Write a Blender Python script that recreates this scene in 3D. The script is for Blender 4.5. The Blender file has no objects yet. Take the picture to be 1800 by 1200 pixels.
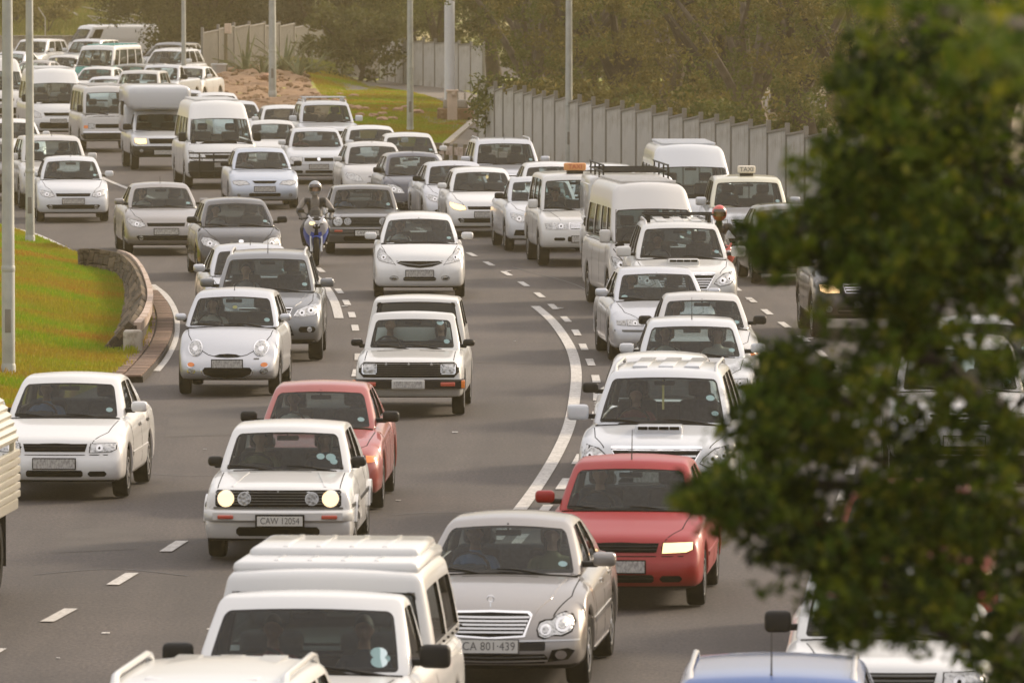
import bpy, bmesh, math, random
import numpy as np
from mathutils import Vector, Matrix
from mathutils.bvhtree import BVHTree

random.seed(7)
sc = bpy.context.scene
C = sc.collection
R = math.radians

# ------------------------------------------------------------------ camera
# telephoto view from a footbridge, 6.9 m above the road, pitched 3 degrees down
CAM_H, FPX = 6.9, 14000.0
PITCH = math.atan(738.0 / FPX)
cd = bpy.data.cameras.new('camera')
cam = bpy.data.objects.new('camera', cd)
C.objects.link(cam)
cam.location = (0, 0, CAM_H)
cam.rotation_euler = (math.pi / 2 - PITCH, 0, 0)
cd.sensor_width = 36
cd.lens = 280
cd.clip_start = 0.5
cd.clip_end = 4000
cd.dof.use_dof = True
cd.dof.focus_distance = 120
cd.dof.aperture_fstop = 7.6
cd.dof.aperture_blades = 7
sc.camera = cam

# ------------------------------------------------------------------ light
SUN_EL, SUN_AZ = R(26), R(54)      # azimuth from +Y towards +X: behind and to the right of the traffic
w = bpy.data.worlds.new('World')
sc.world = w
w.use_nodes = True
nt = w.node_tree
bg = nt.nodes['Background']
sky = nt.nodes.new('ShaderNodeTexSky')
sky.sky_type = 'NISHITA'
sky.sun_disc = False
sky.sun_elevation = SUN_EL
sky.sun_rotation = SUN_AZ
sky.dust_density = 5.0
sky.air_density = 1.0
mixw = nt.nodes.new('ShaderNodeMix')
mixw.data_type = 'RGBA'
mixw.inputs[0].default_value = 0.5
nt.links.new(sky.outputs[0], mixw.inputs[6])
# thin bright warm overcast, brighter overhead than at the horizon as overcast skies are
geo_w = nt.nodes.new('ShaderNodeTexCoord'); sep_w = nt.nodes.new('ShaderNodeSeparateXYZ'); nt.links.new(geo_w.outputs['Generated'], sep_w.inputs[0])
mr_w = nt.nodes.new('ShaderNodeMapRange'); mr_w.inputs[1].default_value = 0; mr_w.inputs[2].default_value = 1; mr_w.inputs[3].default_value = .42; mr_w.inputs[4].default_value = 1.75
nt.links.new(sep_w.outputs[2], mr_w.inputs[0])
sc_w = nt.nodes.new('ShaderNodeVectorMath'); sc_w.operation = 'SCALE'; sc_w.inputs[0].default_value = (11.0, 10.15, 9.7)
nt.links.new(mr_w.outputs[0], sc_w.inputs['Scale'])
nt.links.new(sc_w.outputs[0], mixw.inputs[7])
nt.links.new(mixw.outputs[2], bg.inputs[0])
bg.inputs[1].default_value = 0.062

sd = bpy.data.lights.new('sun', 'SUN')
sun = bpy.data.objects.new('sun', sd)
C.objects.link(sun)
sd.energy = 1.5
sd.angle = R(10)
sd.color = (1.0, 0.83, 0.62)
sdir = Vector((math.sin(SUN_AZ) * math.cos(SUN_EL), math.cos(SUN_AZ) * math.cos(SUN_EL), math.sin(SUN_EL)))
sun.rotation_euler = sdir.to_track_quat('Z', 'Y').to_euler()
sun.location = (60, 60, 60)

sc.view_settings.view_transform = 'Standard'
sc.view_settings.look = 'None'
sc.view_settings.gamma = 1
sc.view_settings.exposure = 1.36
sc.view_settings.use_curve_mapping = False
sc.cycles.use_denoising = True
sc.cycles.max_bounces = 8
sc.cycles.transparent_max_bounces = 24
sc.cycles.volume_bounces = 1

# ------------------------------------------------------------------ helpers
def G(px, py, z=0.0):
    """point at height z on the sight line through a photograph position (1800 x 1200)"""
    up = (600 - py) / FPX
    dx = (px - 900) / FPX
    dy = math.cos(PITCH) + up * math.sin(PITCH)
    dz = -math.sin(PITCH) + up * math.cos(PITCH)
    t = (z - CAM_H) / dz
    return Vector((dx * t, dy * t, z))

def XatY(px, Y):
    return (px - 900) / FPX * Y

def node_mat(name):
    m = bpy.data.materials.new(name)
    m.use_nodes = True
    n = m.node_tree
    return m, n, n.nodes['Principled BSDF'], n.nodes['Material Output']

def mat(name, col, rough=.5, metal=0., coat=0., spec=.5, var=.0, vscale=8., bump=0., bscale=60., emit=None, estr=1.):
    m, n, b, o = node_mat(name)
    b.inputs['Base Color'].default_value = (*col, 1)
    b.inputs['Roughness'].default_value = rough
    b.inputs['Metallic'].default_value = metal
    b.inputs['Coat Weight'].default_value = coat
    b.inputs['Coat Roughness'].default_value = .06
    b.inputs['Specular IOR Level'].default_value = spec
    if var or bump:
        tc = n.nodes.new('ShaderNodeTexCoord')
    if var:
        t = n.nodes.new('ShaderNodeTexNoise'); t.inputs['Scale'].default_value = vscale; t.inputs['Detail'].default_value = 5
        n.links.new(tc.outputs['Object'], t.inputs['Vector'])
        r = n.nodes.new('ShaderNodeValToRGB')
        r.color_ramp.elements[0].position = .3; r.color_ramp.elements[1].position = .7
        r.color_ramp.elements[0].color = (*[c * (1 - var) for c in col], 1)
        r.color_ramp.elements[1].color = (*[min(1, c * (1 + var)) for c in col], 1)
        n.links.new(t.outputs['Fac'], r.inputs[0]); n.links.new(r.outputs[0], b.inputs['Base Color'])
    if bump:
        t = n.nodes.new('ShaderNodeTexNoise'); t.inputs['Scale'].default_value = bscale; t.inputs['Detail'].default_value = 4
        n.links.new(tc.outputs['Object'], t.inputs['Vector'])
        bp = n.nodes.new('ShaderNodeBump'); bp.inputs['Strength'].default_value = bump; bp.inputs['Distance'].default_value = .02
        n.links.new(t.outputs['Fac'], bp.inputs['Height']); n.links.new(bp.outputs[0], b.inputs['Normal'])
    if emit:
        b.inputs['Emission Color'].default_value = (*emit, 1)
        b.inputs['Emission Strength'].default_value = estr
    return m

def paint(name, col, metal=0., rough=.30, coat=.8):
    """car paint: clear coat, faint road dust that gathers low on the panels"""
    m, n, b, o = node_mat(name)
    tc = n.nodes.new('ShaderNodeTexCoord')
    t = n.nodes.new('ShaderNodeTexNoise'); t.inputs['Scale'].default_value = 3.; t.inputs['Detail'].default_value = 6
    n.links.new(tc.outputs['Object'], t.inputs['Vector'])
    sp = n.nodes.new('ShaderNodeSeparateXYZ'); n.links.new(tc.outputs['Object'], sp.inputs[0])
    mr = n.nodes.new('ShaderNodeMapRange'); mr.inputs[1].default_value = .15; mr.inputs[2].default_value = .75
    mr.inputs[3].default_value = .22; mr.inputs[4].default_value = .02
    n.links.new(sp.outputs[2], mr.inputs[0])
    mu = n.nodes.new('ShaderNodeMath'); mu.operation = 'MULTIPLY'
    n.links.new(mr.outputs[0], mu.inputs[0]); n.links.new(t.outputs['Fac'], mu.inputs[1])
    mx = n.nodes.new('ShaderNodeMix'); mx.data_type = 'RGBA'
    n.links.new(mu.outputs[0], mx.inputs[0])
    mx.inputs[6].default_value = (*col, 1); mx.inputs[7].default_value = (.26, .21, .16, 1)
    n.links.new(mx.outputs[2], b.inputs['Base Color'])
    b.inputs['Metallic'].default_value = metal
    b.inputs['Roughness'].default_value = rough
    b.inputs['Coat Weight'].default_value = coat
    b.inputs['Specular IOR Level'].default_value = .3
    b.inputs['Coat Roughness'].default_value = .07
    return m

M = {}
M['white'] = paint('white_paint', (.60, .60, .585))
M['white_b'] = paint('cool_white_paint', (.50, .515, .53))
M['white_c'] = paint('warm_white_paint', (.55, .545, .52))
M['white_d'] = paint('dusty_white_paint', (.47, .46, .44), 0., .4)
M['paleyellow'] = paint('pale_yellow_paint', (.54, .52, .40), .0, .35)
M['cream'] = paint('cream_paint', (.66, .62, .50))
M['silver'] = paint('silver_paint', (.48, .49, .50), .55, .35)
M['palesilver'] = paint('pale_silver_paint', (.47, .48, .50), .55, .35)
M['bluesilver'] = paint('blue_silver_paint', (.40, .44, .50), .5, .35)
M['grey'] = paint('grey_paint', (.15, .158, .165), .55, .35)
M['taupe'] = paint('taupe_silver_paint', (.25, .235, .22), .55, .33)
M['graphite'] = paint('graphite_paint', (.11, .11, .11), .4, .33)
M['black'] = paint('black_paint', (.02, .02, .022), .1, .25)
M['navy'] = paint('navy_paint', (.025, .03, .05), .3, .28)
M['brownblack'] = paint('dark_brown_paint', (.045, .035, .03), .3, .28)
M['olive'] = paint('olive_grey_paint', (.10, .10, .075), .3, .3)
M['red'] = paint('red_paint', (.26, .0015, .003), .0, .35, .22)
M['salmon'] = paint('faded_red_paint', (.28, .04, .032), .0, .42)
M['blue'] = paint('blue_paint', (.03, .09, .27), .2, .3)
M['teal'] = paint('teal_paint', (.05, .30, .26), .1, .35)
M['yellow'] = paint('yellow_paint', (.62, .52, .12), .0, .35)
M['plastic'] = mat('black_plastic', (.011, .011, .011), .5, bump=.1, spec=.2)
M['grilleblack'] = mat('grille_black', (.006, .006, .006), .6, spec=.06)
M['trim'] = mat('grey_plastic_trim', (.09, .09, .085), .6)
M['liner'] = mat('headliner', (.13, .12, .11), .9, spec=.1)
M['floor'] = mat('underbody_black', (.008, .008, .008), .9, spec=.05)
M['chrome'] = mat('chrome', (.75, .75, .75), .12, 1.)
M['brushed'] = mat('brushed_alloy', (.5, .5, .5), .35, .9)
M['steelrim'] = mat('steel_wheel_cover', (.30, .30, .30), .4, .7)
M['tyre'] = mat('tyre_rubber', (.014, .0135, .013), .85, bump=.3, bscale=90, spec=.1)
M['seatcloth'] = mat('seat_cloth', (.045, .045, .048), .9, var=.3, vscale=30, spec=.1)
M['dash'] = mat('dashboard_plastic', (.018, .018, .02), .7, spec=.15)
M['frit'] = mat('glass_edge_black', (.008, .008, .008), .3, spec=.25)
M['amber'] = mat('amber_lens', (.75, .20, .02), .2, coat=.6)
M['redlens'] = mat('red_reflector', (.45, .06, .03), .3, coat=.6)
M['bulb'] = mat('lamp_bulb_reflector', (.60, .60, .60), .1, 1.)
M['paper'] = mat('pale_sticker', (.62, .74, .74), .6)
M['papery'] = mat('yellow_paper', (.62, .50, .16), .7)
M['lit'] = mat('lit_headlight', (.25, .21, .15), .3, emit=(1., .62, .27), estr=.95)
M['litdim'] = mat('lit_side_light', (1, .8, .6), .3, emit=(1., .72, .42), estr=2.2)
M['litred'] = mat('lit_brake_light', (.8, .05, .02), .3, emit=(1., .06, .02), estr=2.5)
M['taxi'] = mat('orange_sign_plastic', (.62, .28, .10), .45)
M['taxicream'] = mat('cream_sign_plastic', (.66, .60, .48), .45)

def plate_mat():
    m, n, b, o = node_mat('number_plate_face')
    tc = n.nodes.new('ShaderNodeTexCoord')
    mp = n.nodes.new('ShaderNodeMapping'); mp.inputs['Scale'].default_value = (42, 1, 22)
    n.links.new(tc.outputs['Object'], mp.inputs['Vector'])
    t = n.nodes.new('ShaderNodeTexNoise'); t.inputs['Scale'].default_value = 1.; t.inputs['Detail'].default_value = 3
    n.links.new(mp.outputs[0], t.inputs['Vector'])
    r = n.nodes.new('ShaderNodeValToRGB')
    r.color_ramp.elements[0].position = .36; r.color_ramp.elements[1].position = .62
    r.color_ramp.elements[0].color = (.24, .23, .22, 1); r.color_ramp.elements[1].color = (.46, .45, .42, 1)
    n.links.new(t.outputs['Fac'], r.inputs[0]); n.links.new(r.outputs[0], b.inputs['Base Color'])
    b.inputs['Roughness'].default_value = .4
    return m
M['plate'] = plate_mat()
M['platewhite'] = mat('number_plate_white', (.55, .54, .50), .4)
M['platetext'] = mat('number_plate_letters', (.10, .10, .10), .5)

def lens_mat(name, col, rough=.12):
    m, n, b, o = node_mat(name)
    tc = n.nodes.new('ShaderNodeTexCoord')
    v = n.nodes.new('ShaderNodeTexVoronoi'); v.inputs['Scale'].default_value = 26
    n.links.new(tc.outputs['Object'], v.inputs['Vector'])
    r = n.nodes.new('ShaderNodeValToRGB')
    r.color_ramp.elements[0].color = (*[c * .25 for c in col], 1); r.color_ramp.elements[1].color = (*col, 1)
    r.color_ramp.elements[1].position = .55
    n.links.new(v.outputs['Distance'], r.inputs[0]); n.links.new(r.outputs[0], b.inputs['Base Color'])
    bp = n.nodes.new('ShaderNodeBump'); bp.inputs['Strength'].default_value = .5; bp.inputs['Distance'].default_value = .02
    n.links.new(v.outputs['Distance'], bp.inputs['Height'])
    n.links.new(bp.outputs[0], b.inputs['Normal'])
    b.inputs['Metallic'].default_value = .75
    b.inputs['Roughness'].default_value = .28
    b.inputs['Coat Weight'].default_value = 1.
    b.inputs['Coat Roughness'].default_value = rough * .3
    return m
M['lens'] = lens_mat('headlight_lens', (.40, .40, .39))
M['fog'] = lens_mat('fog_lamp_lens', (.30, .30, .29))

def glass_mat(name, tint, refl=1.0):
    m = bpy.data.materials.new(name); m.use_nodes = True
    n = m.node_tree; n.nodes.clear()
    o = n.nodes.new('ShaderNodeOutputMaterial')
    tr = n.nodes.new('ShaderNodeBsdfTransparent'); tr.inputs[0].default_value = (*tint, 1)
    gl = n.nodes.new('ShaderNodeBsdfGlossy'); gl.inputs['Roughness'].default_value = .03
    gl.inputs[0].default_value = (refl, refl, refl, 1)
    fr = n.nodes.new('ShaderNodeFresnel'); fr.inputs[0].default_value = 1.52
    ad = n.nodes.new('ShaderNodeMath'); ad.operation = 'MULTIPLY_ADD'; ad.inputs[1].default_value = .46; ad.inputs[2].default_value = .0; ad.use_clamp = True
    n.links.new(fr.outputs[0], ad.inputs[0])
    mx = n.nodes.new('ShaderNodeMixShader')
    n.links.new(ad.outputs[0], mx.inputs[0]); n.links.new(tr.outputs[0], mx.inputs[1]); n.links.new(gl.outputs[0], mx.inputs[2])
    # thin film of dust on the pane
    df = n.nodes.new('ShaderNodeBsdfDiffuse'); df.inputs[0].default_value = (.5, .47, .42, 1)
    m2 = n.nodes.new('ShaderNodeMixShader'); m2.inputs[0].default_value = .010
    n.links.new(mx.outputs[0], m2.inputs[1]); n.links.new(df.outputs[0], m2.inputs[2])
    n.links.new(m2.outputs[0], o.inputs[0])
    return m
M['glass'] = glass_mat('car_glass', (.66, .74, .73))
M['glassdark'] = glass_mat('tinted_car_glass', (.34, .36, .35))
M['screen'] = glass_mat('visor_plastic', (.5, .5, .5))

class MB:
    """collects geometry for ONE mesh object"""
    def __init__(s):
        s.v, s.f, s.m = [], [], []
    def add(s, v, f, mi=0):
        k = len(s.v)
        s.v += [tuple(p) for p in v]
        s.f += [tuple(i + k for i in q) for q in f]
        s.m += [mi] * len(f)
        return s
    def box(s, x0, x1, y0, y1, z0, z1, mi=0, M4=None):
        v = [(x, y, z) for x in (x0, x1) for y in (y0, y1) for z in (z0, z1)]
        if M4 is not None: v = [M4 @ Vector(p) for p in v]
        return s.add(v, [(0, 1, 3, 2), (4, 6, 7, 5), (0, 4, 5, 1), (2, 3, 7, 6), (0, 2, 6, 4), (1, 5, 7, 3)], mi)
    def rbox(s, x0, x1, y0, y1, z0, z1, r=.03, mi=0, M4=None):
        """box with bevelled edges (one rounded step)"""
        c = Vector(((x0 + x1) / 2, (y0 + y1) / 2, (z0 + z1) / 2))
        h = Vector(((x1 - x0) / 2, (y1 - y0) / 2, (z1 - z0) / 2))
        r = min(r, h.x * .95, h.y * .95, h.z * .95)
        def gl(a): return [-a, -(a - r * .42), -(a - r), a - r, a - r * .42, a]
        vs, fs, tg = cuboid(gl(h.x), gl(h.y), gl(h.z), r)
        vs = [c + Vector(p) for p in vs]
        if M4 is not None: vs = [M4 @ p for p in vs]
        return s.add(vs, fs, mi)
    def tube(s, pts, r, n=6, mi=0, cap=True):
        pts = [Vector(p) for p in pts]
        rs = r if isinstance(r, (list, tuple)) else [r] * len(pts)
        base = len(s.v)
        up0 = None
        for i, p in enumerate(pts):
            d = (pts[min(i + 1, len(pts) - 1)] - pts[max(i - 1, 0)])
            d = d.normalized() if d.length > 1e-9 else Vector((0, 0, 1))
            ref = Vector((0, 0, 1)) if abs(d.z) < .9 else Vector((1, 0, 0))
            if up0 is not None and abs(up0.dot(d)) < .95: ref = up0
            u = d.cross(ref).normalized(); vv = u.cross(d).normalized(); up0 = vv
            for k in range(n):
                a = 2 * math.pi * k / n
                q = p + (u * math.cos(a) + vv * math.sin(a)) * rs[i]
                s.v.append(tuple(q))
        for i in range(len(pts) - 1):
            for k in range(n):
                a, b = base + i * n + k, base + i * n + (k + 1) % n
                s.f.append((a, b, b + n, a + n)); s.m.append(mi)
        if cap:
            s.f.append(tuple(base + k for k in range(n))[::-1]); s.m.append(mi)
            e = base + (len(pts) - 1) * n
            s.f.append(tuple(e + k for k in range(n))); s.m.append(mi)
        return s
    def lathe(s, prof, n=24, mi=0, axis='z', c=(0, 0, 0), closed=False):
        base = len(s.v); c = Vector(c)
        for (r, h) in prof:
            for k in range(n):
                a = 2 * math.pi * k / n
                if axis == 'z': p = Vector((r * math.cos(a), r * math.sin(a), h))
                elif axis == 'x': p = Vector((h, r * math.cos(a), r * math.sin(a)))
                else: p = Vector((r * math.cos(a), h, r * math.sin(a)))
                s.v.append(tuple(p + c))
        m = len(prof)
        for i in range(m if closed else m - 1):
            j = (i + 1) % m
            for k in range(n):
                s.f.append((base + i * n + k, base + i * n + (k + 1) % n, base + j * n + (k + 1) % n, base + j * n + k)); s.m.append(mi)
        return s
    def ellipsoid(s, c, rad, nu=12, nv=8, mi=0):
        c = Vector(c); base = len(s.v)
        for i in range(nv + 1):
            t = math.pi * i / nv
            for k in range(nu):
                a = 2 * math.pi * k / nu
                s.v.append((c.x + rad[0] * math.sin(t) * math.cos(a), c.y + rad[1] * math.sin(t) * math.sin(a), c.z + rad[2] * math.cos(t)))
        for i in range(nv):
            for k in range(nu):
                s.f.append((base + i * nu + k, base + (i + 1) * nu + k, base + (i + 1) * nu + (k + 1) % nu, base + i * nu + (k + 1) % nu)); s.m.append(mi)
        return s
    def mesh(s, name, smooth=True, angle=40, fix=True):
        me = bpy.data.meshes.new(name)
        me.from_pydata(s.v, [], s.f)
        me.polygons.foreach_set('material_index', s.m)
        if fix:
            bm = bmesh.new(); bm.from_mesh(me)
            bmesh.ops.remove_doubles(bm, verts=bm.verts, dist=1e-5)
            bmesh.ops.recalc_face_normals(bm, faces=bm.faces)
            bm.to_mesh(me); bm.free()
        if smooth:
            me.polygons.foreach_set('use_smooth', [True] * len(me.polygons))
            me.set_sharp_from_angle(angle=R(angle))
        me.update()
        return me

def cuboid(xs, ys, zs, r):
    """surface grid of a box with gridlines xs, ys, zs, its edges rounded by r; tags name the side"""
    nx, ny, nz = len(xs), len(ys), len(zs)
    lo = Vector((xs[0] + r, ys[0] + r, zs[0] + r)); hi = Vector((xs[-1] - r, ys[-1] - r, zs[-1] - r))
    idx, vs = {}, []
    def V(i, j, k):
        if (i, j, k) not in idx:
            p = Vector((xs[i], ys[j], zs[k]))
            q = Vector((min(max(p.x, lo.x), hi.x), min(max(p.y, lo.y), hi.y), min(max(p.z, lo.z), hi.z)))
            d = p - q
            if d.length > 1e-9: p = q + d.normalized() * r
            idx[(i, j, k)] = len(vs); vs.append(p)
        return idx[(i, j, k)]
    fs, tg = [], []
    for i in range(nx - 1):
        for j in range(ny - 1):
            fs.append((V(i, j, 0), V(i, j + 1, 0), V(i + 1, j + 1, 0), V(i + 1, j, 0))); tg.append(('D', i, j))
            fs.append((V(i, j, nz - 1), V(i + 1, j, nz - 1), V(i + 1, j + 1, nz - 1), V(i, j + 1, nz - 1))); tg.append(('T', i, j))
    for i in range(nx - 1):
        for k in range(nz - 1):
            fs.append((V(i, 0, k), V(i + 1, 0, k), V(i + 1, 0, k + 1), V(i, 0, k + 1))); tg.append(('F', i, k))
            fs.append((V(i, ny - 1, k), V(i, ny - 1, k + 1), V(i + 1, ny - 1, k + 1), V(i + 1, ny - 1, k))); tg.append(('B', i, k))
    for j in range(ny - 1):
        for k in range(nz - 1):
            fs.append((V(0, j, k), V(0, j, k + 1), V(0, j + 1, k + 1), V(0, j + 1, k))); tg.append(('L', j, k))
            fs.append((V(nx - 1, j, k), V(nx - 1, j + 1, k), V(nx - 1, j + 1, k + 1), V(nx - 1, j, k + 1))); tg.append(('R', j, k))
    return vs, fs, tg

def obj(name, me, mats, parent=None, loc=None):
    o = bpy.data.objects.new(name, me)
    C.objects.link(o)
    if not isinstance(mats, (list, tuple)): mats = [mats]
    if len(me.materials) == 0:
        for m in mats: me.materials.append(m)
    for i, m in enumerate(mats):
        o.material_slots[i].link = 'OBJECT'
        o.material_slots[i].material = m
    if parent is not None: o.parent = parent
    if loc is not None: o.location = loc
    return o

def tag(o, label=None, cat=None, group=None, kind=None):
    if label: o['label'] = label
    if cat: o['category'] = cat
    if group: o['group'] = group
    if kind: o['kind'] = kind
    return o

def empty(name, loc=(0, 0, 0), rz=0):
    o = bpy.data.objects.new(name, None)
    o.empty_display_size = .2
    C.objects.link(o); o.location = loc; o.rotation_euler = (0, 0, rz)
    return o

def copy_tree(o, parent=None, skip=(), remap=None):
    c = o.copy(); C.objects.link(c)
    if parent is not None: c.parent = parent
    if remap and c.type == 'MESH':
        for s in c.material_slots:
            if s.material and s.material.name in remap: s.material = remap[s.material.name]
    for ch in list(o.children):
        base = ch.name.split('.')[0]
        if base in skip: continue
        copy_tree(ch, c, skip, remap)
    return c

def delete_tree(o):
    for ch in list(o.children): delete_tree(ch)
    bpy.data.objects.remove(o, do_unlink=True)

def pchip(pts):
    x = np.array([p[0] for p in pts], float); y = np.array([p[1] for p in pts], float)
    h = np.diff(x); d = np.diff(y) / h
    m = np.zeros(len(x))
    for i in range(1, len(x) - 1):
        if d[i - 1] * d[i] > 0:
            w1, w2 = 2 * h[i] + h[i - 1], h[i] + 2 * h[i - 1]
            m[i] = (w1 + w2) / (w1 / d[i - 1] + w2 / d[i])
    m[0], m[-1] = d[0], d[-1]
    def f(t):
        if t <= x[0]: return float(y[0])
        if t >= x[-1]: return float(y[-1])
        i = int(np.searchsorted(x, t)) - 1
        s = (t - x[i]) / h[i]
        return float((1 + 2 * s) * (1 - s) ** 2 * y[i] + s * (1 - s) ** 2 * h[i] * m[i] + s * s * (3 - 2 * s) * y[i + 1] + s * s * (s - 1) * h[i] * m[i + 1])
    return f

def lerp(a, b, t): return a + (b - a) * t
def sstep(a, b, t):
    t = min(1, max(0, (t - a) / (b - a))); return t * t * (3 - 2 * t)
# ------------------------------------------------------------------ vehicles
class Car:
    """builds one vehicle; local frame: forward = -Y, y measured from the front bumper, then shifted so the front axle is the origin"""
    def __init__(s, name, **k):
        s.k = dict(W=1.66, L=3.9, fo=.8, wb=2.45, H=1.45, tr=.30, tw=.19, sill=.20, fbot=.20, r=.10, bow=.10, pf=.05, sh=.05,
                   top=[(0, .74), (.25, .84), (1.0, .96), (1.3, .98), (3.9, .98)], lean=[(0, .05), (.3, 0), (.6, .01), (1, .06)],
                   ws0=1.0, ws1=1.75, rr=3.2, rb=3.75, hb=.74, ht=.58, wv0=.10, wv1=.86, pil=.10, side=[(.13, .42), (.47, .74), (.79, .92)],
                   crown=.03, rcrown=.035, cabr=.07, rearwin=True, bot='trim', bumper=None, glass='glass', hoodline=True,
                   mir='white', seats=True, mz=None, roof='white', rearfall=.03, bl=None)
        s.k.update(k)
        for a, b in s.k.items(): setattr(s, a, b)
        s.root = empty(name)
        s.topf = pchip(s.top); s.leanf = pchip(s.lean)
        s.off = Vector((0, -s.fo, 0))
        s.lower(); s.cabin(); s.wheels(); s.mirrors()
        if s.seats: s.inside()

    def P(s, name, mb, mats, parent=None, angle=40, shift=True):
        me = mb.mesh(name, angle=angle) if isinstance(mb, MB) else mb
        if shift: me.transform(Matrix.Translation(s.off))
        return obj(name, me, mats, parent or s.root)

    # ---- lower body
    def bmap(s, x, y, z):
        a = s.W / 2; v = z / .7
        t = s.topf(y)
        b = lerp(s.fbot, s.sill, sstep(0, s.fo, y))
        for yc in (s.fo, s.fo + s.wb):
            ra = s.tr + .065
            if abs(y - yc) < ra:
                b = max(b, s.tr + math.sqrt(ra * ra - (y - yc) ** 2))
        b = min(b, t - .12)
        zz = b + v * (t - b)
        xx = x
        vv = (zz - s.sill) / max(.2, t - s.sill)
        if vv > .5: xx *= 1 - s.sh * ((vv - .5) / .5) ** 2
        if vv < .3: xx *= 1 - .035 * min(1, (.3 - vv) / .3) ** 2
        if y < .9: xx *= 1 - s.pf * (1 - y / .9) ** 2
        if y > s.L - .7: xx *= 1 - .06 * (1 - (s.L - y) / .7) ** 2
        wf = max(0, 1 - y / .7)
        yy = y + wf * (s.bow * abs(x / a) ** 2.5 + s.leanf(v))
        wr = max(0, 1 - (s.L - y) / .6)
        yy -= wr * (.06 * (x / a) ** 2 + .05 * v)
        u = abs(x / a)
        zz -= s.crown * u * u * sstep(.6, 1, v)
        return Vector((xx, yy, zz))

    def lower(s):
        a = s.W / 2; r = s.r; L = s.L; H = .7
        e = [0, .27 * r, .58 * r, r]
        xs = [-a + t for t in e] + [-a * .72, -a * .5, -a * .25, 0, a * .25, a * .5, a * .72] + [a - t for t in e[::-1]]
        ys = set([0, .27 * r, .58 * r, r, L, L - .27 * r, L - .58 * r, L - r])
        ra = s.tr + .065
        for yc in (s.fo, s.fo + s.wb):
            for t in (-1.02, -1, -.96, -.85, -.65, -.35, 0, .35, .65, .85, .96, 1, 1.02):
                ys.add(round(yc + t * ra, 4))
        y = r
        cand = sorted(ys)
        extra = []
        for i in range(len(cand) - 1):
            g = cand[i + 1] - cand[i]
            if g > .18:
                n = int(g / .15)
                extra += [cand[i] + g * (j + 1) / (n + 1) for j in range(n)]
        ys = sorted([q for q in ys if 0 <= q <= L] + extra)
        ys = [q for i, q in enumerate(ys) if i == 0 or q - ys[i - 1] > .004]
        rz = r * .85
        zs = [0, rz * .3, rz * .6, rz, .18, .26, .34, .42, .50, H - rz, H - rz * .6, H - rz * .3, H]
        zs = sorted(set(round(q, 4) for q in zs))
        vs, fs, tg = cuboid(xs, ys, zs, min(r, .1))
        vs = [s.bmap(*p) for p in vs]
        # cabin hole in the deck
        keep_f, mats = [], []
        y0, y1 = s.ws0 + .10, (s.rb if s.bl is None else s.bl) - .10
        for f, t in zip(fs, tg):
            c = sum((vs[i] for i in f), Vector()) / len(f)
            if t[0] == 'T' and y0 < c.y < y1 and abs(c.x) < s.hb - .07: continue
            keep_f.append(f)
            m = 0
            if t[0] == 'D': m = 2
            if s.bumper and (c.y < .5 or c.y > L - .12 or s.bumper[2]) and s.bumper[0] < c.z < s.bumper[1]: m = 1
            if s.bot == 'trim' and c.z < s.sill + .035: m = 1
            mats.append(m)
        mb = MB(); mb.v = [tuple(p) for p in vs]; mb.f = keep_f; mb.m = mats
        me = mb.mesh('body', angle=50)
        bm = bmesh.new(); bm.from_mesh(me); s.bvh = BVHTree.FromBMesh(bm); bm.free()
        s.P('body', me, [M[s.k.get('col', 'white')], M['plastic'], M['floor']])

    # ---- projection of details onto the body
    def pr(s, a, b, d):
        """d: 'f' front (a=x, b=z); 's+','s-' sides (a=y, b=z); 't' top (a=x, b=y)"""
        if d == 'f': o, v = Vector((a, -3, b)), Vector((0, 1, 0))
        elif d == 't': o, v = Vector((a, b, 4)), Vector((0, 0, -1))
        elif d == 's+': o, v = Vector((4, a, b)), Vector((-1, 0, 0))
        else: o, v = Vector((-4, a, b)), Vector((1, 0, 0))
        hit = s.bvh.ray_cast(o, v)
        if hit[0] is None:
            hit = s.bvh.find_nearest(o + v * 3.2)
        return hit[0], v

    def patch(s, poly, d='f', off=.006, thick=.03, cuts=3):
        bm = bmesh.new()
        vv = [bm.verts.new((p[0], p[1], 0)) for p in poly]
        bm.faces.new(vv)
        bmesh.ops.triangulate(bm, faces=bm.faces)
        for _ in range(6):
            es = [e for e in bm.edges if e.calc_length() > .075]
            if not es: break
            bmesh.ops.subdivide_edges(bm, edges=es, cuts=1)
            bmesh.ops.triangulate(bm, faces=[f for f in bm.faces if len(f.verts) > 3])
        for v in bm.verts:
            p, dr = s.pr(v.co.x, v.co.y, d)
            v.co = p - dr * off
        _, dr = s.pr(0, .5, d)
        be = [e for e in bm.edges if e.is_boundary]
        ex = bmesh.ops.extrude_edge_only(bm, edges=be)
        for v in [g for g in ex['geom'] if isinstance(g, bmesh.types.BMVert)]:
            v.co += dr * thick
        bmesh.ops.recalc_face_normals(bm, faces=bm.faces)
        me = bpy.data.meshes.new('patch'); bm.to_mesh(me); bm.free()
        me.polygons.foreach_set('use_smooth', [True] * len(me.polygons)); me.set_sharp_from_angle(angle=R(50))
        return me

    def F(s, name, poly, mk, d='f', off=.006, both=False, parent=None, thick=.03):
        """a conforming piece on the body; both = mirrored twin too. d 's' = both flanks"""
        out = []
        if d == 's':
            for dd in ('s+', 's-'):
                out.append(s.P(name, s.patch(poly, dd, off, thick), M[mk], parent))
            return out
        out.append(s.P(name, s.patch(poly, d, off, thick), M[mk], parent))
        if both:
            out.append(s.P(name, s.patch([(-p[0], p[1]) for p in poly][::-1], d, off, thick), M[mk], parent))
        return out

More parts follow.
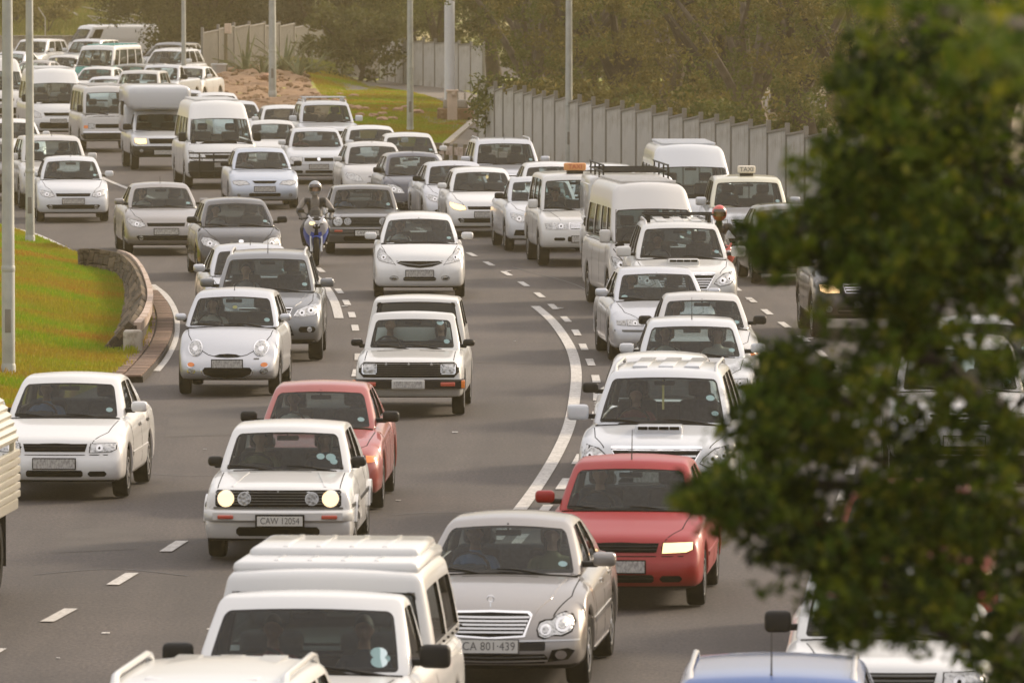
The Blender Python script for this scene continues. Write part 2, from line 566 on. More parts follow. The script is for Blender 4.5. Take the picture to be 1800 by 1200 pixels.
    def ribbon(s, name, pts, wdt, mk, d='f', off=.004, n=10, parent=None, both=False, h=.006):
        sets = [pts] + ([[(-p[0], p[1]) for p in pts]] if both else [])
        if d == 's': ds = ['s+', 's-']
        else: ds = [d] * len(sets)
        if d == 's': sets = [pts, pts]
        o = None
        for ps, dd in zip(sets, ds):
            mb = MB(); L = []
            for i in range(len(ps) - 1):
                for j in range(n):
                    L.append((lerp(ps[i][0], ps[i + 1][0], j / n), lerp(ps[i][1], ps[i + 1][1], j / n)))
            L.append(ps[-1])
            vs = []
            for i, p in enumerate(L):
                q = L[min(i + 1, len(L) - 1)]; o_ = L[max(i - 1, 0)]
                t = Vector((q[0] - o_[0], q[1] - o_[1])).normalized()
                nx, ny = -t.y * wdt / 2, t.x * wdt / 2
                for sg in (1, -1):
                    c, dr = s.pr(p[0] + nx * sg, p[1] + ny * sg, dd)
                    vs.append(c - dr * off); vs.append(c + dr * h)
            fs = []
            for i in range(len(L) - 1):
                b = i * 4
                fs += [(b, b + 4, b + 6, b + 2), (b, b + 1, b + 5, b + 4), (b + 2, b + 6, b + 7, b + 3)]
            mb.add(vs, fs)
            o = s.P(name, mb, M[mk], parent)
        return o

    def rect(s, x0, x1, z0, z1, r=.02):
        return [(x0 + r, z0), (x1 - r, z0), (x1, z0 + r), (x1, z1 - r), (x1 - r, z1), (x0 + r, z1), (x0, z1 - r), (x0, z0 + r)]
    def circ(s, x, z, rx, rz=None, n=16):
        rz = rz or rx
        return [(x + rx * math.cos(2 * math.pi * i / n), z + rz * math.sin(2 * math.pi * i / n)) for i in range(n)]

    def grille(s, poly, slats=(), mk='chrome', h=.014, inset=.02, base='grilleblack', rim=None, name='grille', slat_each=True):
        if rim:
            cx = sum(p[0] for p in poly) / len(poly); cz = sum(p[1] for p in poly) / len(poly)
            k = rim[1]
            big = [(p[0] + math.copysign(k, p[0] - cx), p[1] + math.copysign(k, p[1] - cz)) for p in poly]
            s.F(name + '_surround', big, rim[0], off=.008)
            g = s.F(name, poly, base, off=.012)[0]
        else:
            g = s.F(name, poly, base, off=.008)[0]
        def xr(z):
            xx = []
            for i in range(len(poly)):
                p, q = poly[i], poly[(i + 1) % len(poly)]
                if (p[1] - z) * (q[1] - z) <= 0 and abs(p[1] - q[1]) > 1e-6:
                    t = (z - p[1]) / (q[1] - p[1]); xx.append(lerp(p[0], q[0], t))
            return (min(xx), max(xx)) if len(xx) > 1 else None
        for z in slats:
            e = xr(z)
            if e and e[1] - e[0] > .06:
                s.ribbon('slat', [(e[0] + inset * .3, z), (e[1] - inset * .3, z)], h, mk, off=.022, parent=g, n=8)
        return g

    def lamp(s, poly, inner=(), rim='grilleblack', k=.012, amber=None, both=True, lens='lens'):
        cx = sum(p[0] for p in poly) / len(poly); cz = sum(p[1] for p in poly) / len(poly)
        sides = (1, -1) if both else (1,)
        for sg in sides:
            pl = [(p[0] * sg, p[1]) for p in poly]
            ccx = cx * sg
            big = []
            for p in pl:
                d = Vector((p[0] - ccx, p[1] - cz)); l = d.length or 1
                big.append((p[0] + d.x / l * k, p[1] + d.y / l * k))
            rm = s.F('headlight', big, rim, off=.006)[0]
            s.F('headlight_lens', pl, lens, off=.012, parent=rm)
            for (x, z, rad) in inner:
                s.F('reflector', s.circ(x * sg, z, rad, n=12), 'bulb', off=.017, thick=.01, parent=rm)
                s.F('bulb', s.circ(x * sg, z, rad * .38, n=8), 'grilleblack', off=.021, thick=.01, parent=rm)
            if amber:
                s.F('indicator_lens', [(p[0] * sg, p[1]) for p in amber], 'amber', off=.017, thick=.01, parent=rm)

    def plate(s, z, x=0., w=.50, h=.115, frame=True, text=None):
        c, _ = s.pr(x, z, 'f')
        y = min(s.pr(x + dx, z + dz, 'f')[0].y for dx in (-w / 2, 0, w / 2) for dz in (-h / 2, h / 2))
        mb = MB().rbox(x - w / 2 - .012, x + w / 2 + .012, y - .012, y + .012, z - h / 2 - .012, z + h / 2 + .012, .006)
        fr = s.P('number_plate', mb, M['grilleblack' if frame else 'trim'])
        mb = MB().box(-w / 2, w / 2, -.006, 0, -h / 2, h / 2)
        o = s.P('plate_face', mb, M['platewhite' if text else 'plate'], fr, shift=False)
        o.location = Vector((x, y - .013, z)) + s.off
        if text:
            cu = bpy.data.curves.new('plate_text', 'FONT'); cu.body = text; cu.size = h * .92; cu.align_x = 'CENTER'; cu.align_y = 'CENTER'; cu.extrude = .001; cu.space_character = 1.05
            to = bpy.data.objects.new('tmp', cu); C.objects.link(to)
            me = bpy.data.meshes.new_from_object(to); bpy.data.objects.remove(to)
            me.materials.clear()
            t = obj('plate_text', me, M['platetext'], fr)
            t.rotation_euler = (R(90), 0, 0)
            t.location = Vector((x, y - .0205, z)) + s.off
            wx = t.dimensions.x
            k = min(1.2, (w * .9) / max(.01, wx)); t.scale = (k, 1, 1)

    # ---- cabin
    def cmap(s, x, y, z):
        Hc = s.Hc; Lc = s.Lc; v = z / Hc; u = y / Lc
        y0 = lerp(s.ws0, s.rb, u); y1 = lerp(s.ws1, s.rr, u)
        yy = lerp(y0, y1, v)
        wf = max(0, 1 - u * 3.2)
        yy += wf * .10 * (x / s.hb) ** 2 + wf * .03 * v * v
        wr = max(0, 1 - (1 - u) * 4)
        yy -= wr * .06 * (x / s.hb) ** 2
        xx = x * lerp(1, s.ht / s.hb, v ** 1.25)
        zb = s.topf(min(y0, s.L)) - .05
        q = (y1 - s.ws1) / max(.1, (s.rr - s.ws1))
        zt = s.H - s.rearfall * max(0, q - .45) ** 2 * 3 - .035 * max(0, .3 - q) ** 2 * 8 - s.rcrown * (x / s.hb) ** 2
        return Vector((xx, yy, lerp(zb, zt, v)))

    def cabin(s, name='cabin'):
        s.Hc = s.H - s.topf((s.ws0 + s.rb) / 2) + .05; s.Lc = (s.rb - s.ws0 + s.rr - s.ws1) / 2
        Hc, Lc, r, hb = s.Hc, s.Lc, s.cabr, s.hb
        e = [0, .27 * r, .58 * r, r]
        X = hb - s.pil
        z0, z1 = Hc * s.wv0, Hc * s.wv1
        rcn = .055
        xs = sorted(set([round(q, 4) for q in [-hb + t for t in e] + [hb - t for t in e] + [-X, X, -X + rcn, X - rcn, -X * .6, -X * .3, 0, X * .3, X * .6]]))
        side = [(a * Lc, b * Lc) for a, b in s.side]
        yl = [t for t in e] + [Lc - t for t in e]
        for a, b in side: yl += [a, b]
        yl = sorted(set(round(q, 4) for q in yl))
        ext = []
        for i in range(len(yl) - 1):
            g = yl[i + 1] - yl[i]
            if g > .3:
                n = int(g / .22); ext += [yl[i] + g * (j + 1) / (n + 1) for j in range(n)]
        ys = sorted(yl + ext)
        zs = sorted(set(round(q, 4) for q in [0, r * .27, r * .58, z0, z0 + (z1 - z0) * .33, z0 + (z1 - z0) * .66, z1, Hc - r, Hc - .58 * r, Hc - .27 * r, Hc]))
        zs = [q for i, q in enumerate(zs) if i == 0 or q - zs[i - 1] > .003]
        vs, fs, tg = cuboid(xs, ys, zs, r)
        raw = {}
        vs2 = [s.cmap(*p) for p in vs]
        def mid(l, i): return (l[i] + l[i + 1]) / 2
        out_f = []
        for f, t in zip(fs, tg):
            if t[0] == 'D': continue
            if t[0] in 'FB':
                x, z = mid(xs, t[1]), mid(zs, t[2])
                if abs(x) < X and z0 < z < z1 and (t[0] == 'F' or s.rearwin): continue
            if t[0] in 'LR':
                y, z = mid(ys, t[1]), mid(zs, t[2])
                if z0 < z < z1 and any(a < y < b for a, b in side): continue
            out_f.append(f)
        mb = MB(); mb.v = [tuple(p) for p in vs2]; mb.f = list(out_f); mb.m = [0] * len(out_f)
        # rounded window corners
        def corner(fn, p, sgx, sgz, rc):
            P = [fn(p[0], p[1])]
            for i in range(5):
                a = math.pi / 2 * i / 4
                P.append(fn(p[0] + sgx * rc * (1 - math.cos(a)), p[1] + sgz * rc * (1 - math.sin(a))))
            mb.add([tuple(q) for q in P], [(0, i, i + 1) for i in range(1, 5)])
        for (yy, on) in ((0, True), (Lc, s.rearwin)):
            if on:
                for sx in (-1, 1):
                    corner(lambda a, b: s.cmap(a, yy, b), (sx * X, z1), -sx, -1, rcn)
                    corner(lambda a, b: s.cmap(a, yy, b), (sx * X, z0), -sx, 1, rcn * .6)
        for sx in (-1, 1):
            for a, b in side:
                for (ya, sg) in ((a, 1), (b, -1)):
                    corner(lambda p, q: s.cmap(sx * hb, p, q), (ya, z1), sg, -1, rcn * .7)
        me = mb.mesh(name, angle=45)
        # inner lining
        bm = bmesh.new(); bm.from_mesh(me); bm.normal_update()
        cz = Vector((0, (s.ws1 + s.rr) / 2, s.H - .35))
        fl = list(bm.faces); mp = {}
        flip = sum(1 if (f.calc_center_median() - cz).dot(f.normal) > 0 else -1 for f in fl) < 0
        if flip: bmesh.ops.reverse_faces(bm, faces=fl); bm.normal_update()
        for v in list(bm.verts): mp[v] = bm.verts.new(v.co - v.normal * .028)
        for f in fl:
            try: nf = bm.faces.new([mp[v] for v in reversed(f.verts)]); nf.material_index = 1
            except ValueError: pass
        for e_ in [e_ for e_ in bm.edges if e_.is_boundary and e_.verts[0] in mp and e_.verts[1] in mp]:
            try:
                nf = bm.faces.new([e_.verts[0], e_.verts[1], mp[e_.verts[1]], mp[e_.verts[0]]]); nf.material_index = 2
            except ValueError: pass
        bmesh.ops.recalc_face_normals(bm, faces=[f for f in bm.faces if f.material_index == 2])
        for f in bm.faces: f.smooth = True
        bm.to_mesh(me); bm.free(); me.set_sharp_from_angle(angle=R(45))
        cab = s.P(name, me, [M[s.roof], M['liner'], M['plastic']])
        s.cab = cab
        # panes
        def pane(nm, fn, a0, a1, b0, b1, g, fr=.035):
            n = 6
            al = [a0, a0 + fr] + [lerp(a0 + fr, a1 - fr, i / n) for i in range(1, n)] + [a1 - fr, a1]
            bl = [b0, b0 + fr] + [lerp(b0 + fr, b1 - fr, i / 3) for i in range(1, 3)] + [b1 - fr, b1]
            v = [fn(a, b) for b in bl for a in al]
            f, m = [], []
            for j in range(len(bl) - 1):
                for i in range(len(al) - 1):
                    k = j * len(al) + i
                    f.append((k, k + 1, k + 1 + len(al), k + len(al)))
                    m.append(1 if (i in (0, len(al) - 2) or j in (0, len(bl) - 2)) and fr > .012 else 0)
            q = MB(); q.add(v, f); q.m = m
            return s.P(nm, q, [M[g], M['frit']], angle=80)
        s.pane = pane
        ov = .012
        s.ws = pane('windscreen', lambda a, b: s.cmap(a, .016, b), -X - ov, X + ov, z0 - ov, z1 + ov, s.glass)
        if s.rearwin: pane('rear_window', lambda a, b: s.cmap(a, Lc - .016, b), -X - ov, X + ov, z0 - ov, z1 + ov, s.k.get('rglass', 'glassdark' if s.glass == 'glassdark' else 'glass'))
        for sx in (-1, 1):
            for a, b in side:
                pane('side_window', lambda p, q: s.cmap(sx * (hb - .016), p, q), a - ov, b + ov, z0 - ov, z1 + ov, s.k.get('sglass', s.glass), .02)

    def wheels(s):
        t, w_ = s.tr, s.tw
        if not hasattr(s, '_'):
            prof = [(t * .62, -w_ / 2 + .015), (t * .93, -w_ / 2), (t * .985, -w_ / 2 + .02), (t, -w_ / 2 + .045), (t, w_ / 2 - .045), (t * .985, w_ / 2 - .02), (t * .93, w_ / 2), (t * .62, w_ / 2 - .015)]
            tm = MB().lathe(prof, 28, 0, 'x', closed=True).mesh('tyre')
            rm = MB()
            rm.lathe([(t * .64, w_ * .42), (t * .60, w_ * .44), (t * .57, w_ * .30), (t * .2, w_ * .26), (0.001, w_ * .26)], 24, 1, 'x')
            n = s.k.get('spokes', 5)
            for i in range(n):
                A = Matrix.Rotation(2 * math.pi * i / n, 4, 'X')
                rm.box(w_ * .30, w_ * .43, -t * .07, t * .07, t * .08, t * .60, 0, A)
            rm.lathe([(t * .16, w_ * .28), (t * .15, w_ * .47), (.001, w_ * .48)], 12, 0, 'x')
            rm.lathe([(t * .655, w_ * .38), (t * .65, w_ * .47), (t * .60, w_ * .46), (t * .60, w_ * .30)], 24, 0, 'x')
            rm = rm.mesh('rim')
        for yc in (0, s.wb):
            for sx in (-1, 1):
                o = obj('wheel', tm, M['tyre'], s.root, (sx * (s.W / 2 - w_ / 2 - .015), yc, t))
                q = obj('rim', rm, [M[s.k.get('rim', 'steelrim')], M['floor']], o)
                if sx < 0: q.rotation_euler = (0, 0, math.pi)

    def mirrors(s):
        z = s.mz or s.topf(s.ws0 + .35) + .09
        y = s.ws0 + .42
        mw, mh = s.k.get('mw', .20), s.k.get('mh', .13)
        x0 = s.W / 2 - .03
        for sx in (-1, 1):
            mb = MB()
            A = Matrix.Translation((sx * (x0 + .04 + mw / 2 + s.k.get('mo', -.075)), y, z)) @ Matrix.Rotation(sx * -.12, 4, 'Z')
            mb.rbox(-mw / 2, mw / 2, -.055, .055, -mh / 2, mh / 2, .045, 0, A)
            mb.rbox(min(sx * (x0 - .16), sx * (x0 + .02)), max(sx * (x0 - .16), sx * (x0 + .02)), y - .01, y + .05, z - .075, z - .02, .02, 1)
            o = s.P('side_mirror', mb, [M[s.mir], M['plastic']])
            A2 = A @ Matrix.Translation((0, .056, 0))
            s.P('mirror_glass', MB().box(-mw * .42, mw * .42, 0, .004, -mh * .38, mh * .38, 0, A2), M['chrome'], o)

    def inside(s):
        zb = s.topf(s.ws0 + .3)
        zd = zb - .015
        d = MB().rbox(-s.hb + .07, s.hb - .07, s.ws0 + .14, s.ws0 + .62, zd - .30, zd, .05)
        d.rbox(-.36 - .17, -.36 + .17, s.ws0 + .45, s.ws0 + .64, zd - .1, zd + .035, .03)
        s.P('dashboard', d, M['dash'])
        ysw = s.ws0 + .78
        A = Matrix.Translation((-.36, ysw, zd - .02)) @ Matrix.Rotation(R(-62), 4, 'X')
        w_ = MB().tube([A @ Vector((.18 * math.cos(i * math.pi / 8), .18 * math.sin(i * math.pi / 8), 0)) for i in range(17)], .014, 6)
        w_.box(-.17, .17, -.02, .02, -.01, .01, 0, A).rbox(-.06, .06, -.05, .05, -.02, .03, .02, 0, A)
        s.P('steering_wheel', w_, M['dash'])
        s.seaty = ysw + .52
        hz = min(s.H - .14, zb + .40)
        for sx in (-.36, .36):
            t = MB()
            t.rbox(sx - .24, sx + .24, s.seaty - .46, s.seaty + .06, zb - .56, zb - .42, .05)
            A = Matrix.Translation((sx, s.seaty + .05, zb - .48)) @ Matrix.Rotation(R(-14), 4, 'X')
            t.rbox(-.23, .23, -.06, .07, 0, hz - zb + .28, .06, 0, A)
            t.rbox(-.13, .13, -.05, .05, hz - zb + .32, hz - zb + .50, .045, 0, A)
            t.tube([A @ Vector((-.05, 0, hz - zb + .2)), A @ Vector((-.05, 0, hz - zb + .4))], .008).tube([A @ Vector((.05, 0, hz - zb + .2)), A @ Vector((.05, 0, hz - zb + .4))], .008)
            s.P('seat', t, M['seatcloth'])
        if s.k.get('rseat', True) and s.seaty + 1.0 < s.rb:
            t = MB(); yy = s.seaty + .92
            A = Matrix.Translation((0, yy, zb - .4)) @ Matrix.Rotation(R(-16), 4, 'X')
            t.rbox(-.62, .62, -.06, .08, 0, .50, .06, 0, A)
            for x in (-.38, .38): t.rbox(x - .12, x + .12, -.04, .05, .50, .62, .04, 0, A)
            s.P('rear_seat', t, M['seatcloth'])
        m = s.cmap(0, .12, s.Hc * s.wv1 - .05)
        s.P('interior_mirror', MB().rbox(-.12, .12, m.y + .02, m.y + .05, m.z - .055, m.z + .0, .02).tube([(0, m.y + .03, m.z), (0, m.y + .01, m.z + .06)], .01), M['dash'])
        # licence disc low in the corner of the windscreen
        X = s.hb - s.pil - .10
        c = s.cmap(X, .05, s.Hc * (s.wv0 + .15)); c2 = s.cmap(X, .05, s.Hc * (s.wv0 + .3))
        up = (c2 - c).normalized(); rt = Vector((1, 0, 0)); n = rt.cross(up)
        mb = MB(); vs = [c - n * -.004 + (rt * math.cos(i * math.pi / 6) + up * math.sin(i * math.pi / 6)) * .042 for i in range(12)]
        mb.add(vs, [tuple(range(12))])
        s.P('licence_disc', mb, M['paper'])

    def wiper(s, x0, x1, both_lo=.01):
        """wiper blade lying along the foot of the windscreen from x0 (pivot) to x1"""
        z0 = s.Hc * s.wv0
        pts = []
        for i in range(5):
            t = i / 4
            x = lerp(x0, x1, t)
            pts.append(s.cmap(x, -.018, z0 - .03 + .07 * math.sin(t * 1.7)))
        mb = MB().tube(pts, [.018, .016, .014, .012, .009], 5)
        s.P('wiper', mb, M['plastic'])

    def cowl(s):
        k = .10 / (s.hb ** 2); X = s.hb - s.pil + .02
        s.ribbon('cowl_panel', [(x, s.ws0 + .035 + k * x * x) for x in (-X, -X * .66, -X * .33, 0, X * .33, X * .66, X)], .13, 'grilleblack', 't', off=.012, n=2)

    def wipers(s, two=True):
        s.cowl()
        s.wiper(-.05, -.62 * s.hb / .7); s.wiper(.55 * s.hb / .7, -.0 + .02)

    def seams(s, hood=(.80, None), doors=(), hw=None):
        """bonnet shut lines, door shut lines, handles"""
        hw = hw or s.W / 2 * .86
        y0, y1 = hood
        y1 = y1 or s.ws0 + .02
        if s.hoodline:
            s.ribbon('bonnet_seam', [(hw * .93, y0), (hw, y1)], .010, 'grilleblack', 't', off=.0015, both=True)
        zt = s.topf(s.ws0 + 1.) - .10
        for y in doors:
            s.ribbon('door_seam', [(y, s.sill + .08), (y, zt)], .009, 'grilleblack', 's', off=.0015, n=8)
        for y in doors[1:]:
            s.ribbon('door_handle', [(y - .24, zt - .03), (y - .08, zt - .03)], .03, s.k.get('handle', 'plastic'), 's', off=.02, n=3)

    def antenna(s, y=None, x=0, h=.35, lean=.16):
        y = y if y is not None else s.ws1 + .12
        z = s.H - .035
        s.P('antenna', MB().tube([(x, y, z - .03), (x, y + lean, z + h)], [.008, .003], 5).lathe([(.02, 0), (.012, .03), (.001, .04)], 8, 0, 'z', (x, y, z - .01)), M['plastic'])

    def rails(s, mk='brushed', h=.07, x=None, y0=None, y1=None, r=.018):
        x = x or s.ht - .05
        y0 = y0 or s.ws1 + .25; y1 = y1 or s.rr - .2
        for sx in (-1, 1):
            z = s.H - .05
            mb = MB().tube([(sx * x, y0 - .1, z - .05), (sx * x, y0, z + h * .75), (sx * x, y0 + .15, z + h), (sx * x, y1 - .15, z + h), (sx * x, y1, z + h * .6), (sx * x, y1 + .1, z - .05)], [r * 1.5, r * 1.3, r, r, r * 1.3, r * 1.5], 8)
            s.P('roof_rail', mb, M[mk])

    def crossbars(s, mk='plastic', ys=None, h=.11, x=None):
        x = x or s.ht - .02
        for y in ys or (s.ws1 + .45, s.ws1 + 1.2):
            mb = MB().rbox(-x, x, y - .03, y + .03, s.H + h - .04, s.H + h - .01, .012)
            for sx in (-1, 1): mb.rbox(sx * (x - .09) - .03, sx * (x - .09) + .03, y - .04, y + .04, s.H - .06, s.H + h - .03, .012)
            s.P('roof_bar', mb, M[mk])

PROTO = {}
def proto(name):
    def deco(fn): PROTO[name] = fn; return fn
    return deco
# ------------------------------------------------------------------ vehicle kinds
@proto('golf')        # early square hatchback
def _(name='hatchback', col='white', **k):
    kw = dict(W=1.62, L=3.85, fo=.80, wb=2.40, H=1.39, tr=.285, tw=.185, r=.055, bow=.05, pf=.03, sh=.07, sill=.22, fbot=.23,
            top=[(0, .80), (.12, .825), (.6, .875), (1.05, .915), (1.3, .93), (3.85, .95)], lean=[(0, .06), (.25, 0), (.42, .0), (.5, .05), (.9, .07), (1, .12)],
            ws0=1.12, ws1=1.62, rr=3.1, rb=3.70, hb=.725, ht=.60, pil=.085, wv0=.11, wv1=.88, cabr=.05, side=[(.12, .50), (.54, .80)], mir='plastic', mw=.17, mh=.11,
            mz=.99, spokes=8, mo=-.12)
    kw.update(k); s = Car(name, **kw)
    s.grille(s.rect(-.68, .68, .595, .775, .02), [.63, .66, .69, .72, .75], 'trim', .008)
    for sg in (1, -1):
        for (x, rad, nm) in ((.565, .087, 'headlight'), (.365, .066, 'auxiliary_lamp')):
            rm = s.F(nm, s.circ(x * sg, .685, rad + .008), 'brushed', off=.022)[0]
            s.F('headlight_lens' if nm == 'headlight' else 'lamp_lens', s.circ(x * sg, .685, rad), 'lens' if nm == 'headlight' else 'fog', off=.032, parent=rm)
    s.ribbon('grille_trim', [(-.70, .585), (.70, .585)], .015, 'platewhite' if False else 'trim', off=.016)
    # bumper: a body-coloured bar that stands proud
    mb = MB()
    for i, x in enumerate(range(1)): pass
    bpts = [(-.81, .30), (-.80, .10), (-.70, -.01), (-.35, -.05), (0, -.055), (.35, -.05), (.70, -.01), (.80, .10), (.81, .30)]
    v = []; f = []
    for (x, y) in bpts: v += [(x, y, .445), (x, y - .02, .46), (x, y - .025, .54), (x, y, .565), (x * .96, y + .06, .565), (x * .96, y + .06, .445)]
    for i in range(len(bpts) - 1):
        for j in range(6): f.append((i * 6 + j, i * 6 + (j + 1) % 6, (i + 1) * 6 + (j + 1) % 6, (i + 1) * 6 + j))
    mb.add(v, f); s.P('bumper', mb, M['white'])
    for sx in (-1, 1): s.P('indicator', MB().rbox(sx * .56 - .085, sx * .56 + .085, -.075, -.03, .475, .515, .01), M['redlens'])
    s.grille(s.rect(-.45, .45, .285, .385, .03), [], name='air_intake')
    s.plate(.44, x=.02, y=0) if False else None
    fr = s.P('number_plate', MB().rbox(-.235, .295, -.105, -.085, .385, .525, .006), M['grilleblack'])
    o = s.P('plate_face', MB().box(-.245, .245, -.006, 0, -.052, .052), M['platewhite'], fr, shift=False); o.location = Vector((.03, -.107, .455)) + s.off
    cu = bpy.data.curves.new('t', 'FONT'); cu.body = 'CAW 12054'; cu.size = .10; cu.align_x = 'CENTER'; cu.align_y = 'CENTER'; cu.extrude = .001
    to = bpy.data.objects.new('tmp', cu); C.objects.link(to); me = bpy.data.meshes.new_from_object(to); bpy.data.objects.remove(to); me.materials.clear()
    t = obj('plate_text', me, M['platetext'], fr); t.rotation_euler = (R(90), 0, 0); t.location = Vector((.03, -.1145, .455)) + s.off; t.scale = (.82, 1, 1)
    s.ribbon('bonnet_seam', [(.66, .10), (.66, 1.1)], .010, 'grilleblack', 't', off=.0015, both=True)
    s.ribbon('bonnet_crease', [(.50, .2), (.38, 1.0)], .02, 'white', 't', off=.006, both=True)
    s.ribbon('scuttle_vent', [(-.38, 1.03), (.30, 1.03)], .035, 'trim', 't', off=.002)
    s.seams(hood=(.1, 1.1), doors=(1.35, 2.45)) if False else s.ribbon('door_seam', [(1.32, .30), (1.32, .86)], .009, 'grilleblack', 's', off=.0015)
    s.ribbon('door_seam', [(2.5, .30), (2.5, .86)], .009, 'grilleblack', 's', off=.0015)
    s.ribbon('side_moulding', [(.1, .60), (3.75, .60)], .035, 'plastic', 's', off=.012, n=24)
    for yc in (.80, 3.20):
        s.ribbon('wheel_arch_trim', [(yc + .37 * math.cos(a), .29 + .37 * math.sin(a)) for a in [math.pi * i / 10 for i in range(1, 10)]], .05, 'white', 's', off=.03, n=2)
    s.wipers()
    return s.root

@proto('datsun')      # small old panel bakkie with raised canopy
def _(name='pickup_truck', col='white', **k):
    kw = dict(W=1.54, L=3.95, fo=.72, wb=2.40, H=1.40, tr=.29, tw=.17, r=.075, bow=.07, pf=.06, sh=.08, sill=.25, fbot=.27, bl=2.3,
            top=[(0, .78), (.12, .81), (.6, .86), (1.0, .90), (1.3, .92), (3.95, .92)], lean=[(0, .10), (.3, .02), (.42, .0), (.5, .03), (.9, .05), (1, .10)],
            ws0=1.0, ws1=1.50, rr=2.05, rb=2.25, hb=.68, ht=.57, pil=.08, wv0=.12, wv1=.86, cabr=.05, side=[(.16, .80)], mir='plastic', mw=.17, mh=.10, mz=.97, spokes=10, rseat=False,
            handle='chrome')
    kw.update(k); s = Car(name, **kw)
    s.grille(s.rect(-.70, .70, .555, .765, .07), [.59, .62, .65, .68, .71, .74], 'trim', .007)
    for sg in (1, -1):
        rm = s.F('headlight', s.rect(.55 * sg - .105, .55 * sg + .105, .60, .745, .02), 'chrome', off=.018)[0]
        s.F('headlight_lens', s.rect(.55 * sg - .09, .55 * sg + .09, .612, .733, .02), 'lens', off=.028, parent=rm)
    mb = MB()
    bp = [(-.77, .25), (-.76, .06), (-.6, -.02), (0, -.05), (.6, -.02), (.76, .06), (.77, .25)]
    v, f = [], []
    for (x, y) in bp: v += [(x, y, .40), (x, y - .03, .41), (x, y - .03, .515), (x, y, .53), (x * .95, y + .08, .53), (x * .95, y + .08, .40)]
    for i in range(len(bp) - 1):
        for j in range(6): f.append((i * 6 + j, i * 6 + (j + 1) % 6, (i + 1) * 6 + (j + 1) % 6, (i + 1) * 6 + j))
    mb.add(v, f); s.P('bumper', mb, M['plastic'])
    for sx in (-1, 1):
        s.P('indicator', MB().rbox(sx * .55 - .10, sx * .55 + .10, -.085, -.03, .44, .495, .01), M['redlens'])
        s.P('bumper_end', MB().rbox(sx * .76 - .025, sx * .76 + .025, -.01, .10, .41, .52, .01), M['amber'])
    s.P('number_plate', MB().rbox(-.23, .23, -.105, -.075, .40, .53, .015), M['platewhite'])
    q = s.P('plate_face', MB().box(-.20, .20, -.006, 0, -.045, .045), M['plate'], shift=False); q.location = Vector((0, -.107, .465)) + s.off
    s.ribbon('bonnet_seam', [(.62, .08), (.62, .95)], .010, 'grilleblack', 't', off=.0015, both=True)
    s.ribbon('bonnet_vent', [(.12, .88), (.48, .88)], .022, 'grilleblack', 't', off=.002, both=True)
    # raised canopy over the load bed with a dark front window strip
    old = {a: getattr(s, a) for a in ('ws0', 'ws1', 'rr', 'rb', 'H', 'hb', 'ht', 'side', 'wv0', 'wv1', 'rearwin', 'glass')}
    s.ws0, s.ws1, s.rr, s.rb, s.H, s.hb, s.ht = 2.28, 2.42, 3.75, 3.88, 1.57, .72, .60
    s.side = [(.08, .46), (.52, .92)]; s.wv0, s.wv1 = .40, .93; s.k['sglass'] = 'glassdark'; s.glass = 'glassdark'
    s.cabin('canopy')
    for a, b in old.items(): setattr(s, a, b)
    s.Hc = s.H - s.topf((s.ws0 + s.rb) / 2) + .05; s.Lc = (s.rb - s.ws0 + s.rr - s.ws1) / 2
    s.wiper(-.02, -.50); s.wiper(.42, .0)
    return s.root

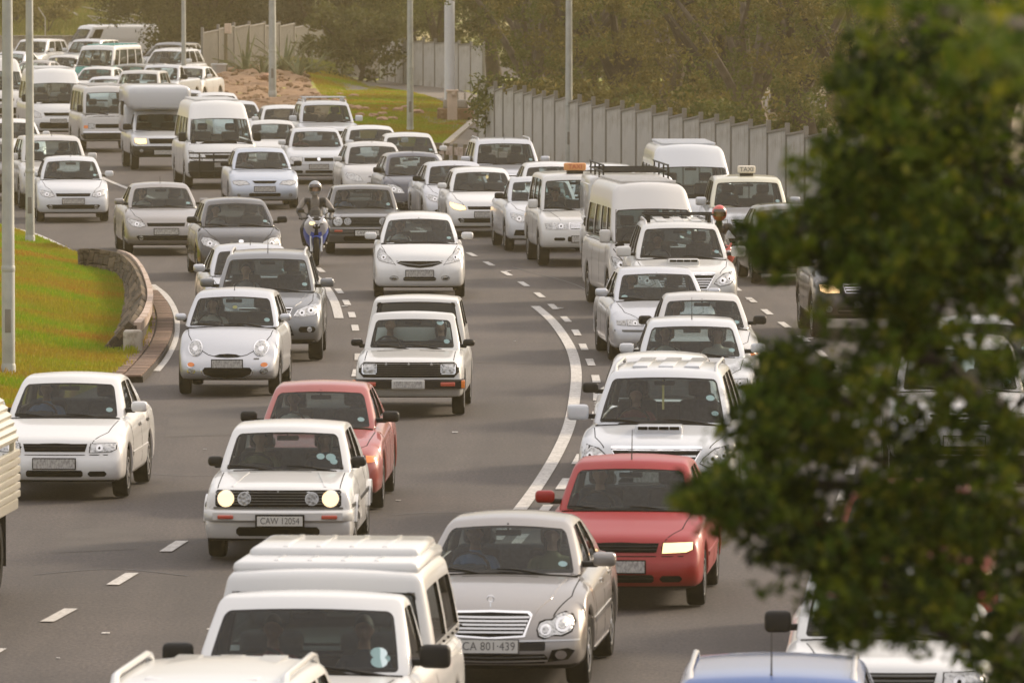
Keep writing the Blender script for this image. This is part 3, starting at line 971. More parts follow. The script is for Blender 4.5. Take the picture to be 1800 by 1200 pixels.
@proto('qq')          # tiny round-eyed hatchback
def _(name='hatchback', col='silver', **k):
    kw = dict(W=1.50, L=3.55, fo=.70, wb=2.34, H=1.49, tr=.275, tw=.165, r=.13, bow=.16, pf=.10, sh=.09, crown=.06, sill=.21, fbot=.23,
            top=[(0, .64), (.12, .74), (.35, .85), (.8, .97), (1.0, 1.0), (3.55, 1.02)], lean=[(0, .08), (.3, 0), (.6, .03), (1, .14)],
            ws0=.88, ws1=1.48, rr=2.95, rb=3.45, hb=.70, ht=.56, pil=.075, wv0=.08, wv1=.86, cabr=.075, rcrown=.05, mw=.17, mh=.105, spokes=6)
    kw.update(k); s = Car(name, **kw)
    for sg in (1, -1):
        rm = s.F('headlight', s.circ(.48 * sg, .70, .108, .115), 'chrome', off=.02, thick=.08)[0]
        s.F('headlight_lens', s.circ(.48 * sg, .70, .095, .102), 'lens', off=.03, parent=rm)
        s.F('reflector', s.circ(.48 * sg, .69, .04, n=10), 'bulb', off=.036, parent=rm, thick=.01)
        q = s.F('indicator', s.circ(.535 * sg, .455, .06, .04), 'bulb', off=.008)[0]
        s.F('indicator_lens', s.circ(.535 * sg, .462, .05, .032), 'amber', off=.016, parent=q)
        q = s.F('fog_light', s.circ(.53 * sg, .365, .062, .042), 'bulb', off=.008)[0]
        s.F('fog_lens', s.circ(.53 * sg, .372, .045, .032), 'fog', off=.016, parent=q)
    s.F('air_intake', [(-.33, .42), (-.36, .38), (-.33, .32), (-.22, .275), (0, .262), (.22, .275), (.33, .32), (.36, .38), (.33, .42), (0, .435)], 'grilleblack', off=.008)
    s.ribbon('intake_trim', [(-.385, .40), (-.36, .315), (-.23, .258), (0, .243), (.23, .258), (.36, .315), (.385, .40)], .014, 'chrome', off=.012, n=4)
    s.F('bonnet_slot', [(-.20, .585), (0, .575), (.20, .585), (.12, .61), (0, .618), (-.12, .61)], 'grilleblack', off=.006)
    s.ribbon('bonnet_seam', [(-.38, .655), (-.28, .60), (-.15, .572), (0, .565), (.15, .572), (.28, .60), (.38, .655)], .010, 'grilleblack', off=.002, n=4)
    s.ribbon('bonnet_seam', [(.50, .30), (.60, .60), (.62, .85)], .010, 'grilleblack', 't', off=.0015, both=True)
    s.ribbon('badge', [(.38, .545), (.46, .545)], .022, 'trim', off=.004, n=3)
    s.plate(.475, w=.44, h=.11)
    s.antenna(h=.10, lean=.05)
    s.cowl(); s.wiper(.05, -.52); s.wiper(.52, .08)
    s.seams(doors=(1.1, 2.1), hood=(.3, .8)) if False else s.ribbon('door_seam', [(1.05, .3), (1.05, .9)], .009, 'grilleblack', 's', off=.0015)
    return s.root

@proto('merc')
def _(name='sedan', col='taupe', **k):
    kw = dict(W=1.73, L=4.52, fo=.78, wb=2.72, H=1.43, tr=.315, tw=.205, r=.12, bow=.20, pf=.08, sh=.07, crown=.05, sill=.20, fbot=.19,
            top=[(0, .66), (.12, .73), (.4, .82), (.9, .915), (1.35, .96), (3.6, 1.0), (4.1, .99), (4.52, .93)], lean=[(0, .06), (.3, 0), (.55, .02), (1, .12)],
            ws0=1.28, ws1=2.0, rr=3.2, rb=3.85, hb=.735, ht=.56, pil=.075, wv0=.09, wv1=.88, cabr=.08, rcrown=.05, side=[(.16, .47), (.51, .78)], mw=.22, mh=.13, rim='brushed',
            spokes=7, handle='chrome', mir='white')
    kw.update(k); s = Car(name, **kw)
    poly = [(-.30, .505), (0, .488), (.30, .505), (.36, .66), (.33, .69), (0, .70), (-.33, .69), (-.36, .66)]
    s.grille(poly, [.53, .562, .594, .626, .658], 'brushed', .017, rim=('chrome', .018))
    for sg in (1, -1):
        pl = [(.43, .56), (.445, .50), (.50, .475), (.545, .49), (.575, .505), (.64, .50), (.72, .535), (.75, .60), (.72, .665), (.65, .69), (.59, .67), (.555, .625), (.50, .625), (.45, .605)]
        pl = [(p[0] * sg, p[1]) for p in pl]
        big = [(p[0] + math.copysign(.012, p[0] - .59 * sg), p[1] + math.copysign(.012, p[1] - .58)) for p in pl]
        rm = s.F('headlight', big, 'grilleblack', off=.004)[0]
        s.F('headlight_lens', pl, 'lens', off=.010, parent=rm)
        for (x, z, r_) in ((.65, .595, .068), (.50, .55, .05)):
            s.F('reflector', s.circ(x * sg, z, r_, n=14), 'bulb', off=.016, thick=.01, parent=rm)
            s.F('bulb', s.circ(x * sg, z, r_ * .6, n=10), 'lens', off=.021, thick=.01, parent=rm)
        q = s.F('fog_light', [(p[0] * sg, p[1]) for p in [(.52, .26), (.70, .28), (.76, .36), (.70, .385), (.56, .37)]], 'grilleblack', off=.006)[0]
        s.F('fog_lens', s.circ(.64 * sg, .325, .05, .042), 'bulb', off=.016, parent=q)
    s.F('air_intake', s.rect(-.52, .52, .25, .335, .03), 'grilleblack', off=.006)
    s.F('bumper_strip', s.rect(-.50, .50, .365, .445, .01), 'plastic', off=.004)
    s.ribbon('bumper_trim', [(-.52, .275), (0, .265), (.52, .275)], .014, 'brushed', off=.014)
    s.ribbon('bumper_trim', [(-.50, .312), (0, .302), (.50, .312)], .012, 'trim', off=.014)
    s.ribbon('bumper_crease', [(-.80, .455), (-.5, .455), (0, .45), (.5, .455), (.80, .455)], .014, 'brushed', off=.008)
    s.plate(.405, w=.52, h=.115, frame=False, text='CA 801\u00b7439')
    s.ribbon('bonnet_crease', [(.34, .10), (.52, .5), (.60, 1.2)], .022, 'white', 't', off=.006, both=True)
    s.ribbon('bonnet_seam', [(.56, .25), (.70, .6), (.72, 1.25)], .010, 'grilleblack', 't', off=.0015, both=True)
    s.ribbon('washer_jet', [(-.35, 1.16), (.35, 1.16)], .02, 'grilleblack', 't', off=.001)
    s.seams(hood=(.3, 1.2), doors=(1.35, 2.35, 3.3)) if False else None
    for y in (1.38, 2.38, 3.25): s.ribbon('door_seam', [(y, .28), (y, .92)], .009, 'grilleblack', 's', off=.0015)
    for y in (2.2, 3.08): s.ribbon('door_handle', [(y - .1, .83), (y + .08, .83)], .03, 'chrome', 's', off=.02, n=3)
    s.ribbon('side_moulding', [(.95, .55), (3.1, .56)], .05, 'chrome', 's', off=.010, n=16)
    s.ribbon('side_moulding', [(1.25, .28), (3.0, .28)], .03, 'chrome', 's', off=.012, n=12)
    s.P('bonnet_badge', MB().tube([(0, .16, .745), (0, .17, .79)], .006).lathe([(.028, 0), (.034, .004), (.028, .008), (.022, .004)], 14, 0, 'y', (0, .17, .82), True), M['chrome'])
    s.cowl(); s.wiper(-.08, -.60); s.wiper(.50, -.05)
    return s.root

def swept(s, hx0, hx1, zi, zo, zt, zb=None):
    """swept-back headlight polygon from inner low corner to outer high corner"""
    zb = zb or zi
    return [(hx0, zi), (hx1 - .12, zb - .02), (hx1 - .02, zb + .03), (hx1, zt - .03), (hx1 - .05, zt), (hx1 - .16, zt - .03), (hx0 + .02, zi + .07)]

@proto('polo')        # sedan-family hatch of the nineties: slim grille, square lamps, three lower intakes
def _(name='hatchback', col='white', **k):
    kw = dict(W=1.66, L=3.9, fo=.78, wb=2.42, H=1.41, tr=.29, tw=.18, r=.10, bow=.11, pf=.06, sh=.06, sill=.21, fbot=.22,
            top=[(0, .68), (.12, .74), (.4, .80), (.9, .89), (1.3, .94), (3.9, .97)], lean=[(0, .05), (.3, 0), (.55, .01), (.65, .05), (1, .10)],
            ws0=1.12, ws1=1.76, rr=3.05, rb=3.68, hb=.715, ht=.575, pil=.08, spokes=7)
    kw.update(k); s = Car(name, **kw)
    s.grille([(-.36, .585), (.36, .585), (.385, .675), (-.385, .675)], [.615, .645], 'plastic', .01)
    s.lamp([(.42, .575), (.66, .585), (.72, .61), (.72, .68), (.43, .675)], [(.53, .628, .04)])
    s.ribbon('bumper_seam', [(-.78, .545), (.78, .545)], .010, 'grilleblack', off=.002)
    s.plate(.445)
    s.grille(s.rect(-.34, .34, .285, .365, .02), [.325], 'plastic', .01, name='air_intake')
    s.F('air_intake', s.rect(.40, .62, .29, .355, .025), 'grilleblack', both=True)
    s.ribbon('bonnet_seam', [(.42, .12), (.60, .5), (.66, 1.08)], .010, 'grilleblack', 't', off=.0015, both=True)
    s.ribbon('bonnet_seam', [(-.42, .12), (.42, .12)], .010, 'grilleblack', 't', off=.0015)
    for y in (1.2, 2.2, 3.1): s.ribbon('door_seam', [(y, .28), (y, .88)], .009, 'grilleblack', 's', off=.0015)
    for y in (2.05, 2.95): s.ribbon('door_handle', [(y - .09, .80), (y + .07, .80)], .03, 'plastic', 's', off=.02, n=3)
    s.ribbon('side_moulding', [(1.15, .50), (3.0, .50)], .04, 'white', 's', off=.012, n=14)
    s.wipers()
    return s.root

@proto('polosedan')
def _(name='sedan', **k):
    kw = dict(L=4.2, rb=3.55, rr=3.0, rearfall=.05, top=[(0, .68), (.12, .74), (.4, .80), (.9, .89), (1.3, .94), (3.4, .98), (3.9, .98), (4.2, .94)], side=[(.14, .50), (.54, .80)])
    kw.update(k); return PROTO['polo'](name, **kw)

@proto('redpolo')
def _(name='sedan', **k):
    kw = dict(L=4.2, rb=3.6, rr=3.0, side=[(.14, .50), (.54, .80)], mir='white'); kw.update(k)
    root = PROTO['polo'](name, **kw)
    return root

@proto('jazz')
def _(name='hatchback', col='white', **k):
    kw = dict(W=1.69, L=3.9, fo=.80, wb=2.50, H=1.52, tr=.295, tw=.175, r=.12, bow=.16, pf=.08, sh=.07, crown=.05, sill=.20, fbot=.20,
            top=[(0, .72), (.12, .80), (.35, .88), (.7, .97), (.95, 1.02), (3.9, 1.04)], lean=[(0, .04), (.3, 0), (.6, .02), (1, .14)],
            ws0=.78, ws1=1.62, rr=3.2, rb=3.78, hb=.74, ht=.58, pil=.07, wv0=.08, wv1=.85, cabr=.085, rcrown=.05, side=[(.16, .46), (.50, .77)], mw=.22, mh=.13)
    kw.update(k); s = Car(name, **kw)
    s.F('grille', [(-.42, .655), (-.22, .59), (0, .568), (.22, .59), (.42, .655), (.36, .685), (-.36, .685)], 'grilleblack', off=.008)
    s.ribbon('slat', [(-.36, .655), (0, .615), (.36, .655)], .02, 'trim', off=.016, n=6)
    s.lamp([(.45, .635), (.60, .66), (.74, .70), (.765, .74), (.76, .84), (.72, .905), (.66, .86), (.55, .75)], [(.66, .755, .045)], k=.008)
    s.plate(.465, w=.50, h=.115)
    s.grille(s.rect(-.30, .30, .335, .40, .02), [.368], 'trim', .012, name='air_intake')
    for sg in (1, -1):
        q = s.F('fog_light', s.circ(.47 * sg, .38, .085, .05), 'fog', off=.005)[0]
        s.F('fog_slot', s.rect(.47 * sg - .05, .47 * sg + .05, .365, .385, .006), 'grilleblack', off=.012, parent=q)
    s.ribbon('bumper_crease', [(.46, .62), (.40, .50), (.36, .42)], .018, 'white', off=.010, both=True, n=4)
    s.ribbon('bonnet_seam', [(.44, .12), (.60, .35), (.70, .75)], .010, 'grilleblack', 't', off=.0015, both=True)
    s.ribbon('bonnet_seam', [(-.43, .685), (.43, .685)], .010, 'grilleblack', off=.002)
    for y in (1.15, 2.1, 3.0): s.ribbon('door_seam', [(y, .28), (y, .95)], .009, 'grilleblack', 's', off=.0015)
    s.cowl(); s.wiper(.02, -.62); s.wiper(.56, .06)
    return s.root

@proto('fortuner')
def _(name='suv', col='white', **k):
    kw = dict(W=1.84, L=4.70, fo=.93, wb=2.75, H=1.76, tr=.375, tw=.24, r=.12, bow=.16, pf=.07, sh=.07, crown=.05, sill=.34, fbot=.36,
            top=[(0, .93), (.12, .99), (.4, 1.05), (.9, 1.12), (1.3, 1.17), (4.7, 1.19)], lean=[(0, .06), (.3, 0), (.55, .01), (1, .12)],
            ws0=1.16, ws1=1.90, rr=4.1, rb=4.55, hb=.80, ht=.63, pil=.075, wv0=.09, wv1=.87, cabr=.085, side=[(.10, .34), (.37, .63), (.67, .90)], mw=.25, mh=.18,
            spokes=6, rim='brushed', glass='glass', sglass='glassdark')
    kw.update(k); s = Car(name, **kw)
    s.grille([(-.36, .70), (.36, .70), (.50, .92), (-.50, .92)], [.74, .78, .82, .86], 'brushed', .02, rim=('chrome', .02))
    s.ribbon('bonnet_trim', [(-.52, .955), (.52, .955)], .035, 'chrome', off=.012)
    s.lamp([(.54, .84), (.50, .78), (.60, .735), (.76, .77), (.83, .83), (.86, .93), (.80, .965), (.66, .93)], [(.64, .83, .055), (.76, .86, .04)])
    s.grille(s.rect(-.42, .42, .50, .62, .04), [.56], 'trim', .014, name='air_intake')
    s.F('fog_light', s.circ(.66, .54, .06), 'fog', both=True)
    s.plate(.63)
    # bonnet scoop
    sc_ = MB().rbox(-.27, .27, .62, .98, 1.03, 1.175, .035)
    q = s.P('bonnet_scoop', sc_, M['white'])
    for i in range(4): s.P('scoop_slot', MB().rbox(-.235 + i * .12, -.125 + i * .12, .608, .64, 1.125, 1.16, .006), M['grilleblack'], q)
    s.ribbon('bonnet_seam', [(.60, .25), (.72, .6), (.76, 1.12)], .010, 'grilleblack', 't', off=.0015, both=True)
    for y in (1.35, 2.4, 3.4): s.ribbon('door_seam', [(y, .42), (y, 1.1)], .009, 'grilleblack', 's', off=.0015)
    s.ribbon('running_board', [(1.35, .40), (3.25, .40)], .05, 'brushed', 's', off=.08, n=12, h=.02)
    for x in (-.30, 0, .30): s.P('roof_ridge', MB().rbox(x - .09, x + .09, 2.2, 4.0, 1.73, 1.765, .01), M['white'])
    s.wipers()
    return s.root

@proto('tiguan')
def _(name='suv', col='grey', **k):
    kw = dict(W=1.81, L=4.43, fo=.87, wb=2.60, H=1.66, tr=.35, tw=.22, r=.12, bow=.16, pf=.07, sh=.06, crown=.05, sill=.28, fbot=.28,
            top=[(0, .80), (.12, .88), (.4, .95), (.9, 1.04), (1.2, 1.09), (4.43, 1.13)], lean=[(0, .10), (.2, .02), (.4, 0), (.6, .01), (1, .12)], bot='trim',
            ws0=1.05, ws1=1.80, rr=3.85, rb=4.28, hb=.785, ht=.63, pil=.07, wv0=.08, wv1=.87, cabr=.085, side=[(.12, .40), (.43, .72), (.76, .90)], mw=.22, mh=.14, rim='brushed', roof='white')
    kw.update(k); s = Car(name, **kw)
    s.grille([(-.36, .73), (.36, .73), (.42, .84), (-.42, .84)], [.77, .80], 'brushed', .014, rim=('chrome', .014))
    s.lamp([(.46, .73), (.56, .71), (.76, .745), (.83, .80), (.84, .90), (.70, .875), (.52, .81)], [(.58, .775, .045), (.72, .81, .05)], rim='chrome', k=.012)
    s.grille([(-.46, .42), (.46, .42), (.40, .58), (-.40, .58)], [.47, .53], 'trim', .014, name='air_intake')
    for sg in (1, -1):
        q = s.F('fog_light', s.rect(.66 * sg - .13, .66 * sg + .13, .47, .56, .03), 'grilleblack')[0]
        s.F('fog_lens', s.circ(.70 * sg, .515, .04), 'bulb', off=.016, parent=q)
    s.F('bumper_apron', s.rect(-.80, .80, .29, .36, .03), 'plastic', off=.01)
    s.ribbon('bumper_crease', [(.44, .70), (.40, .60), (.52, .40)], .02, 'white', off=.012, both=True, n=5)
    s.ribbon('bonnet_crease', [(.40, .12), (.56, .5), (.62, 1.0)], .022, 'white', 't', off=.006, both=True)
    s.ribbon('bonnet_seam', [(.62, .2), (.74, .6), (.74, 1.02)], .010, 'grilleblack', 't', off=.0015, both=True)
    s.plate(.63)
    s.rails('brushed', .05)
    s.wipers()
    for y in (1.25, 2.25, 3.2): s.ribbon('door_seam', [(y, .40), (y, 1.0)], .009, 'grilleblack', 's', off=.0015)
    return s.root

@proto('modern')      # recent small hatchback
def _(name='hatchback', col='white', **k):
    kw = dict(W=1.68, L=3.95, fo=.80, wb=2.47, H=1.47, tr=.30, tw=.185, r=.115, bow=.15, pf=.08, sh=.06, crown=.045, sill=.20, fbot=.20,
            top=[(0, .70), (.12, .77), (.4, .85), (.8, .93), (1.1, .98), (3.95, 1.02)], lean=[(0, .04), (.3, 0), (.6, .02), (1, .12)],
            ws0=.98, ws1=1.72, rr=3.2, rb=3.80, hb=.735, ht=.575, pil=.075, wv0=.09, wv1=.86, cabr=.08, rcrown=.045)
    kw.update(k); s = Car(name, **kw)
    s.grille([(-.38, .60), (.38, .60), (.40, .665), (-.40, .665)], [.632], 'plastic', .012)
    s.lamp([(.43, .60), (.56, .575), (.70, .61), (.77, .68), (.77, .75), (.66, .725), (.46, .67)], [(.60, .645, .045)], k=.008)
    s.plate(.49)
    s.grille([(-.56, .31), (.56, .31), (.62, .39), (.58, .41), (-.58, .41), (-.62, .39)], [.36], 'plastic', .014, name='air_intake')
    s.F('fog_light', s.circ(.52, .36, .045), 'fog', off=.016, both=True)
    s.ribbon('bonnet_seam', [(.44, .12), (.62, .45), (.69, .95)], .010, 'grilleblack', 't', off=.0015, both=True)
    for y in (1.15, 2.15, 3.05): s.ribbon('door_seam', [(y, .28), (y, .92)], .009, 'grilleblack', 's', off=.0015)
    for y in (2.0, 2.92): s.ribbon('door_handle', [(y - .09, .84), (y + .07, .84)], .03, 'white', 's', off=.02, n=3)
    s.wipers()
    return s.root

@proto('sedan')
def _(name='sedan', **k):
    kw = dict(L=4.4, rb=3.75, rr=3.05, wb=2.58, W=1.70, H=1.45, rearfall=.05, top=[(0, .70), (.12, .77), (.4, .84), (.8, .92), (1.1, .97), (3.5, 1.01), (4.0, 1.01), (4.4, .97)], side=[(.14, .48), (.52, .80)])
    kw.update(k); return PROTO['modern'](name, **kw)

@proto('yaris')       # hatch with a V nose and wide swept lamps
def _(name='hatchback', col='white', **k):
    kw = dict(W=1.69, L=3.8, fo=.78, wb=2.46, H=1.51, tr=.295, tw=.18, r=.12, bow=.18, pf=.09, sh=.07, crown=.05,
            top=[(0, .76), (.12, .83), (.35, .90), (.7, .97), (.95, 1.01), (3.8, 1.04)], lean=[(0, .04), (.3, 0), (.6, .02), (1, .14)],
            ws0=.85, ws1=1.65, rr=3.1, rb=3.68, hb=.735, ht=.57, pil=.075, wv0=.09, wv1=.86, cabr=.085, rcrown=.05)
    kw.update(k); s = Car(name, **kw)
    s.F('grille', [(-.24, .70), (0, .64), (.24, .70), (.20, .725), (0, .675), (-.20, .725)], 'trim', off=.008)
    s.lamp([(.36, .60), (.56, .60), (.72, .66), (.76, .74), (.72, .80), (.60, .79), (.44, .72)], [(.60, .69, .05), (.48, .65, .035)], k=.006)
    s.F('badge', s.circ(0, .73, .05, .035), 'chrome', off=.012)
    s.plate(.50)
    s.grille([(-.40, .30), (.40, .30), (.34, .42), (-.34, .42)], [.36], 'trim', .014, name='air_intake')
    s.F('air_intake', [(.50, .30), (.68, .33), (.70, .42), (.56, .40)], 'grilleblack', both=True)
    s.ribbon('bonnet_seam', [(.40, .12), (.58, .40), (.69, .82)], .010, 'grilleblack', 't', off=.0015, both=True)
    for y in (1.1, 2.05, 2.95): s.ribbon('door_seam', [(y, .28), (y, .95)], .009, 'grilleblack', 's', off=.0015)
    s.wipers()
    return s.root

@proto('golf4')
def _(name='hatchback', **k):
    kw = dict(W=1.73, L=4.1, wb=2.51, H=1.44); kw.update(k)
    s = Car(name, **dict(dict(W=1.73, L=4.1, fo=.83, wb=2.51, H=1.44, tr=.30, r=.11, bow=.11, pf=.06, sh=.06,
            top=[(0, .70), (.12, .76), (.4, .83), (.9, .91), (1.3, .96), (4.1, .98)], lean=[(0, .05), (.3, 0), (.55, .01), (1, .10)],
            ws0=1.15, ws1=1.82, rr=3.3, rb=3.95, hb=.74, ht=.59, pil=.08, cabr=.07), **k))
    s.grille([(-.38, .60), (.38, .60), (.38, .69), (-.38, .69)], [.63, .66], 'plastic', .01)
    s.lamp([(.43, .60), (.66, .60), (.73, .64), (.72, .71), (.44, .70)], [(.52, .65, .035), (.63, .655, .035)])
    s.F('badge', s.circ(0, .655, .045), 'chrome', off=.02)
    s.plate(.46)
    s.grille(s.rect(-.36, .36, .29, .36, .02), [.325], 'plastic', .01, name='air_intake')
    s.F('air_intake', s.rect(.42, .70, .29, .36, .025), 'grilleblack', both=True)
    s.ribbon('bumper_strip', [(-.80, .53), (.80, .53)], .03, 'white', off=.015)
    s.ribbon('bonnet_seam', [(.42, .12), (.64, .5), (.69, 1.1)], .010, 'grilleblack', 't', off=.0015, both=True)
    s.wipers()
    return s.root

@proto('astra')
def _(name='sedan', **k):
    s = Car(name, **dict(dict(W=1.70, L=4.2, fo=.85, wb=2.60, H=1.43, tr=.30, r=.11, bow=.14, pf=.07, sh=.06, crown=.05,
            top=[(0, .70), (.12, .77), (.4, .84), (.9, .92), (1.2, .96), (3.6, 1.0), (4.2, .97)], lean=[(0, .05), (.3, 0), (.55, .01), (1, .12)],
            ws0=1.05, ws1=1.80, rr=3.2, rb=3.85, hb=.735, ht=.575, pil=.075, cabr=.075, mir='plastic'), **k))
    s.grille([(-.24, .62), (.24, .62), (.30, .685), (-.30, .685)], [.655], 'trim', .012, rim=('white', .02))
    s.lamp([(.36, .60), (.62, .575), (.74, .61), (.76, .68), (.60, .685), (.44, .675)], [(.55, .63, .035), (.65, .635, .035)])
    s.plate(.49)
    s.grille(s.rect(-.38, .38, .31, .39, .02), [.35], 'trim', .012, name='air_intake')
    s.F('fog_light', s.circ(.62, .34, .045), 'fog', both=True)
    s.ribbon('bumper_crease', [(-.80, .555), (.80, .555)], .02, 'white', off=.012)
    s.ribbon('bonnet_seam', [(.32, .12), (.58, .6), (.68, 1.0)], .010, 'grilleblack', 't', off=.0015, both=True)
    s.wipers()
    return s.root

@proto('camry')       # nineties saloon with wrap-round rectangular lamps
def _(name='sedan', **k):
    s = Car(name, **dict(dict(W=1.72, L=4.6, fo=.92, wb=2.64, H=1.41, tr=.305, r=.10, bow=.14, pf=.07, sh=.07, crown=.045,
            top=[(0, .68), (.12, .73), (.4, .79), (1.0, .88), (1.4, .93), (3.6, .97), (4.1, .97), (4.6, .92)], lean=[(0, .05), (.3, 0), (.55, .01), (1, .10)],
            ws0=1.28, ws1=1.98, rr=3.15, rb=3.85, hb=.73, ht=.575, pil=.075, cabr=.07, side=[(.14, .48), (.52, .82)]), **k))
    s.grille(s.rect(-.30, .30, .58, .67, .02), [.60, .625, .65], 'chrome', .012, rim=('chrome', .012))
    s.lamp([(.36, .575), (.60, .58), (.60, .665), (.36, .67)], [(.48, .62, .035)], k=.008)
    s.F('indicator', [(.62, .58), (.76, .59), (.77, .655), (.62, .665)], 'amber', off=.012, both=True)
    s.plate(.43)
    s.grille(s.rect(-.45, .45, .27, .34, .02), [], name='air_intake')
    s.ribbon('bumper_strip', [(-.80, .50), (.80, .50)], .03, 'trim', off=.015)
    s.ribbon('bonnet_seam', [(.40, .12), (.62, .5), (.68, 1.22)], .010, 'grilleblack', 't', off=.0015, both=True)
    for y in (1.4, 2.4, 3.3): s.ribbon('door_seam', [(y, .28), (y, .88)], .009, 'grilleblack', 's', off=.0015)
    s.wipers()
    return s.root

@proto('suv')         # boxy family four-wheel drive
def _(name='suv', **k):
    s = Car(name, **dict(dict(W=1.82, L=4.5, fo=.88, wb=2.65, H=1.72, tr=.36, tw=.23, r=.10, bow=.12, pf=.06, sh=.05, sill=.32, fbot=.34, crown=.04,
            top=[(0, .92), (.12, .98), (.4, 1.03), (1.0, 1.09), (1.3, 1.13), (4.5, 1.15)], lean=[(0, .08), (.3, 0), (.55, .01), (1, .10)],
            ws0=1.20, ws1=1.80, rr=4.0, rb=4.38, hb=.79, ht=.66, pil=.08, cabr=.07, side=[(.12, .38), (.41, .68), (.72, .90)], mw=.22, mh=.17), **k))
    s.grille([(-.38, .78), (.38, .78), (.42, .90), (-.42, .90)], [.82, .86], 'chrome', .02, rim=('chrome', .015))
    s.lamp([(.48, .77), (.70, .76), (.80, .80), (.81, .90), (.50, .90)], [(.60, .83, .05), (.72, .83, .04)])
    s.plate(.58)
    s.grille(s.rect(-.52, .52, .42, .53, .03), [.475], 'trim', .014, name='air_intake')
    s.F('fog_light', s.circ(.66, .50, .055), 'fog', both=True)
    s.F('bumper_apron', s.rect(-.78, .78, .35, .40, .02), 'plastic', off=.01)
    s.ribbon('bonnet_seam', [(.55, .12), (.70, .5), (.74, 1.15)], .010, 'grilleblack', 't', off=.0015, both=True)
    for y in (1.35, 2.35, 3.3): s.ribbon('door_seam', [(y, .42), (y, 1.05)], .009, 'grilleblack', 's', off=.0015)
    s.wipers()
    return s.root

@proto('condor')      # tall square people carrier used as a taxi
def _(name='taxi', **k):
    s = Car(name, **dict(dict(W=1.69, L=4.5, fo=.72, wb=2.66, H=1.82, tr=.34, tw=.21, r=.09, bow=.10, pf=.05, sh=.05, sill=.34, fbot=.36, crown=.03,
            top=[(0, .88), (.12, .95), (.5, 1.03), (.95, 1.10), (1.2, 1.12), (4.5, 1.15)], lean=[(0, .05), (.3, 0), (.55, .01), (1, .10)],
            ws0=.90, ws1=1.42, rr=4.15, rb=4.4, hb=.755, ht=.66, pil=.07, cabr=.08, side=[(.06, .27), (.30, .56), (.60, .92)], mw=.20, mh=.19), **k))
    s.grille(s.rect(-.24, .24, .75, .87, .015), [.775, .80, .825, .85], 'chrome', .016, rim=('chrome', .012))
    s.lamp([(.28, .75), (.57, .745), (.57, .87), (.28, .87)], [(.42, .81, .05)], rim='brushed')
    s.F('indicator', [(.59, .745), (.72, .75), (.74, .86), (.59, .87)], 'fog', off=.012, both=True)
    s.F('air_intake', s.rect(.34, .56, .52, .58, .02), 'grilleblack', both=True)
    s.F('air_intake', s.rect(-.29, .29, .50, .60, .02), 'grilleblack')
    s.plate(.55, w=.42)
    s.ribbon('bonnet_seam', [(.40, .12), (.60, .85)], .010, 'grilleblack', 't', off=.0015, both=True)
    for y in (1.0, 1.9, 2.9): s.ribbon('door_seam', [(y, .42), (y, 1.08)], .009, 'grilleblack', 's', off=.0015)
    s.wipers()
    return s.root

@proto('utility')     # small car-based pickup
def _(name='pickup_truck', **k):
    s = Car(name, **dict(dict(W=1.70, L=4.45, fo=.80, wb=2.70, H=1.52, tr=.31, tw=.19, r=.11, bow=.15, pf=.08, sh=.06, sill=.24, fbot=.24, crown=.045,
            top=[(0, .76), (.12, .83), (.4, .90), (.8, .98), (1.1, 1.03), (2.6, 1.06), (4.45, 1.06)], lean=[(0, .05), (.3, 0), (.6, .02), (1, .13)],
            ws0=1.0, ws1=1.72, rr=2.35, rb=2.6, hb=.735, ht=.60, pil=.075, cabr=.075, side=[(.20, .78)], mir='plastic', rseat=False, bl=2.7), **k))
    s.lamp([(.36, .62), (.60, .62), (.73, .70), (.74, .80), (.66, .80), (.44, .72)], [(.58, .69, .05)], k=.006)
    s.F('grille', [(-.20, .66), (.20, .66), (.26, .71), (-.26, .71)], 'grilleblack', off=.008)
    s.grille([(-.30, .33), (.30, .33), (.26, .45), (-.26, .45)], [.39], 'trim', .014, name='air_intake')
    s.F('air_intake', [(.42, .34), (.70, .34), (.66, .46), (.44, .46)], 'grilleblack', both=True)
    s.plate(.55)
    s.ribbon('bonnet_seam', [(.30, .12), (.60, .5), (.68, .98)], .010, 'grilleblack', 't', off=.0015, both=True)
    s.F('bed_liner', [(-.66, 2.95), (.66, 2.95), (.66, 4.3), (-.66, 4.3)], 'grilleblack', 't', off=.004)
    return s.root

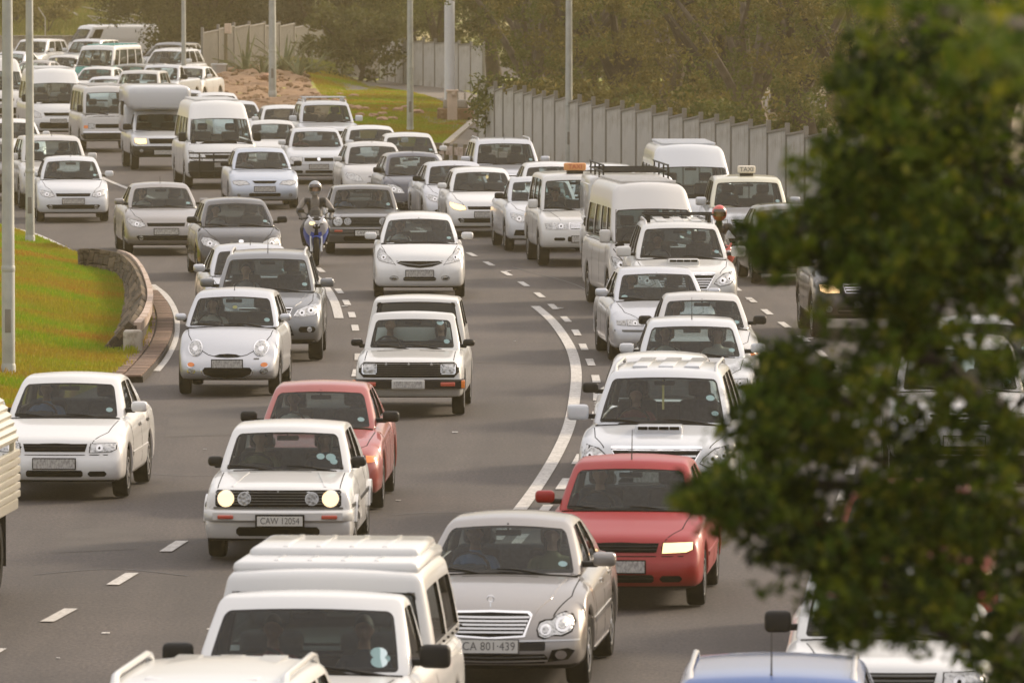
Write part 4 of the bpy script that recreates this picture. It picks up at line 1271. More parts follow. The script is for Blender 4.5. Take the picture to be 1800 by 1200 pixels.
@proto('bakkie')      # one-ton pickup: black bumper, canopy or box added by options
def _(name='pickup_truck', canopy=None, **k):
    s = Car(name, **dict(dict(W=1.72, L=4.95, fo=.82, wb=3.0, H=1.62, tr=.345, tw=.215, r=.09, bow=.12, pf=.06, sh=.06, sill=.40, fbot=.36, crown=.035,
            top=[(0, .88), (.12, .94), (.5, 1.0), (.95, 1.06), (1.2, 1.08), (4.95, 1.10)], lean=[(0, .03), (.3, 0), (.45, .0), (.55, .04), (1, .12)], bumper=(.2, .68, False),
            ws0=1.05, ws1=1.66, rr=2.35, rb=2.52, hb=.76, ht=.64, pil=.08, cabr=.06, side=[(.16, .84)], mir='plastic', mw=.22, mh=.18, rseat=False, bl=2.6), **k))
    s.grille([(-.36, .74), (.36, .74), (.40, .88), (-.40, .88)], [.78, .82, .86], 'trim', .014)
    s.lamp([(.45, .74), (.66, .72), (.77, .77), (.78, .88), (.46, .88)], [(.58, .81, .05)])
    s.plate(.50)
    s.F('fog_light', s.circ(.60, .54, .05), 'fog', off=.008, both=True)
    s.ribbon('bonnet_seam', [(.50, .12), (.66, .98)], .010, 'grilleblack', 't', off=.0015, both=True)
    for y in (1.2, 2.35): s.ribbon('door_seam', [(y, .45), (y, 1.0)], .009, 'grilleblack', 's', off=.0015)
    s.wipers()
    old = {a: getattr(s, a) for a in ('ws0', 'ws1', 'rr', 'rb', 'H', 'hb', 'ht', 'side', 'wv0', 'wv1', 'rearwin', 'glass', 'cabr')}
    if canopy == 'fitted':
        s.ws0, s.ws1, s.rr, s.rb, s.H, s.hb, s.ht, s.cabr = 2.50, 2.58, 4.75, 4.88, 1.74, .80, .69, .07
        s.side = [(.08, .48), (.53, .93)]; s.wv0, s.wv1 = .16, .78; s.k['sglass'] = 'glassdark'; s.glass = 'glassdark'
        s.rcrown = .03
        s.cabin('canopy')
        # raised stepped roof panel with ribs
        s.P('canopy_roof_step', MB().rbox(-.67, .67, 2.78, 4.74, 1.66, 1.775, .055), M['white'])
        s.P('canopy_roof_step', MB().rbox(-.62, .62, 3.40, 4.72, 1.72, 1.835, .055), M['white'])
        for x in (-.36, -.12, .12, .36):
            s.P('roof_rib', MB().rbox(x - .02, x + .02, 2.86, 3.35, 1.768, 1.782, .006), M['white'])
            s.P('roof_rib', MB().rbox(x - .02, x + .02, 3.48, 4.65, 1.828, 1.842, .006), M['white'])
        for y in (2.7, 2.95, 3.3, 3.65, 4.0, 4.35, 4.7): 
            for sx in (-1, 1): s.P('canopy_bolt', MB().ellipsoid((sx * .805, y, 1.125), (.012, .012, .012), 6, 4), M['grilleblack'])
        s.ribbon('canopy_rail', [(2.6, 1.0), (4.85, 1.0)], .03, 'white', 's', off=.012, n=14)
    if canopy == 'camper':
        # moulded camper body whose nose overhangs the cab
        mb = MB().rbox(-.88, .88, 1.1, 4.95, 1.66, 2.32, .20)
        mb.rbox(-.88, .88, 2.62, 4.95, .95, 1.80, .10)
        s.P('camper_body', mb, M['white'])
        for sx in (-1, 1): s.P('camper_window', MB().rbox(sx * .885 - .012, sx * .885 + .012, 3.0, 3.9, 1.45, 1.85, .01), M['grilleblack'])
    if canopy == 'tall':
        s.P('canopy', MB().rbox(-.80, .80, 2.60, 4.85, 1.05, 2.0, .10), M['white'])
        for sx in (-1, 1): s.P('canopy_panel', MB().rbox(sx * .80 - .02, sx * .80 + .03, 2.7, 4.75, 1.2, 1.85, .02), M['palesilver'])
        for y in (1.75, 2.3, 2.85, 3.4, 4.0, 4.6): s.P('rack_bar', MB().tube([(-.60, y, 2.12), (.60, y, 2.12)], .02), M['plastic'])
        for sx in (-1, 1):
            for z in (2.12, 2.24): s.P('rack_rail', MB().tube([(sx * .62, 1.6, z), (sx * .62, 4.8, z)], .018), M['plastic'])
            for y in (1.65, 2.6, 3.6, 4.6): s.P('rack_post', MB().tube([(sx * .62, y, 1.55 if y < 2.6 else 1.98), (sx * .62, y, 2.24)], .018), M['plastic'])
    for a, b in old.items(): setattr(s, a, b)
    return s.root

def van_extras(s, ribs=8, y0=1.6, y1=5.0):
    for i in range(ribs):
        y = lerp(y0, y1, i / (ribs - 1))
        s.P('roof_rib', MB().rbox(-s.ht + .13, s.ht - .13, y - .03, y + .03, s.H - .035, s.H + .012, .01), M['white'])

@proto('quantum')     # modern high-roof minibus
def _(name='minibus', bullbar=False, **k):
    s = Car(name, **dict(dict(W=1.88, L=5.35, fo=1.05, wb=3.10, H=2.26, tr=.34, tw=.21, r=.12, bow=.20, pf=.08, sh=.04, sill=.28, fbot=.26, crown=.05,
            top=[(0, .90), (.12, 1.0), (.35, 1.12), (.6, 1.22), (.8, 1.25), (5.35, 1.25)], lean=[(0, .05), (.3, 0), (.55, .02), (1, .16)],
            ws0=.52, ws1=1.55, rr=5.05, rb=5.25, hb=.865, ht=.70, pil=.07, wv0=.06, wv1=.60, cabr=.14, rcrown=.06, rearfall=.01,
            side=[(.07, .20), (.23, .42), (.45, .64), (.67, .92)], mw=.20, mh=.24, mz=1.32, mir='plastic', sglass='glassdark', rseat=False), **k))
    s.grille([(-.42, .78), (.42, .78), (.46, .88), (-.46, .88)], [.83], 'chrome', .03, rim=('white', .015))
    s.lamp([(.52, .74), (.72, .73), (.84, .80), (.85, .98), (.76, .96), (.56, .86)], [(.68, .84, .06)])
    s.grille(s.rect(-.60, .60, .38, .58, .05), [.45, .52], 'trim', .014, name='air_intake')
    s.F('fog_light', s.circ(.70, .46, .055), 'fog', off=.008, both=True)
    s.plate(.62)
    if bullbar:
        s.F('bumper_apron', s.rect(-.88, .88, .29, .72, .05), 'plastic', off=.012)
        mb = MB()
        for z in (.45, .80, .93): mb.tube([(-.86, .12, z), (-.7, -.05, z), (-.3, -.11, z), (.3, -.11, z), (.7, -.05, z), (.86, .12, z)], .025, 6)
        for x in (-.62, -.25, .25, .62): mb.tube([(x, -.09, .32), (x, -.1, .93)], .022, 6)
        s.P('bull_bar', mb, M['plastic'])
    s.ribbon('bonnet_seam', [(.50, .14), (.70, .40), (.78, .60)], .010, 'grilleblack', 't', off=.0015, both=True)
    s.ribbon('roof_seam', [(1.4, 1.18), (5.2, 1.18)], .010, 'grilleblack', 's', off=.0015, n=20)
    for y in (1.25, 2.2, 3.3): s.ribbon('door_seam', [(y, .36), (y, 1.2)], .009, 'grilleblack', 's', off=.0015)
    s.wipers()
    van_extras(s, 9, 2.0, 5.0)
    return s.root

@proto('hiace')       # older flat-nosed minibus
def _(name='minibus', **k):
    s = Car(name, **dict(dict(W=1.69, L=4.6, fo=1.0, wb=2.6, H=1.98, tr=.32, tw=.19, r=.08, bow=.12, pf=.05, sh=.04, sill=.30, fbot=.32, crown=.03,
            top=[(0, 1.08), (.10, 1.13), (.25, 1.16), (4.6, 1.18)], lean=[(0, .0), (.3, 0), (.5, .05), (1, .12)],
            ws0=.16, ws1=.70, rr=4.4, rb=4.5, hb=.79, ht=.69, pil=.075, wv0=.07, wv1=.80, cabr=.09, rcrown=.045, rearfall=.01,
            side=[(.06, .19), (.22, .46), (.49, .72), (.75, .94)], mw=.15, mh=.22, mz=1.30, mir='plastic', sglass='glassdark', rseat=False), **k))
    s.grille(s.rect(-.44, .44, .72, .84, .02), [.75, .78, .81], 'trim', .012)
    s.lamp([(.48, .71), (.64, .71), (.64, .85), (.48, .85)], [(.56, .78, .045)])
    s.F('indicator', s.rect(.66, .78, .71, .80, .01), 'amber', off=.01, both=True)
    s.F('bumper', s.rect(-.83, .83, .38, .56, .03), 'plastic', off=.05, thick=.1)
    s.ribbon('bumper_trim', [(-.80, .60), (.80, .60)], .03, 'chrome', off=.05)
    s.plate(.50)
    s.ribbon('door_seam', [(.5, .4), (.5, 1.1)], .009, 'grilleblack', 's', off=.0015)
    s.ribbon('door_seam', [(1.5, .4), (1.5, 1.1)], .009, 'grilleblack', 's', off=.0015)
    s.wipers()
    van_extras(s, 6, 1.2, 4.2)
    return s.root

@proto('mpv')         # raked people carrier
def _(name='hatchback', **k):
    kw = dict(W=1.78, L=4.5, wb=2.75, H=1.64, ws0=.75, ws1=1.85, rr=3.9, rb=4.35, hb=.78, ht=.62, side=[(.12, .40), (.43, .70), (.74, .90)],
              top=[(0, .76), (.12, .84), (.4, .95), (.8, 1.05), (1.1, 1.10), (4.5, 1.12)])
    kw.update(k); return PROTO['modern'](name, **kw)
# ------------------------------------------------------------------ people
M['skin_brown'] = mat('skin_brown', (.20, .10, .06), .55)
M['skin_light'] = mat('skin_light', (.45, .27, .19), .55)
M['hair'] = mat('dark_hair', (.015, .012, .010), .7)
M['hairgrey'] = mat('grey_hair', (.35, .33, .30), .7)
for nm, c in dict(pale=(.45, .44, .40), darkshirt=(.03, .035, .05), blueshirt=(.10, .18, .32), maroon=(.15, .03, .03), olive=(.12, .13, .06), trousers=(.03, .03, .04),
                  yellowvest=(.45, .5, .05), greyshirt=(.18, .18, .18)).items():
    M['cloth_' + nm] = mat('cloth_' + nm, c, .85, bump=.2, bscale=40)

def skin_mesh(joints, edges, root, head=None, voxel=.011, extra=None):
    """one continuous body: joints {name:(x,y,z,r)} joined along edges, with a shaped head melted in"""
    names = list(joints); ix = {n: i for i, n in enumerate(names)}
    me = bpy.data.meshes.new('skel')
    me.from_pydata([joints[n][:3] for n in names], [(ix[a], ix[b]) for a, b in edges], [])
    o = bpy.data.objects.new('skel', me); C.objects.link(o)
    o.modifiers.new('s', 'SKIN')
    sv = me.skin_vertices[0].data
    for i, n in enumerate(names):
        r = joints[n][3]; sv[i].radius = r if isinstance(r, tuple) else (r, r)
        sv[i].use_root = (n == root)
    m = o.modifiers.new('u', 'SUBSURF'); m.levels = 2; m.render_levels = 2
    dg = bpy.context.evaluated_depsgraph_get()
    me2 = bpy.data.meshes.new_from_object(o.evaluated_get(dg))
    bpy.data.objects.remove(o)
    bm = bmesh.new(); bm.from_mesh(me2)
    def blob(c, rad, nu=20, nv=14, f=None):
        mb = MB().ellipsoid((0, 0, 0), rad, nu, nv)
        vv = []
        for p in mb.v:
            p = Vector(p)
            if f: p = f(p)
            vv.append(bm.verts.new(p + Vector(c)))
        for q in mb.f:
            try: bm.faces.new([vv[i] for i in dict.fromkeys(q)])
            except ValueError: pass
    if head:
        c = Vector(head)
        def face(p):
            # narrow the jaw, flatten the face plane, draw in the eye line
            t = max(0, -p.z / .115)
            p.x *= 1 - .30 * t * t
            if p.y < -.05: p.y = -.05 + (p.y + .05) * .72
            if p.y < -.04 and abs(p.z - .008) < .018: p.y += .010
            return p
        blob(c, (.076, .098, .118), f=face)
        blob(c + Vector((0, -.088, -.022)), (.014, .020, .026), 8, 6)          # nose
        blob(c + Vector((0, -.078, -.062)), (.026, .012, .010), 8, 6)          # mouth
        for sx in (-1, 1): blob(c + Vector((sx * .078, .005, -.01)), (.010, .020, .032), 8, 6)
    bmesh.ops.recalc_face_normals(bm, faces=bm.faces)
    me3 = bpy.data.meshes.new('m'); bm.to_mesh(me3); bm.free()
    o = bpy.data.objects.new('m', me3); C.objects.link(o)
    r = o.modifiers.new('r', 'REMESH'); r.mode = 'VOXEL'; r.voxel_size = voxel; r.use_smooth_shade = True
    sm = o.modifiers.new('sm', 'SMOOTH'); sm.factor = .5; sm.iterations = 2
    dg = bpy.context.evaluated_depsgraph_get()
    out = bpy.data.meshes.new_from_object(o.evaluated_get(dg))
    bpy.data.objects.remove(o)
    return out

def hand(j, e, name, wrist, d, r=.010, curl=1., side=1):
    """palm plus four fingers and a thumb that curl round what they hold; d = pointing direction"""
    w_ = Vector(wrist); d = Vector(d).normalized(); up = Vector((0, 0, 1)); lat = d.cross(up).normalized() * side
    j[name + 'p'] = (*(w_ + d * .05), (.034, .022)); e.append((name, name + 'p'))
    for i, l in enumerate((.85, 1., .95, .75)):
        b = w_ + d * .085 + lat * (-.027 + .018 * i)
        t1 = b + (d * .03 - up * .010) * l; t2 = t1 + (d * .010 - up * .026 * curl) * l; t3 = t2 + (-d * .014 - up * .014) * l * curl
        for k, p in enumerate((b, t1, t2, t3)):
            j[f'{name}f{i}{k}'] = (*p, r * (1 - .1 * k))
            e.append((f'{name}p' if k == 0 else f'{name}f{i}{k - 1}', f'{name}f{i}{k}'))
    b = w_ + d * .03 - lat * .035; t1 = b + d * .03 - lat * .015 - up * .01; t2 = t1 + d * .018 - up * .018
    for k, p in enumerate((b, t1, t2)):
        j[f'{name}t{k}'] = (*p, r * 1.1); e.append((f'{name}p' if k == 0 else f'{name}t{k - 1}', f'{name}t{k}'))

def seated(driver=True, turn=0):
    j = dict(hip=(0, 0, .02, (.16, .12)), belly=(0, .04, .16, (.15, .115)), chest=(0, .09, .34, (.165, .11)), neck0=(0, .11, .48, .07), neck=(0, .10, .56, .052), head=(0, .09, .64, .06))
    e = [('hip', 'belly'), ('belly', 'chest'), ('chest', 'neck0'), ('neck0', 'neck'), ('neck', 'head')]
    for sx, n in ((-1, 'l'), (1, 'r')):
        j['sh' + n] = (sx * .18, .10, .44, .062)
        if driver:
            j['el' + n] = (sx * .25, -.10, .24, .043); j['wr' + n] = (sx * .15, -.33, .34, .028)
            hd = (-sx * .1, -1, .15)
        else:
            j['el' + n] = (sx * .25, -.02, .20, .043); j['wr' + n] = (sx * .12, -.24, .13, .028)
            hd = (-sx * .4, -1, -.2)
        j['th' + n] = (sx * .10, -.06, .02, .085); j['kn' + n] = (sx * .13, -.45, .07, .06); j['an' + n] = (sx * .13, -.72, -.28, .04); j['ft' + n] = (sx * .13, -.86, -.27, .035)
        e += [('chest', 'sh' + n), ('sh' + n, 'el' + n), ('el' + n, 'wr' + n), ('hip', 'th' + n), ('th' + n, 'kn' + n), ('kn' + n, 'an' + n), ('an' + n, 'ft' + n)]
        hand(j, e, 'wr' + n, j['wr' + n][:3], hd, side=sx)
    me = skin_mesh(j, e, 'hip', head=(0, .08, .70))
    for p in me.polygons:
        c = p.center
        skin = c.z > .535 or (c.y < (-.30 if driver else -.22) and c.z > (.22 if driver else .0) and abs(c.x) < .24)
        leg = c.y < -.10 and not skin and c.z < .19
        p.material_index = 1 if skin else (2 if leg else 0)
    return me

def hair_mesh(c, long=False):
    mb = MB(); nu, nv = 18, 9; base = []
    for i in range(nv + 1):
        t = math.pi * (.62 if not long else .75) * i / nv
        for k in range(nu):
            a = 2 * math.pi * k / nu
            front = max(0, -math.sin(a))
            tt = t * (1 - .48 * front ** .7)
            r = (.084, .108, .126)
            if long: r = (.095, .112, .128)
            z = r[2] * math.cos(tt)
            mb.v.append((c[0] + r[0] * math.sin(tt) * math.cos(a), c[1] + .004 + r[1] * math.sin(tt) * math.sin(a), c[2] + z - (max(0, -z) * 1.2 if long else 0)))
    for i in range(nv):
        for k in range(nu):
            mb.f.append((i * nu + k, (i + 1) * nu + k, (i + 1) * nu + (k + 1) % nu, i * nu + (k + 1) % nu)); mb.m.append(0)
    return mb.mesh('hair')

HUM = {}
def human(kind):
    if kind not in HUM: HUM[kind] = seated(kind == 'driver')
    return HUM[kind]
HAIR = {}
def put_person(car, seatx, label, kind='driver', shirt='pale', skin='skin_brown', hair='hair', long=False, dz=0):
    root = car['root']; M4 = root.matrix_world
    y = car['seaty']; z = car['seatz']
    me = human(kind)
    p = obj('person', me, [M['cloth_' + shirt], M[skin], M['cloth_trousers']])
    p.rotation_euler = (0, 0, root.rotation_euler.z)
    p.location = Matrix.Translation(root.location) @ Matrix.Rotation(root.rotation_euler.z, 4, 'Z') @ Vector((seatx, y - .10, z + dz))
    k = .94
    p.scale = (k, k, k)
    if long not in HAIR: HAIR[long] = hair_mesh((0, .08, .70), long)
    obj('hair', HAIR[long], M[hair], p)
    tag(p, label, 'person', 'people in the cars')
    return p
# ------------------------------------------------------------------ the setting
def ramp_mat(name, cols, scales=(3., 30.), rough=.9, bump=.3, bscale=80, bd=.02, tc_out='Object', mid=(.35, .65), third=(.5, .72), rnd=0):
    """two noise layers mixing three colours"""
    m, n, b, o = node_mat(name)
    tc = n.nodes.new('ShaderNodeTexCoord')
    t1 = n.nodes.new('ShaderNodeTexNoise'); t1.inputs['Scale'].default_value = scales[0]; t1.inputs['Detail'].default_value = 6
    t2 = n.nodes.new('ShaderNodeTexNoise'); t2.inputs['Scale'].default_value = scales[1]; t2.inputs['Detail'].default_value = 4
    for t in (t1, t2): n.links.new(tc.outputs[tc_out], t.inputs['Vector'])
    r1 = n.nodes.new('ShaderNodeValToRGB'); r1.color_ramp.elements[0].position, r1.color_ramp.elements[1].position = mid
    r1.color_ramp.elements[0].color = (*cols[0], 1); r1.color_ramp.elements[1].color = (*cols[1], 1)
    n.links.new(t1.outputs['Fac'], r1.inputs[0])
    r2 = n.nodes.new('ShaderNodeValToRGB'); r2.color_ramp.elements[0].position, r2.color_ramp.elements[1].position = third
    r2.color_ramp.elements[0].color = (0, 0, 0, 1); r2.color_ramp.elements[1].color = (1, 1, 1, 1)
    n.links.new(t2.outputs['Fac'], r2.inputs[0])
    mx = n.nodes.new('ShaderNodeMix'); mx.data_type = 'RGBA'
    n.links.new(r2.outputs[0], mx.inputs[0]); n.links.new(r1.outputs[0], mx.inputs[6]); mx.inputs[7].default_value = (*cols[2], 1)
    if rnd:      # every stone or brick a slightly different tone
        oi = n.nodes.new('ShaderNodeObjectInfo'); mr = n.nodes.new('ShaderNodeMapRange'); mr.inputs[3].default_value = 1 - rnd; mr.inputs[4].default_value = 1 + rnd
        n.links.new(oi.outputs['Random'], mr.inputs[0])
        vm = n.nodes.new('ShaderNodeVectorMath'); vm.operation = 'SCALE'
        n.links.new(mx.outputs[2], vm.inputs[0]); n.links.new(mr.outputs[0], vm.inputs['Scale']); n.links.new(vm.outputs[0], b.inputs['Base Color'])
    else: n.links.new(mx.outputs[2], b.inputs['Base Color'])
    b.inputs['Roughness'].default_value = rough
    t3 = n.nodes.new('ShaderNodeTexNoise'); t3.inputs['Scale'].default_value = bscale; t3.inputs['Detail'].default_value = 5
    n.links.new(tc.outputs[tc_out], t3.inputs['Vector'])
    bp = n.nodes.new('ShaderNodeBump'); bp.inputs['Strength'].default_value = bump; bp.inputs['Distance'].default_value = bd
    n.links.new(t3.outputs['Fac'], bp.inputs['Height']); n.links.new(bp.outputs[0], b.inputs['Normal'])
    return m

def asphalt():
    m, n, b, o = node_mat('asphalt')
    tc = n.nodes.new('ShaderNodeTexCoord')
    def noise(sc_, det, rough=.6, vec=None):
        t = n.nodes.new('ShaderNodeTexNoise'); t.inputs['Scale'].default_value = sc_; t.inputs['Detail'].default_value = det; t.inputs['Roughness'].default_value = rough
        n.links.new(vec or tc.outputs['Object'], t.inputs['Vector']); return t
    mp = n.nodes.new('ShaderNodeMapping'); mp.inputs['Scale'].default_value = (1.1, .05, 1); n.links.new(tc.outputs['Object'], mp.inputs['Vector'])
    a = noise(1., 4, vec=mp.outputs[0])        # long wear bands along the lanes
    mg = n.nodes.new('ShaderNodeMapping'); mg.inputs['Scale'].default_value = (26, 9, 1); n.links.new(tc.outputs['Object'], mg.inputs['Vector'])
    g = noise(1., 4, .75, vec=mg.outputs[0])                      # aggregate
    g2 = noise(.35, 5)                          # patches
    r = n.nodes.new('ShaderNodeValToRGB'); r.color_ramp.elements[0].position, r.color_ramp.elements[1].position = .38, .62
    r.color_ramp.elements[0].color = (.027, .0222, .0203, 1); r.color_ramp.elements[1].color = (.045, .0375, .0345, 1)
    n.links.new(a.outputs['Fac'], r.inputs[0])
    rg = n.nodes.new('ShaderNodeValToRGB'); rg.color_ramp.elements[0].position, rg.color_ramp.elements[1].position = .32, .68
    rg.color_ramp.elements[0].color = (.30, .29, .28, 1); rg.color_ramp.elements[1].color = (1.85, 1.80, 1.75, 1)
    n.links.new(g.outputs['Fac'], rg.inputs[0])
    mu = n.nodes.new('ShaderNodeMix'); mu.data_type = 'RGBA'; mu.blend_type = 'MULTIPLY'; mu.inputs[0].default_value = 1
    n.links.new(r.outputs[0], mu.inputs[6]); n.links.new(rg.outputs[0], mu.inputs[7])
    r2 = n.nodes.new('ShaderNodeValToRGB'); r2.color_ramp.elements[0].position, r2.color_ramp.elements[1].position = .35, .65
    r2.color_ramp.elements[0].color = (.80, .78, .77, 1); r2.color_ramp.elements[1].color = (1.16, 1.14, 1.12, 1)
    n.links.new(g2.outputs['Fac'], r2.inputs[0])
    mu2 = n.nodes.new('ShaderNodeMix'); mu2.data_type = 'RGBA'; mu2.blend_type = 'MULTIPLY'; mu2.inputs[0].default_value = 1
    n.links.new(mu.outputs[2], mu2.inputs[6]); n.links.new(r2.outputs[0], mu2.inputs[7])
    n.links.new(mu2.outputs[2], b.inputs['Base Color'])
    b.inputs['Roughness'].default_value = .82
    bp = n.nodes.new('ShaderNodeBump'); bp.inputs['Strength'].default_value = .5; bp.inputs['Distance'].default_value = .01
    n.links.new(g.outputs['Fac'], bp.inputs['Height']); n.links.new(bp.outputs[0], b.inputs['Normal'])
    return m
M['asphalt'] = asphalt()
M['path'] = ramp_mat('path_asphalt', [(.10, .085, .07), (.14, .12, .10), (.17, .15, .13)], (1., 20.), .9, .3)
M['earth'] = ramp_mat('dry_earth', [(.10, .075, .04), (.15, .11, .06), (.08, .09, .03)], (.3, 4.), .95, .5, 10)
M['grassbase'] = ramp_mat('lawn', [(.17, .21, .022), (.24, .26, .030), (.28, .21, .05)], (.55, 2.2), .95, .6, 22, .05)
M['grassbank'] = ramp_mat('verge_grass', [(.17, .21, .008), (.25, .24, .012), (.21, .115, .03)], (.35, .42), .95, .8, 26, .06, third=(.46, .60))
M['hill'] = ramp_mat('hill_grass', [(.14, .17, .035), (.24, .20, .07), (.30, .24, .12)], (.10, .5), .95, .6, 3, .2)
M['rubble'] = ramp_mat('red_brown_rubble', [(.15, .08, .04), (.22, .13, .065), (.28, .19, .11)], (.9, 5.), .95, .8, 14, .06)
M['rock'] = ramp_mat('reddish_stone', [(.24, .12, .07), (.36, .21, .13), (.40, .30, .22)], (3., 9.), .9, .6, 20, .03)
M['concrete'] = ramp_mat('weathered_concrete', [(.30, .27, .23), (.38, .35, .30), (.24, .20, .16)], (.8, 4.), .9, .3, 40)
M['kerb'] = ramp_mat('kerb_concrete', [(.32, .28, .23), (.42, .38, .32), (.18, .15, .11)], (1.5, 8.), .9, .4, 50)
M['marking'] = ramp_mat('road_paint', [(.36, .345, .315), (.48, .46, .43), (.17, .155, .14)], (4., 24.), .7, .3, 60, mid=(.3, .6))
M['fence'] = ramp_mat('fence_sheet', [(.37, .36, .33), (.45, .44, .40), (.30, .28, .24)], (.7, 3.), .75, .15, 30)
M['slatmetal'] = mat('fence_slat_steel', (.13, .125, .11), .6, var=.15, vscale=3)
M['fencepost'] = mat('fence_post_steel', (.17, .16, .14), .6, var=.15, vscale=3)
M['galv'] = mat('galvanised_steel', (.36, .37, .34), .55, .35, var=.14, vscale=4)
M['postold'] = mat('weathered_timber_post', (.12, .10, .06), .9, var=.3, vscale=6)
M['mastwhite'] = mat('painted_mast', (.55, .56, .57), .5, var=.06, vscale=3)
M['boxpink'] = mat('pinkish_cabinet', (.52, .40, .31), .7, var=.08, vscale=3)
M['stonewall'] = ramp_mat('wall_stone', [(.05, .034, .018), (.105, .070, .038), (.17, .15, .11)], (5., 14.), .95, .7, 30, .03, rnd=.55)
M['coping'] = ramp_mat('pinkish_coping', [(.30, .22, .17), (.46, .37, .31), (.20, .15, .11)], (1.5, 8.), .85, .3, 40)
M['mortar'] = mat('dark_mortar', (.03, .022, .016), .95)
M['brickpave'] = ramp_mat('brown_brick_paver', [(.14, .09, .065), (.20, .13, .10), (.10, .08, .05)], (1.3, 10.), .95, .5, 40, rnd=.4)

def sheet(name, poly, z, m, kind='structure', hf=None, cell=None, border=None, zskirt=None):
    """flat or gently shaped ground sheet from a world-space outline"""
    bm = bmesh.new()
    vs = [bm.verts.new((p[0], p[1], 0)) for p in poly]
    bm.faces.new(vs)
    bmesh.ops.triangulate(bm, faces=bm.faces)
    if hf and cell:
        for _ in range(9):
            es = [e for e in bm.edges if e.calc_length() > cell]
            if not es: break
            bmesh.ops.subdivide_edges(bm, edges=es, cuts=1)
            bmesh.ops.triangulate(bm, faces=[f for f in bm.faces if len(f.verts) > 3])
    for v in bm.verts: v.co.z = z + (hf(v.co.x, v.co.y) if hf else 0)
    if zskirt is not None:
        be = [e for e in bm.edges if e.is_boundary]
        ex = bmesh.ops.extrude_edge_only(bm, edges=be)
        for v in [g for g in ex['geom'] if isinstance(g, bmesh.types.BMVert)]: v.co.z = zskirt
    bmesh.ops.recalc_face_normals(bm, faces=bm.faces)
    up = sum(f.normal.z * f.calc_area() for f in bm.faces)
    if up < 0: bmesh.ops.reverse_faces(bm, faces=bm.faces)
    me = bpy.data.meshes.new(name); bm.to_mesh(me); bm.free()
    if hf:
        me.polygons.foreach_set('use_smooth', [True] * len(me.polygons)); me.set_sharp_from_angle(angle=R(50))
    o = obj(name, me, m); tag(o, kind=kind)
    return o

def bez(pts, n=8):
    """Catmull-Rom through points"""
    P = [Vector(p[:2]) for p in pts]; out = []
    for i in range(len(P) - 1):
        p0, p1, p2, p3 = P[max(i - 1, 0)], P[i], P[i + 1], P[min(i + 2, len(P) - 1)]
        for k in range(n):
            t = k / n
            out.append(.5 * ((2 * p1) + (-p0 + p2) * t + (2 * p0 - 5 * p1 + 4 * p2 - p3) * t * t + (-p0 + 3 * p1 - 3 * p2 + p3) * t ** 3))
    out.append(P[-1]); return out

def strip(name, pts, w_, z, m, h=0, kind=None, parent=None, uneven=0):
    """ribbon of width w_ along pts; with h > 0 a raised bar"""
    v, f = [], []
    n = len(pts)
    for i, p in enumerate(pts):
        d = (pts[min(i + 1, n - 1)] - pts[max(i - 1, 0)]).normalized()
        nx = Vector((-d.y, d.x)) * (w_ / 2)
        for sg in (1, -1):
            q = p + nx * sg
            v.append((q.x, q.y, z + h + random.uniform(-uneven, uneven)))
            v.append((q.x, q.y, z))
    for i in range(n - 1):
        b = i * 4
        f.append((b, b + 2, b + 6, b + 4))
        if h: f += [(b, b + 4, b + 5, b + 1), (b + 2, b + 3, b + 7, b + 6)]
    if h: f += [(0, 1, 3, 2), (4 * n - 4, 4 * n - 2, 4 * n - 1, 4 * n - 3)]
    mb = MB().add(v, f)
    me = mb.mesh(name, smooth=False)
    o = obj(name, me, m, parent)
    if kind: tag(o, kind=kind)
    return o

# ground, road
sheet('ground', [(-900, -80), (900, -80), (900, 1800), (-900, 1800)], -.06, M['earth'])
sheet('road', [(-75, -20), (26, -20), (26, 120), (22, 260), (8, 330), (-4, 404), (-75, 404)], 0, M['asphalt'])

def Gp(px, py): v = G(px, py); return (v.x, v.y)

# --- left verge: a low grass bank inside the bend
edge_left = bez([Gp(*p) for p in [(-700, 330), (-300, 352), (-80, 382), (0, 402), (60, 420), (140, 452), (205, 462), (250, 500), (270, 545), (268, 590), (240, 632), (205, 662), (120, 700), (0, 745), (-200, 830), (-700, 1050)]], 6)
far_left = [(-60, 110), (-60, 190)]
def dist_edge(x, y, pts):
    best = 1e9
    for i in range(len(pts) - 1):
        a, b = pts[i], pts[i + 1]
        ab = b - a; t = max(0, min(1, ((x - a.x) * ab.x + (y - a.y) * ab.y) / max(1e-9, ab.length_squared)))
        best = min(best, math.hypot(x - a.x - ab.x * t, y - a.y - ab.y * t))
    return best
def bank(x, y):
    d = dist_edge(x, y, edge_left)
    return .34 * sstep(.3, 3.0, d) + .65 * sstep(2.5, 9, d) + .02 * math.sin(x * 1.7 + y * .6) * sstep(.3, 1.5, d)
lv = [(p.x, p.y) for p in edge_left] + [(-62, 70), (-62, 215)]
sheet('grass_verge', lv, .10, M['grassbank'], hf=bank, cell=1.3, zskirt=-.05)
# white edge line that swings round the kerb
line = bez([Gp(*p) for p in [(-300, 335), (-80, 374), (0, 397), (60, 413), (132, 447)]], 8)
strip('edge_line', line, .22, .012, M['marking'], kind='structure')
line2 = bez([Gp(*p) for p in [(262, 501), (285, 520), (300, 545), (304, 570), (300, 600), (286, 630), (268, 653)]], 8)
strip('edge_line', line2, .24, .012, M['marking'], kind='structure')
kl = bez([Gp(*p) for p in [(258, 508), (277, 530), (287, 560), (284, 595), (268, 625), (240, 662)]], 7)
strip('kerb', kl, .14, .0, M['kerb'], h=.10, kind='structure')
